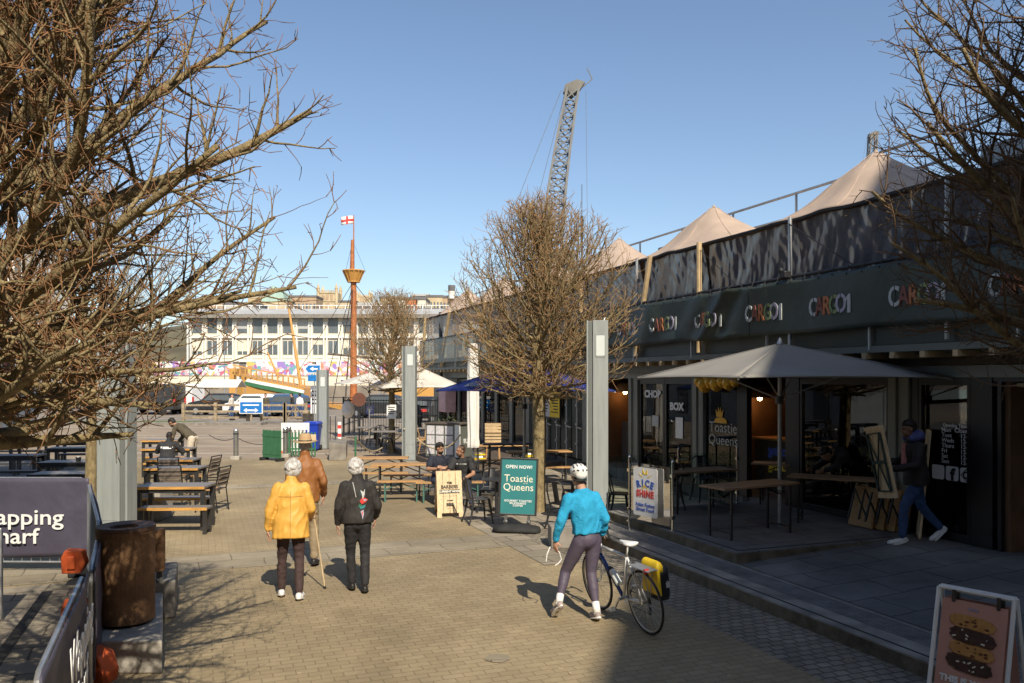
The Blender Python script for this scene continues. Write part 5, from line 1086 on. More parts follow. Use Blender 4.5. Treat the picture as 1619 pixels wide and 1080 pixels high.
def clamp(lab, x, y, z, rz, rx=0):
    t = thing('barrier_block', lab, 'barrier block', (x, y, z), rz); t.rotation_euler = (rx, 0, rz)
    MB().prism([(-.12, 0, 0), (.10, 0, 0), (.16, 0, .12), (.12, 0, .28), (-.08, 0, .30), (-.13, 0, .2)], (0, .16, 0)).obj('body', 'orange', t, bevel=.015); MB().bb(-.05, -.03, .06, .05, 0, .22).obj('grip', 'orange', t, bevel=.01)
clamp('upper orange plastic block hung at the barrier corner', X(113, 10.2), 10.2, .20, R(10)); clamp('orange plastic block half hidden behind the near barrier', X(128, 8.6), 8.6, .02, R(60)); clamp('red orange plastic block at the foot of the near barrier', X(148, 6.95), 6.95, .02, R(-30), R(10))
t = thing('notice_board', 'white board edge at far left side of the picture', 'board', (-5.63, 8.85, 0)); MB().bb(-.8, 0, .02, .03, .03, 1.0).obj('panel', 'white', t); MB().bb(-.02, .03, 0, .03, .06, 1.0).obj('leg', 'galv', t)

# parasols
def parasol(lab, x, y, z, rz, half, edge, apex, m, pole='galv', n=4, base=True, group=None, sag=.06):
    t = thing('parasol', lab, 'parasol', (x, y, z), rz, group); cn = [V((half * math.cos(R(45) + 2 * math.pi * k / n) * (1.4142 if n == 4 else 1), half * math.sin(R(45) + 2 * math.pi * k / n) * (1.4142 if n == 4 else 1), edge)) for k in range(n)]; top = V((0, 0, apex))
    mb = MB(); N = 14
    for k in range(n):
        a, b_ = cn[k], cn[(k + 1) % n]
        def fn(i, j, a=a, b_=b_):
            e = a.lerp(b_, j); e = e * (1 - .05 * math.sin(math.pi * j)); e.z = edge + .02 * math.sin(math.pi * j); p = top.lerp(e, i); p.z -= sag * math.sin(math.pi * i) * math.sin(math.pi * j) + .010 * noise.noise(V((p.x * 4, p.y * 4, x))) * i; return p
        mb.grid(fn, N, N)
    mb.obj('canopy', m, t, smooth=True, thick=.008)
    mb = MB()
    for k in range(n): mb.tube([top - V((0, 0, .12)), cn[k] - V((0, 0, .03))], .013, 5).tube([(0, 0, edge - .35), top.lerp(cn[k], .55) - V((0, 0, .05))], .012, 5)
    mb.obj('rib', 'galv', t)
    mb = MB()
    for k in range(n):
        mb.tube([top.lerp(cn[k], i / 8) + V((0, 0, .006)) for i in range(9)], .007, 4); a, b_ = cn[k], cn[(k + 1) % n]; mb.tube([(lambda e: V((e.x, e.y, e.z + .02 * math.sin(math.pi * j / 8) - .005)))(a.lerp(b_, j / 8) * 1.0 if j in (0, 8) else V((a.lerp(b_, j / 8).x * (1 - .05 * math.sin(math.pi * j / 8)), a.lerp(b_, j / 8).y * (1 - .05 * math.sin(math.pi * j / 8)), edge))) for j in range(9)], .010, 4)
    mb.obj('hem', m, t)
    MB().tube([(0, 0, 0), (0, 0, apex - .02)], .032, 10).obj('pole', pole, t); MB().lathe([(.07, edge - .42), (.07, edge - .30)], 12).obj('hub', 'dark_metal', t); MB().lathe([(.05, apex), (.03, apex + .06), (.01, apex + .1)], 10).obj('finial', 'galv', t)
    if base: MB().lathe([(.24, 0), (.24, .04), (.05, .07), (.045, .35)], 20).obj('base', 'concrete_dark', t)
    return t
bp = W(1233, 832, .3)
parasol('large open taupe parasol half in sun on the shaded platform', bp.x, bp.y, .3, R(14), 1.72, 2.38, 2.92, 'parasol_grey', 'galv', base=False)
pb = parasol('open navy blue parasol behind the middle tree', X(829, 19), 19, 0, R(38), 1.5, 2.38, 3.05, 'parasol_blue', 'galv')
mb = MB(); rq = random.Random(9)
for k in range(10):
    a = k / 9; mb.bar((-.55 + a * 1.1, -1.32, 2.50), (-.50 + a * 1.1, -1.12, 2.59), .05, .012); mb.bar((-.55 + a * 1.1, -1.32 + .1 * (k % 2), 2.50 + .045 * (k % 2)), (-.47 + a * 1.1, -1.32 + .1 * (k % 2), 2.50 + .045 * (k % 2)), .03, .012)
mb.obj('lettering', 'letter_grey', pb, rotz=R(-90))
parasol('open off white parasol behind the light column on the far terrace', X(655, 30), 30, 0, R(20), 1.5, 2.36, 3.2, 'offwhite', 'galv', group='off white parasols on the far terrace'); parasol('open off white parasol beyond the far bare tree', X(584, 37), 37, 0, R(20), 1.4, 2.45, 2.95, 'offwhite', 'galv', group='off white parasols on the far terrace')
t = thing('folded_parasol', 'tall white folded parasol wrapped round its pole by the menu cabinet', 'parasol', (X(748, 23), 23, 0))
def fp(a, b_):
    an = 6.2832 * a; z = .72 + 2.93 * b_; r = .135 + .03 * math.sin(b_ * 3.2) + .022 * math.cos(an * 7 + b_ * 3) * (1.15 - b_) + (.02 if b_ < .06 else 0)
    return V((r * math.cos(an), r * math.sin(an), z))
MB().grid(fp, 56, 20).obj('canopy', 'white_cloth', t, smooth=True); MB().lathe([(.135, 3.64), (.10, 3.67), (.02, 3.68)], 16).obj('cap', 'white_cloth', t); MB().tube([(0, 0, 0), (0, 0, .9)], .03, 8).obj('pole', 'galv', t); MB().lathe([(.26, 0), (.26, .06), (.05, .08)], 18).obj('base', 'concrete_dark', t)

# glass balustrades on the platform
def glass_run(lab, pts, posts=True):
    t = thing('glass_screen', lab, 'glass screen', (0, 0, 0), TH)
    for i, (v, u) in enumerate(pts):
        p_ = MB().tube([(v, u, .02 if i == 0 else .30), (v, u, 1.36)], .021, 10).tube([(v, u, .30), (v, u, .31)], .05, 12).ball((v, u, 1.37), .024, 8, 6).obj('post', 'chrome', t)
        mb = MB()
        for z in (.5, 1.15): mb.box((v, u, z), (.06, .06, .05))
        mb.obj('clip', 'chrome', p_)
    for (a, b_) in zip(pts, pts[1:]):
        d = (V(b_) - V(a)).normalized(); p, q = V(a) + d * .05, V(b_) - d * .05; nn = V((-d.y, d.x)) * .005
        MB().prism([(p.x - nn.x, p.y - nn.y, .36), (q.x - nn.x, q.y - nn.y, .36), (q.x - nn.x, q.y - nn.y, 1.28), (p.x - nn.x, p.y - nn.y, 1.28)], (nn.x * 2, nn.y * 2, 0)).obj('pane', 'glass_clear', t)
    return t
glass_run('clear glass screen with steel posts holding the rice sign', [(6.62, 11.85), (6.82, 10.85)]); glass_run('clear glass screen with steel posts running back to the shop door', [(6.62, 12.85), (8.2, 12.85), (9.5, 12.85)])
tag(MB().bb(-.4, -.24, 0, .4, .24, .33).obj('stone_block', 'kerb', loc=(X(908, 12.95), 12.95, 0), rotz=R(4), bevel=.015), 'grey stone block on the ground behind the cyclist', 'stone block')

# boards and signs
# pale timber A board
t = thing('a_board', 'pale pine barber A board standing before the two seated men', 'sign', (X(709, 15.85), 15.85, 0), R(12))
fr = MB(); lean = math.tan(R(13)); n = 4
for k in range(n): x0 = -.25 + k * .125; fr.prism([(x0 + .003, -.30 + .08 * lean, .08), (x0 + .122, -.30 + .08 * lean, .08), (x0 + .122, -.30 + .86 * lean * 1.25, .86), (x0 + .003, -.30 + .86 * lean * 1.25, .86)], (0, .02, 0))
fb = fr.obj('front_board', 'wood_light', t, bevel=.003)
bk = MB()
for k in range(n): x0 = -.25 + k * .125; bk.prism([(x0 + .003, .26 - .08 * lean, .08), (x0 + .122, .26 - .08 * lean, .08), (x0 + .122, .26 - .86 * lean * 1.25, .86), (x0 + .003, .26 - .86 * lean * 1.25, .86)], (0, .02, 0))
bk.obj('back_board', 'wood_light', t, bevel=.003)
for x in (-.21, .21): MB().prism([(x - .045, -.31, 0), (x + .045, -.31, 0), (x + .045, -.285, .1), (x - .045, -.285, .1)], (0, .022, 0)).obj('foot', 'wood_light', t); MB().prism([(x - .03, .29, 0), (x + .03, .29, 0), (x + .03, .26, .1), (x - .03, .26, .1)], (0, .02, 0)).obj('foot', 'wood', t)
a_ = math.atan(lean * 1.25)
def abt(st, s, z, m='ink', bold=.003, sx=1): return text(st, s, m, fb, (0, -.30 + z * lean * 1.25 - .004 - .006, z), (math.pi / 2 - a_, 0, 0), bold=bold, sx=sx, depth=.002)
abt('THE', .055, .64); abt('BARBERS', .092, .565, bold=.002, sx=.92)
MB().prism([(-.2, -.30 + .445 * lean * 1.25 - .006, .445), (.2, -.30 + .445 * lean * 1.25 - .006, .445), (.2, -.30 + .515 * lean * 1.25 - .006, .515), (-.2, -.30 + .515 * lean * 1.25 - .006, .515)], (0, .004, 0)).obj('name_strip', 'ink', fb)
abt('CURRENT MODE', .055, .48, 'letter_cream', .002); abt('- - - - - - - - - -', .05, .40, bold=0); abt('BBB', .085, .235, bold=.004); abt('- - - - -', .05, .17, bold=0)
MB().prism([(-.07, -.30 + .30 * lean * 1.25 - .006, .30), (.07, -.30 + .30 * lean * 1.25 - .006, .30), (.05, -.30 + .325 * lean * 1.25 - .006, .325), (-.05, -.30 + .315 * lean * 1.25 - .006, .315)], (0, .004, 0)).obj('emblem', 'ink', fb)
# teal pavement sign on water filled base
t = thing('pavement_sign', 'teal pavement sign on a wide black base in front of the middle tree', 'sign', (X(817, 14.1), 14.1, 0), R(-2))
bs = MB(); bs.loft([[V((x, y, z)) for x, y in rrect(0, 0, w_, d_, .14, 5)] for w_, d_, z in ((.40, .24, 0), (.42, .26, .03), (.40, .23, .09), (.2, .11, .14))]); bs.obj('base', 'black_soft', t, smooth=True)
for x in (-.2, .2): MB().tube([(x, 0, .1), (x, 0, .30)], .025, 8).ball((x, 0, .17), .04, 8, 6).obj('spring', 'steel', t)
pn = MB().box((0, 0, .78), (.62, .04, .96)).obj('panel', 'teal_sign', t)
mb = MB(); mb.bb(-.335, -.03, .28, -.30, .03, 1.28).bb(.30, -.03, .28, .335, .03, 1.28).bb(-.30, -.03, 1.25, .30, .03, 1.28).bb(-.30, -.03, .28, .30, .03, .31); mb.obj('frame', 'dark_metal', t, bevel=.005)
for st, s, z, m_, bo, sp in (('OPEN NOW!', .08, 1.12, 'letter', .002, 1.08), ('Toastie\nQueens', .178, .84, 'letter_cream', .0, 1), ('GOURMET TOASTIES\nMILKSHAKES\nCOFFEE', .048, .49, 'letter', .001, 1.15)): text(st, s, m_, pn, (0, -.023, z), bold=bo, sx=.95, space=sp)
for x in (.06, .105): MB().bb(x - .012 + .035, -.026, .835, x + .018 + .035, -.022, .842).obj('accent', 'letter_cream', pn)
t.rotation_euler = (R(-4), R(2), R(-2))
# rice sign on the glass
t = thing('hanging_sign', 'white rounded food sign fixed to the glass screen', 'sign', S(6.70, 11.36, .84), TH + R(-79) )
t.location = S(6.66, 11.38, .84); t.rotation_euler = (0, 0, math.atan2(*(lambda d: (d.y, d.x))(S(6.82, 10.85) - S(6.62, 11.85))))
pn = MB().prism([(a, -.022, b_) for a, b_ in rrect(-.0, 0, .285, .39, .035)], (0, .006, 0)).obj('panel', 'white', t)
def arc_text(st, s, m, r, z0, spread, bold):
    n = len(st)
    for k, ch in enumerate(st):
        a = spread * ((k + .5) / n - .5); text(ch, s, m, pn, (r * math.sin(a), -.025, z0 + r * math.cos(a)), (math.pi / 2, a, 0), bold=bold, sx=.95)
arc_text('RICE', .155, 'letter_blue', .5, -.36, .86, .006)
text('SHINE', .150, 'letter_red', pn, (0, -.025, -.035), bold=.006, sx=.93, space=1.12); text('Asian Fusion\nStreet Food', .088, 'letter_blue', pn, (0, -.025, -.245), bold=.001)
mb = MB()
for k in range(4): a = R(-48 + 32 * k); mb.prism([(.10 * math.sin(a) - .03 * math.cos(a), -.026, .15 + .14 * math.cos(a) + .0), (.10 * math.sin(a) + .03 * math.cos(a), -.026, .15 + .14 * math.cos(a)), (.2 * math.sin(a), -.026, .15 + .27 * math.cos(a) - .04)], (0, .003, 0))
for k in range(7): a = R(-75 + 25 * k); mb.prism([(.05 * math.sin(a) - .012, -.026, .02 + .06 * math.cos(a)), (.05 * math.sin(a) + .012, -.026, .02 + .06 * math.cos(a)), (.10 * math.sin(a), -.026, .02 + .12 * math.cos(a))], (0, .003, 0))
mb.obj('sun_rays', 'yellow', pn)
# white frame A board with cookie poster, bottom right
t = thing('a_board', 'white tube A frame sign with pink cookie poster at bottom right', 'sign', (3.60, 6.27, 0), math.atan2(-.41, .34))
hw = .27
for s, yy in ((-1, -.27), (1, .27)):
    mb = MB(); mb.tube([(-hw, yy, 0), (-hw, yy * .08, 1.0), ], .017, 6).tube([(hw, yy, 0), (hw, yy * .08, 1.0)], .017, 6).tube([(-hw, yy * .08, 1.0), (hw, yy * .08, 1.0)], .017, 6).tube([(-hw, yy * .92, .08), (hw, yy * .92, .08)], .015, 6); mb.obj('frame', 'white', t)
    z0, z1 = .14, .925; y0, y1 = yy * (1 - z0 * .92), yy * (1 - z1 * .92)
    po = MB().prism([(-.235, y0, z0), (.235, y0, z0), (.235, y1, z1), (-.235, y1, z1)], (0, .004, 0)).obj('poster', 'pink', t)
    mb = MB()
    for x in (-.15, .17): mb.bb(x - .012, y1 - .012, z1 - .02, x + .012, y1 + .014, 1.0)
    mb.obj('clip', 'dark_metal', t)
    if s < 0:
        la = math.atan2(y1 - y0, z1 - z0)
        def PP(x, z, o=.004): return V((x, y0 + (y1 - y0) * (z - z0) / (z1 - z0) - o, z))
        ck = mat('cookie', (.42, .19, .045), .8, .3, 26, col2=(.55, .29, .09)); dk = mat('dark_cookie', (.045, .018, .012), .7, .3, 26, col2=(.09, .04, .025)); ch = mat('choc_chip', (.14, .05, .02), .5, .2); cr = M['letter_cream']
        rr_ = random.Random(4)
        for k, (x, z, w_, h, m_, tl) in enumerate(((.0, .775, .165, .052, ck, -.07), (.01, .675, .165, .06, dk, -.09), (.01, .575, .160, .058, ck, -.10), (.0, .475, .165, .062, dk, -.12))):
            mb = MB(); pl = []
            for i in range(26):
                a = 6.2832 * i / 26; rw = 1 + .05 * math.sin(i * 2.7 + k); pl.append(PP(x + w_ * rw * abs(math.cos(a)) ** .7 * (1 if math.cos(a) > 0 else -1), z + h * rw * abs(math.sin(a)) ** .8 * (1 if math.sin(a) > 0 else -1) + tl * w_ * math.cos(a), .003))
            mb.prism(pl, (0, -.008, 0)); co_ = mb.obj('cookie_print', m_, po, bevel=.003)
            mb = MB()
            for i in range(11 if m_ is ck else 7):
                a, q = rr_.random() * 6.28, rr_.random() ** .5 * .8; c = PP(x + w_ * q * math.cos(a), z + h * q * math.sin(a) + tl * w_ * math.cos(a) * q, .0135); s_ = rr_.uniform(.006, .013)
                if m_ is ck: mb.ball(c, (s_ * 1.3, .003, s_ * .8), 7, 5)
                else: mb.bar(c, c + V((rr_.uniform(-.03, .03), 0, rr_.uniform(-.015, .01))), .006, .010)
            mb.obj('topping', ch if m_ is ck else cr, co_)
        text('THIS IS YOUR\nSIGN', .066, 'letter', po, PP(0, .315, .004), (math.pi / 2 + la * -1, 0, 0), bold=.003); text('SMALL', .026, 'letter_lilac', po, PP(0, .872, .004), (math.pi / 2 - la, 0, 0), bold=.001)

# back of the terrace: cabinet, kegs, crates, ropes, fence, signs
t = thing('menu_cabinet', 'dark grey counter cabinet covered in menu sheets beside the folded white parasol', 'cabinet', (X(714, 25.6), 25.6, .17), R(-28))
MB().bb(-.72, -.4, .05, .55, .4, 1.08).obj('body', 'fascia', t, bevel=.01); MB().bb(-.76, -.44, 1.08, .6, .44, 1.12).obj('top', 'wood_dark', t, bevel=.006); MB().bb(.38, -.42, .02, .56, -.38, 1.08).obj('corner_panel', 'white', t)
for i in range(3):
    for j in range(3): MB().bb(-.66 + i * .34, -.408, .14 + j * .31, -.38 + i * .34, -.402, .41 + j * .31).obj('menu_sheet', 'poster_grey', t)
text('BUY', .2, 'letter', t, (.556, .0, .55), (math.pi / 2, 0, math.pi / 2), bold=.004)
mb = MB()
for k in range(40): c = V((rnd.uniform(-.6, .2), rnd.uniform(-.3, .3), 1.14 + rnd.random() * .16)); a = rnd.random() * 6; mb.prism([c, c + V((.07 * math.cos(a), .07 * math.sin(a), .04)), c + V((.05 * math.cos(a + .5), .05 * math.sin(a + .5), -.01))], (0, 0, .004))
tag(mb.obj('potted_herbs', mat('herb_leaf', (.06, .08, .03), .8, .3, 20), loc=t.location, rotz=R(-28)), 'low dark herbs on top of the menu cabinet', 'plant')
def keg(lab, x, y, z):
    t = thing('beer_keg', lab, 'keg', (x, y, z), 0, 'steel beer kegs'); MB().lathe([(.15, 0), (.165, .02), (.165, .05), (.185, .08), (.19, .2), (.185, .33), (.165, .37), (.165, .44), (.15, .46), (.15, .41), (.03, .40)], 22).obj('body', 'steel', t, smooth=False); MB().lathe([(.193, .25), (.193, .32)], 22).lathe([(.168, .395), (.168, .44)], 22).obj('band', 'yellow', t)
keg('steel keg with yellow bands under the folded white parasol', X(759, 24.2), 24.2, .0); keg('steel keg farther back by the folded white parasol', X(836, 25.2), 25.2, .0)
def crate(lab, x, y, z, rz):
    t = thing('wooden_crate', lab, 'crate', (x, y, z), rz, 'slatted wooden crates')
    for k in range(3): MB().bb(-.24, -.165, .02 + k * .095, .24, -.15, .09 + k * .095).bb(-.24, .15, .02 + k * .095, .24, .165, .09 + k * .095).bb(-.24, -.15, .02 + k * .095, -.225, .15, .09 + k * .095).bb(.225, -.15, .02 + k * .095, .24, .15, .09 + k * .095).obj('slat', 'pole_wood', t)
    MB().bb(-.225, -.15, 0, .225, .15, .02).obj('bottom', 'pole_wood', t)
for k in range(2): crate(('lower', 'upper')[k] + ' slatted wooden crate of the pair on a stool by the shop wall', X(779, 24.3), 24.3, .75 + k * .30, R(5))
t = thing('stool', 'plain wooden stool holding the slatted crates', 'stool', (X(779, 24.3), 24.3, 0), R(5)); MB().bb(-.22, -.18, .70, .22, .18, .75).obj('seat', 'wood', t)
for sx in (-1, 1):
    for sy in (-1, 1): MB().bar((sx * .22, sy * .17, 0), (sx * .18, sy * .14, .7), .035).obj('leg', 'wood', t)
# dark tables and chairs on the far deck
for k, (px, D, lab) in enumerate(((598, 29.5, 'left dark table on the far deck by the bare tree'), (625, 27.2, 'middle dark table on the far deck by the bare tree'), (682, 29, 'right dark table on the far deck behind the light column'))):
    beer('deck_table', lab, 'table', X(px, D), D, .17, R(4), 1.5, .6, .75, 'wood_grey', 'black', 'dark tables on the far deck')
for k, (px, D, r_) in enumerate(((590, 27.6, 30), (604, 28.6, 200), (612, 27.9, 100), (668, 27.4, -60), (676, 28.2, 160), (690, 27.2, 80))):
    cafe_chair(('first', 'second', 'third', 'fourth', 'fifth', 'sixth')[k] + ' chair from the left on the far timber deck', X(px, D), D, .17, R(r_), 'wood' if k > 2 else 'black', 'chairs on the far deck')
t = thing('rope_barrier', 'pale rope slung between green post, tree and light column', 'rope', (0, 0, 0))
def rope(p, q, sag, n=14):
    p, q = V(p), V(q); return [p.lerp(q, i / n) - V((0, 0, sag * 4 * (i / n) * (1 - i / n))) for i in range(n + 1)]
g = V((X(562, 23.6), 23.6, 0)); MB().tube([g, g + V((0, 0, 1.0))], .028, 8).obj('post', 'green_paint', t); g2 = V((X(728, 24.2), 24.2, 1.0))
mb = MB()
for p, q, s in ((g + V((0, 0, .95)), V((X(617, 29), 28.8, .55)), .42), (V((X(617, 29), 28.8, .6)), V((X(640, 26.3), 26.2, 1.05)), .2), (V((X(660, 26.3), 26.2, .75)), V((X(700, 24.6), 24.6, .55)), .12), (V((X(700, 24.6), 24.6, .55)), g2, .08)): mb.tube(rope(p, q, s), .022, 6)
mb.obj('rope', mat('manila_rope', (.50, .40, .25), .9, .2, 30), t)
def bar_fence(lab, x0, x1, D, h=1.75, m='black'):
    t = thing('bar_fence', lab, 'fence', (x0, D, 0)); L = x1 - x0; n = max(2, int(L / 1.7) + 1)
    for k in range(n): x = L * k / (n - 1); MB().bb(x - .035, -.035, 0, x + .035, .035, h + .1).obj('post', m, t)
    for z in (.12, h * .55, h - .08): MB().bb(0, -.015, z - .02, L, .015, z + .02).obj('rail', m, t)
    mb = MB()
    for k in range(int(L / .12)): mb.bb(.06 + k * .12 - .009, -.009, .05, .06 + k * .12 + .009, .009, h)
    mb.obj('bars', m, t)
    return t
bar_fence('black vertical bar fence on the far edge of the terrace', X(543, 37.5), X(692, 37.5), 37.5)
mb = MB(); t = thing('metal_fence', 'black handrail fence running toward the water left of the bar fence', 'fence', (X(543, 37.5), 37.5, 0))
for k in range(5): MB().bb(-.03 - k * .05, k * 1.5, 0, .03 - k * .05, k * 1.5 + .06, 1.1).obj('post', 'black', t)
MB().bar((0, 0, 1.08), (-.22, 6, 1.08), .05).bar((0, 0, .55), (-.22, 6, .55), .04).obj('rail', 'black', t)
def fsign(lab, px, py, D, w_, h, m, m2='letter', post=False, z0=None):
    c = WD(px, py, D); t = thing('notice_sign', lab, 'sign', (c.x, D, c.z)); MB().bb(-w_ / 2, -.01, -h / 2, w_ / 2, .01, h / 2).obj('panel', m, t)
    mb = MB()
    for k in range(4): mb.bb(-w_ * .36, -.014, h * (.28 - k * .15), w_ * (.36 - .12 * (k % 2)), -.0105, h * (.34 - k * .15))
    mb.obj('print', m2, t)
    if post: MB().bb(-.03, .012, -c.z, .03, .07, h * .4).obj('post', 'galv', t)
fsign('blue and white notice fixed to the bar fence', 585, 648, 37.4, .38, .42, mat('notice_blue', (.16, .20, .48), .6)); fsign('white notice taped round the far bare tree trunk', 619, 651, 28.9, .34, .50, 'white', 'ink')
fsign('white plate strip beside the direction sign by the quay', 498, 632, 47, .5, 1.6, 'white', 'ink', True)
t = thing('direction_sign', 'blue and white cycle direction sign on a post left of the grey column', 'sign', (X(497, 46), 46, 0)); MB().bb(-.03, 0, 0, .03, .06, 3.6).obj('post', 'galv', t)
MB().prism([(-.38, -.02, 3.0), (.36, -.02, 3.0), (.36, -.02, 3.5), (-.38, -.02, 3.5), (-.58, -.02, 3.25)], (0, .02, 0)).obj('panel', 'white', t); MB().prism([(-.33, -.03, 3.05), (.32, -.03, 3.05), (.32, -.03, 3.45), (-.33, -.03, 3.45), (-.5, -.03, 3.25)], (0, .008, 0)).bb(-.36, -.03, 2.55, .34, -.02, 2.9).obj('face', 'sign_blue', t); MB().prism([(-.25, -.04, 3.25), (-.05, -.04, 3.38), (-.05, -.04, 3.29), (.2, -.04, 3.29), (.2, -.04, 3.21), (-.05, -.04, 3.21), (-.05, -.04, 3.12)], (0, .008, 0)).obj('arrow', 'letter', t)
t = thing('direction_sign', 'blue board with white double arrow on the timber fence', 'sign', (X(397, 49.4), 49.4, .55)); MB().bb(-.72, -.03, 0, .72, .03, .95).obj('panel', 'white', t, bevel=.02); MB().bb(-.66, -.04, .06, .66, -.031, .72).obj('face', 'sign_blue', t)
MB().prism([(-.45, -.05, .22), (-.25, -.05, .36), (-.25, -.05, .27), (.25, -.05, .27), (.25, -.05, .36), (.45, -.05, .22), (.25, -.05, .08), (.25, -.05, .17), (-.25, -.05, .17), (-.25, -.05, .08)], (0, .008, 0)).bb(-.5, -.05, .5, .5, -.042, .58).bb(-.3, -.05, .78, .4, -.035, .86).obj('arrow', 'letter', t); MB().bb(-.04, .03, -.55, .04, .1, .9).obj('post', 'timber', t)
t = thing('round_sign', 'brown back of a round sign on a post before the bar fence', 'sign', (X(568, 35), 35, 0)); MB().tube([(0, 0, 0), (0, 0, 2.0)], .035, 8).obj('post', 'dark_metal', t); MB().tube([(0, -.05, 1.78), (0, -.02, 1.78)], .30, 24).obj('disc', mat('brown_sign', (.13, .05, .03), .7), t)
t = thing('marker_post', 'red and white marker post beside the step', 'post', (X(537, 28.6), 28.6, 0)); MB().bb(-.06, -.03, .2, .06, .03, 1.15).obj('panel', 'white', t)
for k in range(3): MB().bb(-.062, -.034, .32 + k * .3, .062, -.028, .44 + k * .3).obj('stripe', 'letter_red', t)
for px in (522, 530.5): tag(MB().tube([(0, 0, 0), (0, 0, 1.35)], .018, 8).ball((0, 0, 1.37), .03, 8, 6).obj('rail_post', 'chrome', loc=(X(px, 27.6), 27.6, 0)), 'slim steel rail post on the low wall by the step', 'post', 'slim steel posts by the step')
tag(MB().prism([(0, 0, 0), (.55, 0, 0), (.55, 0, .52), (0, 0, .6)], (0, 2.4, 0)).obj('step_wall', 'concrete_dark', loc=(X(520, 26.4), 26.4, 0), rotz=TH * .5, bevel=.02), 'short weathered concrete wall at the step end', 'wall')
def bollard(lab, px, D, h=1.0):
    t = thing('bollard', lab, 'bollard', (X(px, D), D, 0), 0, 'stainless steel bollards'); MB().lathe([(.085, .12), (.085, h - .03), (.07, h), (.01, h + .005)], 18).obj('shaft', 'steel', t, smooth=False); MB().bb(-.15, -.15, 0, .15, .15, .13).obj('base', 'concrete', t, bevel=.02); MB().lathe([(.09, h - .16), (.09, h - .12)], 18).obj('ring', 'dark_metal', t)
bollard('steel bollard alone on the road edge left of the green barrier', 373, 26.7); bollard('steel bollard beside the white barrier', 451, 27.5); bollard('second steel bollard close beside the white barrier', 456.5, 28.3)
tag(MB().tube(rope((X(373, 26.7), 26.7, .75), (X(450, 27.4), 27.4, .7), .25), .012, 5).tube(rope((X(373, 26.7), 26.7, .75), (X(330, 27.2), 27.2, .8), .15), .012, 5).obj('chain', 'dark_metal'), 'slack chain hung from the lone bollard across the road edge', 'chain')
t = thing('folding_barrier', 'pair of green slatted barrier panels standing at the road edge', 'barrier', (X(430, 26.4), 26.4, 0), R(-35))
for s in (-1, 1):
    mb = MB()
    for k in range(6): mb.bb(s * .04 + s * k * .075 - .033, -.02 + .0, .1, s * .04 + s * k * .075 + .033, .02, .98 + .02 * (k % 2))
    mb.bb(min(s * .0, s * .46), -.03, .2, max(s * .0, s * .46), -.021, .28).bb(min(s * .0, s * .46), -.03, .78, max(s * .0, s * .46), -.021, .86); mb.obj('panel', 'green_paint', t)
    MB().bb(s * .4 - .05, -.15, 0, s * .4 + .05, .15, .1).obj('foot', 'black_soft', t)
t = thing('plastic_barrier', 'white slatted plastic barrier beside the blue wheelie bin', 'barrier', (X(467, 29), 29, 0)); mb = MB(); mb.bb(-.5, -.03, .85, .5, .03, 1.1).bb(-.5, -.03, .1, .5, .03, .22)
for k in range(8): mb.bb(-.5 + k * .134, -.03, .22, -.44 + k * .134, .03, .85)
mb.obj('panel', 'white', t); MB().bb(-.45, -.2, 0, -.38, .2, .1).bb(.38, -.2, 0, .45, .2, .1).obj('foot', 'orange', t)
t = thing('picket_barrier', 'low green picket barrier in front of the white plastic barrier', 'barrier', (X(477, 27.6), 27.6, 0)); mb = MB()
for k in range(9): mb.bb(-.45 + k * .11, -.015, .05, -.4 + k * .11, .015, .85)
mb.bb(-.47, .016, .25, .47, .035, .31).bb(-.47, .016, .62, .47, .035, .68); mb.obj('panel', 'green_paint', t); MB().bb(.05, -.05, .55, .5, -.02, .78).obj('plank', 'wood_light', t)
t = thing('wheelie_bin', 'bright blue wheelie bin behind the short grey column', 'bin', (X(494, 30.2), 30.2, 0)); MB().loft([[V((x, y, z)) for x, y in rrect(0, 0, w_, d_, .04, 3)] for w_, d_, z in ((.22, .24, .06), (.29, .33, .98))]).obj('body', 'blue_plastic', t); MB().loft([[V((x, y, z)) for x, y in rrect(0, 0, w_, .36, .04, 3)] for w_, z in ((.31, .985), (.31, 1.03), (.25, 1.08))]).obj('lid', 'blue_plastic', t)
for s in (-1, 1): MB().tube([(s * .2, .3, .1), (s * .27, .3, .1)], .1, 14).obj('wheel', 'black_soft', t)
t = thing('rucksack', 'white rucksack hung on the bar fence', 'bag', (X(551, 37.3), 37.2, .85)); MB().ball((0, 0, .42), (.30, .16, .40), 16, 10).obj('body', 'white_cloth', t, smooth=True); MB().ball((0, -.13, .30), (.2, .08, .18), 12, 8).obj('pocket', 'white_cloth', t, smooth=True); MB().tube([(-.12, .05, .78), (0, .1, .92), (.12, .05, .78)], .025, 6).obj('strap', 'black_soft', t)
mb = MB(); rl = random.Random(8)
for k in range(420):
    if rl.random() < .6: p = S(6.02 - abs(rl.gauss(0, .35)), rl.uniform(4, 13), .006)
    else: p = S(rl.uniform(-3, 5), rl.uniform(4, 24), .008)
    a = rl.random() * 6.28; s_ = rl.uniform(.008, .03); e = V((math.cos(a), math.sin(a), rl.uniform(0, .3))) * s_; f = V((-e.y, e.x, .1 * s_)) * .5; mb.add([p - e, p + f, p + e, p - f], [(0, 1, 2, 3)])
tag(mb.obj('leaf_litter', mat('dry_leaves', (.16, .09, .04), .9, .5, 30, col2=(.42, .32, .2))), kind='stuff')
tag(MB().lathe([(.01, 0), (.11, .002), (.12, .004)], 20).obj('drain_cover', 'stone', loc=W(787, 1041, .003)), 'small round metal cover set in the brown paving', 'cover')
tag(MB().tube([(0, 0, 0), (0, 0, 5.6)], .09, 10).tube([(0, 0, 3.0), (0, 0, 3.06)], .12, 10).obj('lamp_post', 'dark_metal', loc=(X(697, 35.5), 35.5, 0)), 'dark grey post standing at the far end of the shop row', 'post')
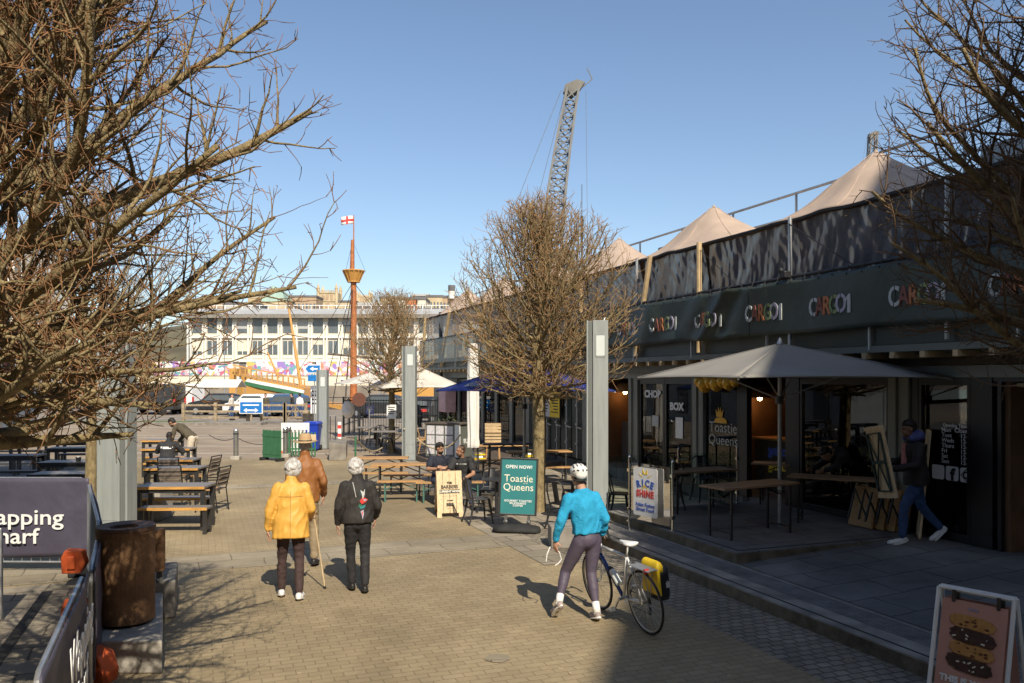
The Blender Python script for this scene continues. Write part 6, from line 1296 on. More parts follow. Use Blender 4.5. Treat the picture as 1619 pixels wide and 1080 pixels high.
# ================================================================ PEOPLE
def hand(mb, w, d, n, sd_, curl=.5, s=1.0):
    """w wrist, d along the palm, n palm normal (fingers curl towards it), sd_ +1/-1 side of the thumb"""
    d = V(d).normalized(); n = V(n); n = (n - d * n.dot(d)).normalized(); x = d.cross(n) * sd_
    rot = Matrix((x, n, d)).transposed(); mb.ball(V(w) + d * .048 * s, (.040 * s, .017 * s, .052 * s), 10, 7, rot)
    for i, ln in enumerate((.070, .078, .073, .057)):
        b = V(w) + d * .088 * s + x * (.028 - .019 * i) * s; c1 = curl * (.55 + .1 * i); e1 = (d * math.cos(c1) + n * math.sin(c1)).normalized(); c2 = curl * (1.3 + .1 * i); e2 = (d * math.cos(c2) + n * math.sin(c2)).normalized()
        m = b + e1 * ln * .5 * s; mb.cap(b, m, .0088 * s, .0082 * s, 7); mb.cap(m, m + e2 * ln * .5 * s, .0082 * s, .0068 * s, 7)
    b = V(w) + d * .025 * s + x * .030 * s; e = (d * .62 + x * .70 + n * .35).normalized(); m = b + e * .035 * s; mb.cap(b, m, .0105 * s, .009 * s, 7); mb.cap(m, m + (e + d * .6 + n * .3).normalized() * .03 * s, .009 * s, .0075 * s, 7)
def ell(c, rx, ry, xa, ya, n=20):
    return [V(c) + xa * (rx * math.cos(6.2832 * i / n)) + ya * (ry * math.sin(6.2832 * i / n)) for i in range(n)]
def figure(label, loc, rz, j, skin='skin', top='navy', trouser='jeans', shoe='shoe_black', hair='hair_dark', hairk='short', hem=-.06, bulk=1.0, sleeve=1.0, flare=0.0, legr=1.0, headyaw=0.0, headpitch=0.0, hat=None, beard=None, collar=.0, scale=1.0, hands=True, sock=None, fine=True, curl=.5, hood=None, topvox=.013, armr=1.0, waist=1.0, wr_amp=.013, tr_amp=.010):
    P = {k: V(v_) for k, v_ in j.items()}
    t = bpy.data.objects.new('person', None)
    pel, nk = P['pel'], P['neck']; sp = (nk - pel); L = sp.length; up = sp.normalized()
    xa = (P['shR'] - P['shL']); xa = (xa - up * xa.dot(up)).normalized(); ya = up.cross(xa)       # ya points forward
    hd = P['head']; q = Matrix.Rotation(headyaw, 3, 'Z') @ Matrix.Rotation(headpitch, 3, 'X')
    hx, hy, hz = q @ V((1, 0, 0)), q @ V((0, 1, 0)), q @ V((0, 0, 1)); rot = Matrix((hx, hy, hz)).transposed()
    def H(x, y, z): return hd + hx * x + hy * y + hz * z
    mb = MB()
    mb.ball(H(0, -.012, .025), (.074, .092, .095), 18, 12, rot); mb.ball(H(0, .022, -.045), (.058, .068, .072), 14, 9, rot); mb.ball(H(0, .05, -.085), (.032, .03, .028), 10, 7, rot)
    mb.ball(H(0, .092, -.02), (.013, .022, .024), 8, 6, rot); mb.ball(H(0, .083, .012), (.01, .014, .03), 8, 6, rot); mb.ball(H(0, .078, -.062), (.026, .014, .011), 8, 6, rot); mb.ball(H(0, .074, .03), (.052, .018, .014), 10, 6, rot)
    for s in (-1, 1): mb.ball(H(s * .076, -.005, -.008), (.011, .02, .031), 8, 6, rot)
    mb.cap(nk - up * .03, H(0, -.015, -.05), .056, .052, 12); mb.cap(pel, nk - up * .05, .09, .075, 12)
    for s in 'LR':
        sh, el_, wr = P['sh' + s], P['el' + s], P['wr' + s]; mb.cap(nk - up * .07, sh, .05, .046, 10); mb.cap(sh, el_, .046 * armr, .037 * armr, 10); mb.cap(el_, el_.lerp(wr, .35), .037 * armr, .038 * armr, 10); mb.cap(el_.lerp(wr, .35), wr, .038 * armr, .025, 10)
        if hands: hd_ = P.get('hd' + s, (wr - el_)); pn = P.get('pn' + s, xa * (1 if s == 'L' else -1)); hand(mb, wr, hd_, pn, 1 if s == 'L' else -1, curl)
        hp = pel + xa * (.09 if s == 'R' else -.09) - up * .03; mb.cap(hp, P['kn' + s], .06, .045, 8); mb.cap(P['kn' + s], P['an' + s], .045, .034, 8)
    body = mb.obj('person', skin); fuse(body, .0085 if fine else .016, 3)
    body.name = 'person'; body['label'] = label; body['category'] = 'person'; body['group'] = 'people in the square'
    del body['group']
    # top
    mb = MB(); prof = [(hem, .158 + flare, .118 + flare * .8), (.06, .165 + flare * .6, .122 + flare * .5), (.30, .150 * waist + flare * .3, .112 + flare * .2), (.55, .158, .116), (.74, .166, .114), (.86, .140, .098), (.93, .098, .078), (.985, .070, .070), (1.0, .066, .066)]
    if hem > .03: prof = [p for p in prof if p[0] >= hem]
    rings = [ell(pel + up * (L * f) - ya * (.012 * math.sin(f * 3)), rx * bulk, ry * bulk, xa, ya) for f, rx, ry in prof]; mb.loft(rings)
    for s in 'LR':
        sh, el_, wr = P['sh' + s], P['el' + s], P['wr' + s]; mb.cap(nk - up * .075, sh - up * .012, .050 * bulk, .060 * bulk * armr, 12)
        if sleeve >= 1: mb.cap(sh, el_, .063 * bulk * armr, .053 * bulk * armr, 12); mb.cap(el_, el_.lerp(wr, .93), .054 * bulk * armr, .041 * bulk * armr, 12)
        else: mb.cap(sh, sh.lerp(el_, sleeve), .068 * bulk * armr, .064 * bulk * armr, 12)
    if collar: mb.cap(nk - up * .01, nk + up * collar, .068, .070, 14)
    tp = mb.obj('jacket' if sleeve >= 1 else 'shirt', top, body); fuse(tp, topvox if fine else .02, 4)
    if fine: wrinkle(tp, wr_amp, (9, 9, 6), len(label) * 1.37)
    # trousers
    mb = MB(); mb.ball(pel - up * .02, (.158, .125, .13), 16, 10, Matrix((xa, ya, up)).transposed())
    for s in 'LR':
        sg = 1 if s == 'R' else -1; hp = pel + xa * (.085 * sg) - up * .05; kn, an = P['kn' + s], P['an' + s]
        mb.cap(hp, hp.lerp(kn, .5), .098 * legr, .086 * legr, 12); mb.cap(hp.lerp(kn, .5), kn, .086 * legr, .066 * legr, 12); mb.cap(kn, kn.lerp(an, .4), .066 * legr, .064 * legr, 12); mb.cap(kn.lerp(an, .4), an.lerp(kn, .10 if not sock else .22), .064 * legr, (.056 if not sock else .042) * legr, 12)
    tz = fuse(mb.obj('trousers', trouser, body), .0135 if fine else .02, 3)
    if fine: wrinkle(tz, tr_amp, (8, 8, 11), len(label) * .77)
    for s in 'LR':
        an, to = P['an' + s], P['to' + s]; d = (to - an); f = V((d.x, d.y, d.z)); mb = MB(); dn = f.normalized(); sx_ = dn.cross(V((0, 0, 1))); sx_ = sx_.normalized() if sx_.length > .01 else xa; uu = sx_.cross(dn).normalized(); r3 = Matrix((sx_, dn, uu)).transposed()
        mb.ball(an - uu * .035 - dn * .01, (.042, .055, .050), 12, 8, r3); mb.ball(an.lerp(to, .6) - uu * .03, (.045, .09, .042), 14, 8, r3); mb.ball(to - uu * .015, (.046, .06, .032), 12, 8, r3)
        so_ = mb.obj('shoe', shoe, body); fuse(so_, .009, 3)
        mb = MB(); mb.loft([ell(an.lerp(to, .52) - uu * (.066 - h), .050, .155, sx_, dn, 18) for h in (0, .018)]); mb.obj('sole', 'white' if shoe != 'shoe_black' else 'black_soft', so_)
        if sock: MB().cap(an - uu * .01, an.lerp(P['kn' + s], .24), .043, .044, 12).obj('sock', sock, body, smooth=True)
    # hair
    mb = MB()
    if hairk == 'bob':
        mb.ball(H(0, -.022, .036), (.098, .110, .102), 18, 12, rot); mb.ball(H(0, -.058, -.025), (.092, .064, .070), 16, 10, rot); hr = random.Random(len(label))
        for k in range(150):
            a = hr.uniform(-math.pi, math.pi); z_ = hr.uniform(-.75, .98); c_ = math.sqrt(1 - z_ * z_); y_ = math.sin(a) * c_
            if y_ > .55 and z_ < .45: continue
            mb.ball(H(.094 * math.cos(a) * c_, -.024 + .106 * y_, .026 + .102 * z_), (.017, .017, .022), 6, 4, rot)
    elif hairk == 'short': 
        mb.ball(H(0, -.03, .042), (.080, .090, .086), 18, 12, rot); mb.ball(H(0, -.055, -.01), (.077, .055, .06), 14, 9, rot); hr = random.Random(len(label))
        for k in range(70):
            a = hr.uniform(-math.pi, math.pi); z_ = hr.uniform(.1, .98); c_ = math.sqrt(1 - z_ * z_); mb.ball(H(.078 * math.cos(a) * c_, -.018 + .092 * math.sin(a) * c_, .040 + .088 * z_), (.015, .016, .016), 6, 4, rot)
    elif hairk == 'crop': mb.ball(H(0, -.024, .034), (.0785, .0905, .0905), 18, 12, rot); mb.ball(H(0, -.05, -.012), (.075, .05, .05), 14, 9, rot)
    if hairk: ho = mb.obj('hair', hair, body); fuse(ho, .008, 2)
    e = MB()
    for s in (-1, 1): e.ball(H(s * .030, .0755, .012), (.012, .008, .007), 8, 6, rot)
    e.obj('eyes', 'ink', body); MB().ball(H(0, .0885, -.062), (.022, .006, .004), 8, 5, rot).obj('lips', mat('lips', (.30, .11, .09), .6), body)
    if beard:
        mb = MB(); mb.ball(H(0, .035, -.075), (.061, .06, .048), 14, 9, rot); mb.ball(H(0, .086, -.047), (.03, .012, .008), 8, 5, rot); fuse(mb.obj('beard', beard, body), .008, 2)
    if hat == 'wide':
        mb = MB(); n = 32; vv = []
        for r, z in ((.088, .0), (.175, -.006), (.178, .0), (.09, .012), (.088, .05), (.078, .095), (.06, .115), (.02, .105)):
            for k in range(n): a = 6.2832 * k / n; vv.append(H(r * math.cos(a) * .95, -.01 + r * math.sin(a) * 1.05, .055 + z + (.018 * abs(math.cos(a)) ** 2 if r > .15 else 0)))
        mb.add(vv, [(i * n + k, i * n + (k + 1) % n, (i + 1) * n + (k + 1) % n, (i + 1) * n + k) for i in range(7) for k in range(n)] + [tuple(7 * n + k for k in range(n))]); h_ = mb.obj('hat', 'hat', body, smooth=True)
        MB().tube([H(.0905 * math.cos(6.2832 * k / 24) * .95, -.01 + .0905 * math.sin(6.2832 * k / 24) * 1.05, .078) for k in range(25)], .009, 6).obj('hat_band', 'wood_dark', h_)
    if hat == 'cap': mb = MB(); mb.ball(H(0, -.02, .05), (.084, .097, .075), 16, 10, rot); mb.ball(H(0, .11, .05), (.06, .06, .01), 12, 6, rot); fuse(mb.obj('cap', 'black', body), .008, 2)
    if hat == 'helmet':
        he = MB(); n = 24
        he.ball(H(0, -.02, .062), (.098, .135, .088), 26, 16, rot); he.ball(H(0, -.095, .03), (.075, .06, .06), 14, 9, rot); ho = he.obj('helmet', 'white', body); fuse(ho, .007, 3)
        mb = MB()
        for k in (-2, -1, 0, 1, 2):
            for (yy, zz) in ((-.135, .075), (-.10, .118), (-.05, .142), (.0, .146)):
                x = k * .036; sc_ = math.sqrt(max(0, 1 - (x / .098) ** 2)); c = V((x, -.02 + (yy + .02) * sc_, .062 + (zz - .062) * sc_)); dr = V((c.x / .098 ** 2, (c.y + .02) / .135 ** 2, (c.z - .062) / .088 ** 2)).normalized(); c = V((0, -.02, .062)) + V((dr.x * .096, dr.y * .133, dr.z * .086)) * 1.0
                ax = (V((x * .3, -1, 0)) - dr * dr.dot(V((x * .3, -1, 0)))).normalized(); bx = dr.cross(ax); m3 = rot @ Matrix((bx, ax, dr)).transposed()
                mb.ball(H(*c), (.010, .019, .006), 8, 6, m3)
        mb.obj('vent', 'ink', ho); MB().tube([H(.072 * math.cos(a_), -.055 + .055 * math.sin(a_), -.035) for a_ in [R(180 + 180 * i / 12) for i in range(13)]], .012, 6).obj('strap', 'black_soft', ho)
    if hood: mb = MB(); mb.ball(H(0, -.10, -.11), (.15, .10, .095), 18, 12, rot); mb.ball(H(.10, -.02, -.13), (.06, .09, .06), 12, 8, rot); mb.ball(H(-.10, -.02, -.13), (.06, .09, .06), 12, 8, rot); fuse(mb.obj('hood', hood, body), .012, 4)
    body.location = loc; body.rotation_euler = (0, 0, rz); body.scale = (scale,) * 3
    bpy.data.objects.remove(t); return body
def stand(**k):
    d = dict(pel=(0, 0, .93), neck=(0, .03, 1.46), head=(0, .045, 1.60), shL=(-.158, .02, 1.365), shR=(.158, .02, 1.365), elL=(-.215, -.03, 1.10), elR=(.215, -.03, 1.10), wrL=(-.23, .06, .87), wrR=(.23, .06, .87), hdL=(0, .1, -1), hdR=(0, .1, -1), knL=(-.10, .03, .50), knR=(.10, .03, .50), anL=(-.10, -.02, .09), anR=(.10, -.02, .09), toL=(-.12, .14, .05), toR=(.12, .14, .05)); d.update(k); return d
# three elderly walkers seen from behind
g = W(460, 947); yl_ = figure('elderly person in yellow leather jacket with white hair and cane walking away', (g.x, g.y, 0), TH * .6, stand(neck=(0, .07, 1.45), head=(.02, .115, 1.585), elL=(-.25, -.02, 1.10), wrL=(-.275, .03, .86), elR=(.245, .0, 1.10), wrR=(.22, .22, .98), hdR=(0, .9, -.4), pnR=(0, -.2, -1), anL=(-.12, .12, .09), toL=(-.14, .28, .05), knL=(-.11, .10, .50), anR=(.10, -.10, .09), toR=(.12, .06, .05)), 'skin', 'jacket_yellow', 'trouser_brown', 'shoe_white', 'hair_white', 'bob', hem=-.34, bulk=1.13, flare=.05, collar=.03, legr=.92, scale=.98)
t = thing('walking_stick', 'pale walking cane held by the person in yellow jacket', 'cane', (0, 0, 0)); c0, c1 = W(514, 931), V((g.x + .20, g.y + .32, .95)); MB().tube([c0, c1], .010, 8).obj('shaft', 'wood_light', t); MB().tube([c0 - V((0, 0, .0)), c0 + (c1 - c0) * .04], .016, 8).obj('rubber_tip', 'black_soft', t); MB().tube([c1, c1 + V((0, .02, .03)), c1 + V((.01, .08, .03)), c1 + V((.01, .13, .0))], .011, 8).obj('handle', 'wood', t)
g = W(482, 893); figure('tall person in tan leather jacket and wide brimmed hat walking ahead', (g.x, g.y, 0), TH * .5, stand(elR=(.245, -.05, 1.12), wrR=(.24, .12, .92), knR=(.12, .0, .5), anR=(.13, -.12, .10), toR=(.15, .04, .05), anL=(-.1, .15, .09), toL=(-.11, .31, .05), knL=(-.1, .12, .5)), 'skin', 'jacket_tan', 'khaki', 'shoe_black', 'hair_white', 'crop', hem=-.16, bulk=1.12, flare=.02, hat='wide', collar=.05, scale=1.06)
g = W(565, 936); bk_ = figure('elderly person in black embroidered jacket and black trousers with white hair', (g.x, g.y, 0), TH * .7, stand(neck=(0, .07, 1.46), head=(-.02, .12, 1.59), elL=(-.235, .0, 1.11), wrL=(-.245, .10, .88), elR=(.26, .0, 1.10), wrR=(.24, .16, .93), anL=(-.06, .1, .09), toL=(-.07, .25, .05), knL=(-.08, .10, .5), anR=(.09, -.08, .09), toR=(.10, .08, .05)), 'skin', 'jacket_black', 'trouser_black', 'shoe_black', 'hair_white', 'bob', hem=-.08, bulk=1.2, flare=.02, collar=.04, legr=.98, scale=.965, headyaw=R(8))
from mathutils.bvhtree import BVHTree
def clothes(p): return [c for c in p.children if c.name.split('.')[0] in ('jacket', 'shirt')][0]
def onto(p, pts, m, name, back=True, off=.005):
    """a flat appliqué laid on the back (or front) of a garment"""
    o = clothes(p); bv = BVHTree.FromPolygons([v.co for v in o.data.vertices], [list(q.vertices) for q in o.data.polygons]); s = 1 if back else -1; mb = MB(); P2 = []
    cx, cz = sum(q[0] for q in pts) / len(pts), sum(q[1] for q in pts) / len(pts)
    for x, z in [(cx, cz)] + list(pts):
        h = bv.ray_cast(V((x, -s, z)), V((0, s, 0)))[0]; P2.append((h if h else V((x, -.15 * s, z))) - V((0, off * s, 0)))
    n = len(pts); mb.add(P2, [(0, i + 1, (i + 1) % n + 1) for i in range(n)]); return mb.obj(name, m, p, thick=.004)
def seam(p, pts, m, name, r=.004):
    o = clothes(p); bv = BVHTree.FromPolygons([v.co for v in o.data.vertices], [list(q.vertices) for q in o.data.polygons]); q = []
    for x, z in pts:
        h = bv.ray_cast(V((x, -1, z)), V((0, 1, 0)))[0]
        if h: q.append(h - V((0, r * .4, 0)))
    if len(q) > 1: MB().tube(q, r, 5).obj(name, m, p)
seam(yl_, [(0, .62 + k * .03) for k in range(25)], 'jacket_tan', 'seam', .003); seam(yl_, [(-.15 + k * .02, 1.27 - .0 * k) for k in range(16)], 'jacket_tan', 'seam', .003)
# embroidered bird and flowers on the back of the black jacket
for pts, m_ in (([(.03, 1.33), (.05, 1.27), (.06, 1.21), (.085, 1.27), (.09, 1.34), (.07, 1.30)], 'letter_grey'), ([(.02, 1.19), (.05, 1.23), (.09, 1.23), (.13, 1.20), (.09, 1.17), (.05, 1.15)], 'letter_red'), ([(.06, 1.20), (.09, 1.215), (.12, 1.20), (.09, 1.185)], 'letter_lilac'), ([(.0, 1.14), (.03, 1.09), (.08, 1.10), (.10, 1.14), (.05, 1.13)], 'teal_sign'), ([(.03, 1.06), (.07, 1.08), (.075, 1.03), (.055, .96), (.045, 1.02)], 'letter_lilac'), ([(.02, 1.25), (.04, 1.34), (.03, 1.27)], 'teal_sign'), ([(.005, 1.12), (.02, 1.16), (.05, 1.14), (.03, 1.11)], 'green_paint'), ([(.045, 1.05), (.06, 1.06), (.058, 1.0)], 'letter_red')): onto(bk_, pts, m_, 'embroidery')
seam(bk_, [(-.06 + k * .004, 1.42 - k * .02) for k in range(10)], 'letter_grey', 'strap', .005)
# cyclist
CY = S(3.92, 8.06)
cyc = figure('person in turquoise jumper, dark leggings and white helmet wheeling a bicycle', CY, TH - R(4), stand(pel=(.06, .04, .93), neck=(.02, .08, 1.47), head=(-.01, .12, 1.61), shL=(-.155, .05, 1.365), shR=(.17, .06, 1.37), elL=(-.25, .04, 1.12), wrL=(-.275, .14, .89), hdL=(-.02, .12, -1), pnL=(.3, .2, 0), elR=(.275, .0, 1.12), wrR=(.29, .15, .92), hdR=(.0, .75, -.5), pnR=(-.1, -.3, -1), knR=(.12, .06, .52), anR=(.13, -.10, .10), toR=(.14, .05, .05), knL=(-.14, .18, .52), anL=(-.27, .06, .20), toL=(-.28, .20, .085)), 'skin', 'turquoise', 'leggings', 'shoe_grey', 'hair_dark', 'crop', hem=.07, bulk=1.10, tr_amp=.003, wr_amp=.016, legr=.97, hat='helmet', sock='white', scale=.975)
MB().tube([(-.31, .23, .80), (-.36, .20, .72), (-.37, .20, .64)], .006, 5).tube([(-.27, .2, .80), (-.22, .17, .74), (-.20, .16, .66), (-.24, .15, .62), (-.28, .15, .60)], .006, 5).obj('wrist_cord', 'white', cyc)
# bicycle
RB = S(4.34, 7.37); FB = S(4.29, 8.38); bdir = (FB - RB); bz = math.atan2(bdir.y, bdir.x) - math.pi / 2
bike = thing('bicycle', 'white and blue road bicycle with rear rack wheeled by the person in turquoise', 'bicycle', RB, bz); bike.rotation_euler = (0, R(-7), bz); WB = 1.0; RW = .335
def wheel(y):
    w_ = MB().ring((0, y, RW), RW - .012, .013, 'X', 44, 7).obj('wheel', 'black_soft', bike); MB().ring((0, y, RW), RW - .032, .009, 'X', 44, 5).obj('rim', 'galv', w_)
    mb = MB()
    for k in range(20): a = 6.2832 * k / 20; mb.tube([(.015 * (1 if k % 2 else -1), y, RW), (0, y + (RW - .034) * math.cos(a), RW + (RW - .034) * math.sin(a))], .0012, 3)
    mb.obj('spokes', 'steel', w_); MB().tube([(-.04, y, RW), (.04, y, RW)], .018, 10).obj('hub', 'steel', w_)
wheel(0); wheel(WB)
bb_ = V((0, .43, .275)); st_ = V((0, .27, .76)); ht = V((0, .83, .80)); hb = V((0, .865, .66)); ra, fa = V((0, 0, RW)), V((0, WB, RW))
MB().tube([ht - V((0, 0, .03)), st_], .017, 10).tube([st_, bb_], .016, 10).tube([st_, ra + V((.03, 0, 0))], .009, 8).tube([st_, ra + V((-.03, 0, 0))], .009, 8).tube([bb_, ra + V((.03, 0, 0))], .010, 8).tube([bb_, ra + V((-.03, 0, 0))], .010, 8).tube([ht, hb], .02, 10).obj('frame', 'bike_white', bike, smooth=True)
MB().tube([hb + V((0, -.01, .02)), bb_], .021, 10).obj('down_tube', 'bike_blue', bike, smooth=True)
MB().tube([hb, hb + V((.05, .03, -.05)), fa + V((.05, 0, 0))], .011, 8).tube([hb, hb + V((-.05, .03, -.05)), fa + V((-.05, 0, 0))], .011, 8).obj('fork', 'bike_white', bike, smooth=True)
hs = ht + V((0, -.01, .10)); hf = hs + V((0, .10, .02)); MB().tube([ht, hs, hf], .014, 8).obj('stem', 'black', bike)
MB().tube([hf + V((-.20, -.07, -.14)), hf + V((-.21, .05, -.13)), hf + V((-.21, .10, -.05)), hf + V((-.20, .07, 0)), hf + V((-.19, 0, .01)), hf, hf + V((.19, 0, .01)), hf + V((.20, .07, 0)), hf + V((.21, .10, -.05)), hf + V((.21, .05, -.13)), hf + V((.20, -.07, -.14))], .015, 8).obj('handlebar', 'black_soft', bike, smooth=True)
sp_ = V((0, .235, .88)); MB().tube([st_, sp_], .013, 8).obj('seatpost', 'steel', bike); MB().loft([ell(sp_ + V((0, y, z)), w_, .022, V((1, 0, 0)), V((0, 0, 1)), 14) for y, w_, z in ((-.13, .045, .05), (-.11, .075, .048), (-.03, .068, .04), (.05, .03, .036), (.13, .022, .03), (.145, .01, .028))]).obj('saddle', 'white', bike, smooth=True)
rk = MB(); zr = .71
for s in (-1, 1):
    rk.tube([(s * .055, -.22, zr), (s * .055, .2, zr)], .007, 6).tube([(s * .06, .0, RW), (s * .055, -.12, zr)], .006, 6).tube([(s * .06, .0, RW), (s * .055, .06, zr)], .006, 6)
rk.bb(-.055, -.2, zr - .004, .055, .15, zr + .004).tube([(0, .2, zr), (0, .265, .72)], .007, 6); rk.obj('rack', 'galv', bike)
MB().ring(bb_ + V((.05, 0, 0)), .085, .006, 'X', 24, 5).tube([bb_ + V((-.07, 0, 0)), bb_ + V((.07, 0, 0))], .018, 8).bar(bb_ + V((.065, 0, 0)), bb_ + V((.065, -.10, .13)), .016).bar(bb_ + V((-.065, 0, 0)), bb_ + V((-.065, .10, -.13)), .016).bb(bb_.x + .065, bb_.y - .14, bb_.z + .12, bb_.x + .15, bb_.y - .06, bb_.z + .14).bb(bb_.x - .15, bb_.y + .06, bb_.z - .14, bb_.x - .065, bb_.y + .14, bb_.z - .12).obj('crank', 'steel', bike)
MB().tube([bb_ + V((.05, 0, .085)), ra + V((.045, 0, .035))], .005, 5).tube([bb_ + V((.05, 0, -.085)), V((.045, -.01, .2)), ra + V((.045, 0, -.035))], .005, 5).tube([ra + V((.035, 0, 0)), ra + V((.05, 0, 0))], .04, 14).tube([V((.05, .0, .27)), V((.05, .0, .19))], .016, 6).obj('chain', 'dark_metal', bike)
MB().bar((-.035, -.13, .70), (-.035, -.16, .70), .05).obj('rear_light', 'letter_red', bike)
mudm = bike.matrix_basis.copy()
mudm = Matrix.Translation(RB) @ Matrix.Rotation(bz, 4, 'Z') @ Matrix.Rotation(R(-7), 4, 'Y')
def on_bike(o, v): o.location = mudm @ V(v); o.rotation_euler = (0, R(-7), bz)
t = thing('pannier_bag', 'yellow and black roll top pannier bag on the bicycle rack', 'bag'); on_bike(t, (.07, -.02, .36))
MB().loft([[V((x * w_ + .085, y * d_, z)) for x, y in rrect(0, 0, 1, 1, .35, 4)] for w_, d_, z in ((.06, .13, 0), (.072, .145, .05), (.072, .15, .27), (.07, .145, .33))]).obj('body', 'black', t, smooth=True); MB().loft([[V((x * w_ + .045, y * d_, z)) for x, y in rrect(0, 0, 1, 1, .35, 4)] for w_, d_, z in ((.045, .15, .30), (.05, .15, .35), (.035, .14, .39), (.015, .12, .41))]).obj('roll_top', 'yellow', t, smooth=True); MB().bb(.0, -.160, .06, .035, .15, .34).obj('front_panel', 'yellow', t, bevel=.01); MB().prism([(.10, -.148, .13), (.14, -.148, .13), (.145, -.148, .18), (.12, -.148, .20), (.095, -.148, .18)], (0, -.006, 0)).obj('reflector', 'letter_grey', t); MB().bar((.04, -.02, .40), (.17, .02, .20), .02, .006).obj('strap', 'orange', t)
t = thing('water_bottle', 'pale water bottle in the cage on the bicycle down tube', 'bottle'); on_bike(t, bb_ + (hb - bb_) * .45 + V((0, -.055, .035))); t.rotation_euler = (R(-48), R(-7), bz); MB().lathe([(.036, -.10), (.037, .05), (.03, .08), (.022, .085)], 16).obj('body', 'lamp_lens', t, smooth=False); MB().lathe([(.03, .085), (.028, .105), (.012, .11), (.012, .13)], 14).obj('lid', 'black_soft', t)
# two seated men talking on the terrace bench
def seat(**k):
    d = dict(pel=(0, 0, .52), neck=(0, .05, 1.03), head=(0, .07, 1.17), shL=(-.175, .04, .945), shR=(.175, .04, .945), elL=(-.27, .12, .72), elR=(.27, .12, .72), wrL=(-.17, .33, .60), wrR=(.17, .33, .60), knL=(-.14, .44, .50), knR=(.14, .44, .50), anL=(-.14, .44, .10), anR=(.14, .44, .10), toL=(-.16, .60, .05), toR=(.16, .60, .05)); d.update(k); return d
figure('seated man in navy polo shirt with dark hair and beard looking down', (X(694, 17.4), 17.45, 0), R(198), seat(wrL=(-.02, .30, .78), elL=(-.26, .14, .76), wrR=(.08, .32, .76), elR=(.27, .12, .74), hdL=(.7, .5, .2), hdR=(-.7, .5, .2)), 'skin_tan', 'navy', 'jeans_dark', 'shoe_black', 'hair_dark', 'short', bulk=1.05, sleeve=.62, headyaw=R(38), headpitch=R(-14), beard='hair_dark', armr=1.1, scale=1.0)
tee = figure('seated man in charcoal tee shirt with forearms on his knees looking left', (X(732, 17.1), 17.2, 0), R(172), seat(neck=(0, .13, 1.02), head=(.02, .19, 1.15), shL=(-.18, .12, .94), shR=(.18, .12, .94), wrL=(-.10, .48, .60), elL=(-.27, .26, .68), wrR=(.05, .52, .62), elR=(.27, .24, .70), hdL=(.3, .5, -.7), hdR=(-.5, .6, -.3), knR=(.2, .48, .5), anR=(.16, .42, .1), knL=(-.2, .5, .5), anL=(-.3, .62, .1), toL=(-.36, .76, .05)), 'skin_tan', 'charcoal', 'jeans_dark', 'shoe_black', 'hair_brown', 'crop', bulk=1.08, sleeve=.62, headyaw=R(-52), headpitch=R(-4), beard='hair_brown', armr=1.12)
onto(tee, [(-.11, .86), (.11, .86), (.11, .885), (-.11, .885)], 'letter_grey', 'shirt_print', False)
# two men at the left table
hm = figure('seated man in black hooded top with white back print at the left table', (X(265, 21.35), 21.3, 0), R(3), seat(neck=(0, .14, 1.02), head=(0, .20, 1.14), shL=(-.18, .10, .94), shR=(.18, .10, .94), elL=(-.33, .22, .74), wrL=(-.18, .45, .79), elR=(.33, .22, .74), wrR=(.18, .45, .79)), 'skin_tan', 'charcoal', 'jeans_dark', 'shoe_black', 'hair_dark', 'crop', bulk=1.25, sleeve=1, armr=1.1, headpitch=R(-12), collar=.06)
onto(hm, [(-.15, .84), (-.10, .84), (-.10, .89), (-.15, .89)], 'letter', 'back_print')
for z, x1 in ((.87, .16), (.84, .13)): onto(hm, [(-.08, z - .012), (.04, z - .012), (x1, z - .012), (x1, z + .012), (.04, z + .012), (-.08, z + .012)], 'letter', 'back_print', off=.007)
figure('man in olive jacket and cream trousers bending over the left table', (X(300, 23.3), 23.4, 0), R(82), stand(pel=(0, -.02, .95), neck=(0, .44, 1.30), head=(-.03, .56, 1.36), shL=(-.19, .36, 1.24), shR=(.19, .36, 1.24), elL=(-.24, .42, .96), wrL=(-.2, .50, .79), elR=(.26, .40, .95), wrR=(.2, .5, .80), hdL=(0, .7, -.5), hdR=(0, .7, -.5), knL=(-.12, .0, .5), knR=(.13, .06, .5), anL=(-.13, -.08, .09), anR=(.14, .02, .09), toL=(-.14, .08, .05), toR=(.15, .18, .05)), 'skin_tan', 'olive', 'cream', 'shoe_black', 'hair_dark', 'short', hem=-.12, bulk=1.12, legr=1.12, headpitch=R(-38), beard='hair_dark', scale=1.03)
# man carrying a folded table on the ramp
wp = V((X(1448, 11.75), 11.75, .27))
cm = figure('man in black coat with blue hood carrying a folded table past the shop', wp, R(86), stand(neck=(0, .06, 1.46), head=(0, .10, 1.60), elL=(-.26, .10, 1.12), wrL=(-.18, .36, 1.05), hdL=(.1, .9, -.2), pnL=(.6, -.3, .2), elR=(.25, .08, 1.12), wrR=(.16, .36, 1.12), hdR=(-.2, .9, 0), pnR=(-.6, -.2, 0), knL=(-.10, .20, .52), anL=(-.10, .22, .10), toL=(-.11, .38, .05), knR=(.10, -.12, .50), anR=(.10, -.38, .20), toR=(.11, -.26, .07)), 'skin_brown', 'jacket_black', 'jeans', 'shoe_white', 'hair_dark', 'short', hem=-.20, bulk=1.22, flare=.02, legr=1.02, hood='hood_blue', headpitch=R(-8), scale=1.04)
MB().prism([(-.06, .15, 1.10), (.06, .15, 1.10), (.05, .14, 1.40), (-.05, .14, 1.40)], (0, .03, 0)).obj('shirt', 'pink_shirt', cm)
t = thing('folded_table', 'folded pine table with dark folded legs carried by the man in black coat', 'folded table', (X(1409, 11.35), 11.42, .98), R(52)); t.rotation_euler = (R(8), R(-8), R(-84))
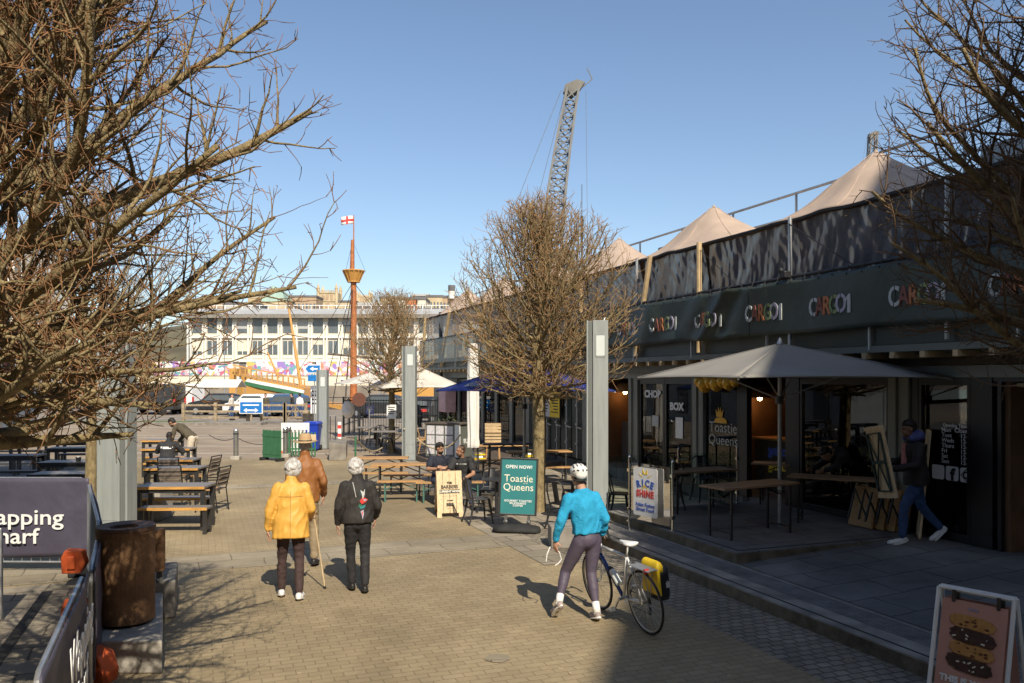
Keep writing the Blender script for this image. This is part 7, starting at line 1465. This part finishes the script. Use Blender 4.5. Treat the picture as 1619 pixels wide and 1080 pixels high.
MB().bb(-.22, -.016, 0, -.075, .016, 1.02).bb(-.072, -.016, 0, .072, .016, 1.02).bb(.075, -.016, 0, .22, .016, 1.02).obj('tabletop', 'wood_light', t, bevel=.006); MB().bb(-.22, -.03, 0, .22, -.016, .05).bb(-.22, -.03, .97, .22, -.016, 1.02).obj('batten', 'wood_light', t)
for z0, z1 in ((.10, .50), (.92, .52)):
    MB().bar((-.16, -.035, z0), (-.16, -.035, z1), .025).bar((.16, -.035, z0), (.16, -.035, z1), .025).bar((-.16, -.04, z1), (.16, -.04, z1), .025).bar((-.16, -.045, z0), (.0, -.045, z1), .018).bar((.16, -.045, z0), (0, -.045, z1), .018).bar((-.16, -.04, z0), (.16, -.04, z0), .02).obj('leg', 'dark_green_leg', t)
# stooping person, shop server, far figures
figure('person in dark clothes stooping over the long shaded table', (X(1352, 13.9), 13.9, .3), R(100), stand(pel=(0, -.05, .92), neck=(0, .42, 1.12), head=(0, .54, 1.08), shL=(-.19, .34, 1.08), shR=(.19, .34, 1.08), elL=(-.24, .5, .88), wrL=(-.18, .68, .82), elR=(.24, .5, .88), wrR=(.18, .68, .82), hdL=(0, .9, -.2), hdR=(0, .9, -.2)), 'skin_tan', 'charcoal', 'trouser_black', 'shoe_black', 'hair_dark', 'short', hem=-.15, bulk=1.15, headpitch=R(-50))
figure('server in dark cap and dark top standing inside the open doorway', S(11.9, 18.75, .3), R(95), stand(), 'skin_brown', 'navy', 'trouser_black', 'shoe_black', 'hair_dark', 'crop', hat='cap', fine=False)
figure('far small person in dark top bending forward beyond the bar fence', (X(664, 41), 41, 0), R(70), stand(neck=(0, .22, 1.36), head=(0, .32, 1.48), shL=(-.18, .16, 1.30), shR=(.18, .16, 1.30), wrL=(-.2, .42, .95), elL=(-.24, .2, 1.08), wrR=(.2, .42, .95), elR=(.24, .2, 1.08)), 'skin', 'charcoal', 'trouser_black', 'shoe_white', 'hair_dark', 'short', fine=False, sleeve=.6)
figure('tiny person in white top standing on the quay across the water', (X(541, 136), 136, 1.62), R(10), stand(), 'skin_tan', 'white_cloth', 'jeans_dark', 'shoe_black', 'hair_dark', 'short', fine=False)
for k, (px, D, tp, lb) in enumerate(((474, 54, 'white_cloth', 'person in white top standing behind the timber gate'), (462, 55, 'jacket_black', 'person in black top standing behind the timber gate'), (420, 54, 'olive', 'person in olive top behind the timber fence right of the blue board'), (366, 53, 'offwhite', 'person in pale top behind the timber fence left of the blue board'), (506, 52, 'navy', 'person in navy top by the square timber block'))):
    figure(lb, (X(px, D), D, 0), R(40 + 70 * k), stand(), 'skin', tp, 'jeans', 'shoe_black', 'hair_dark', 'short', fine=False)
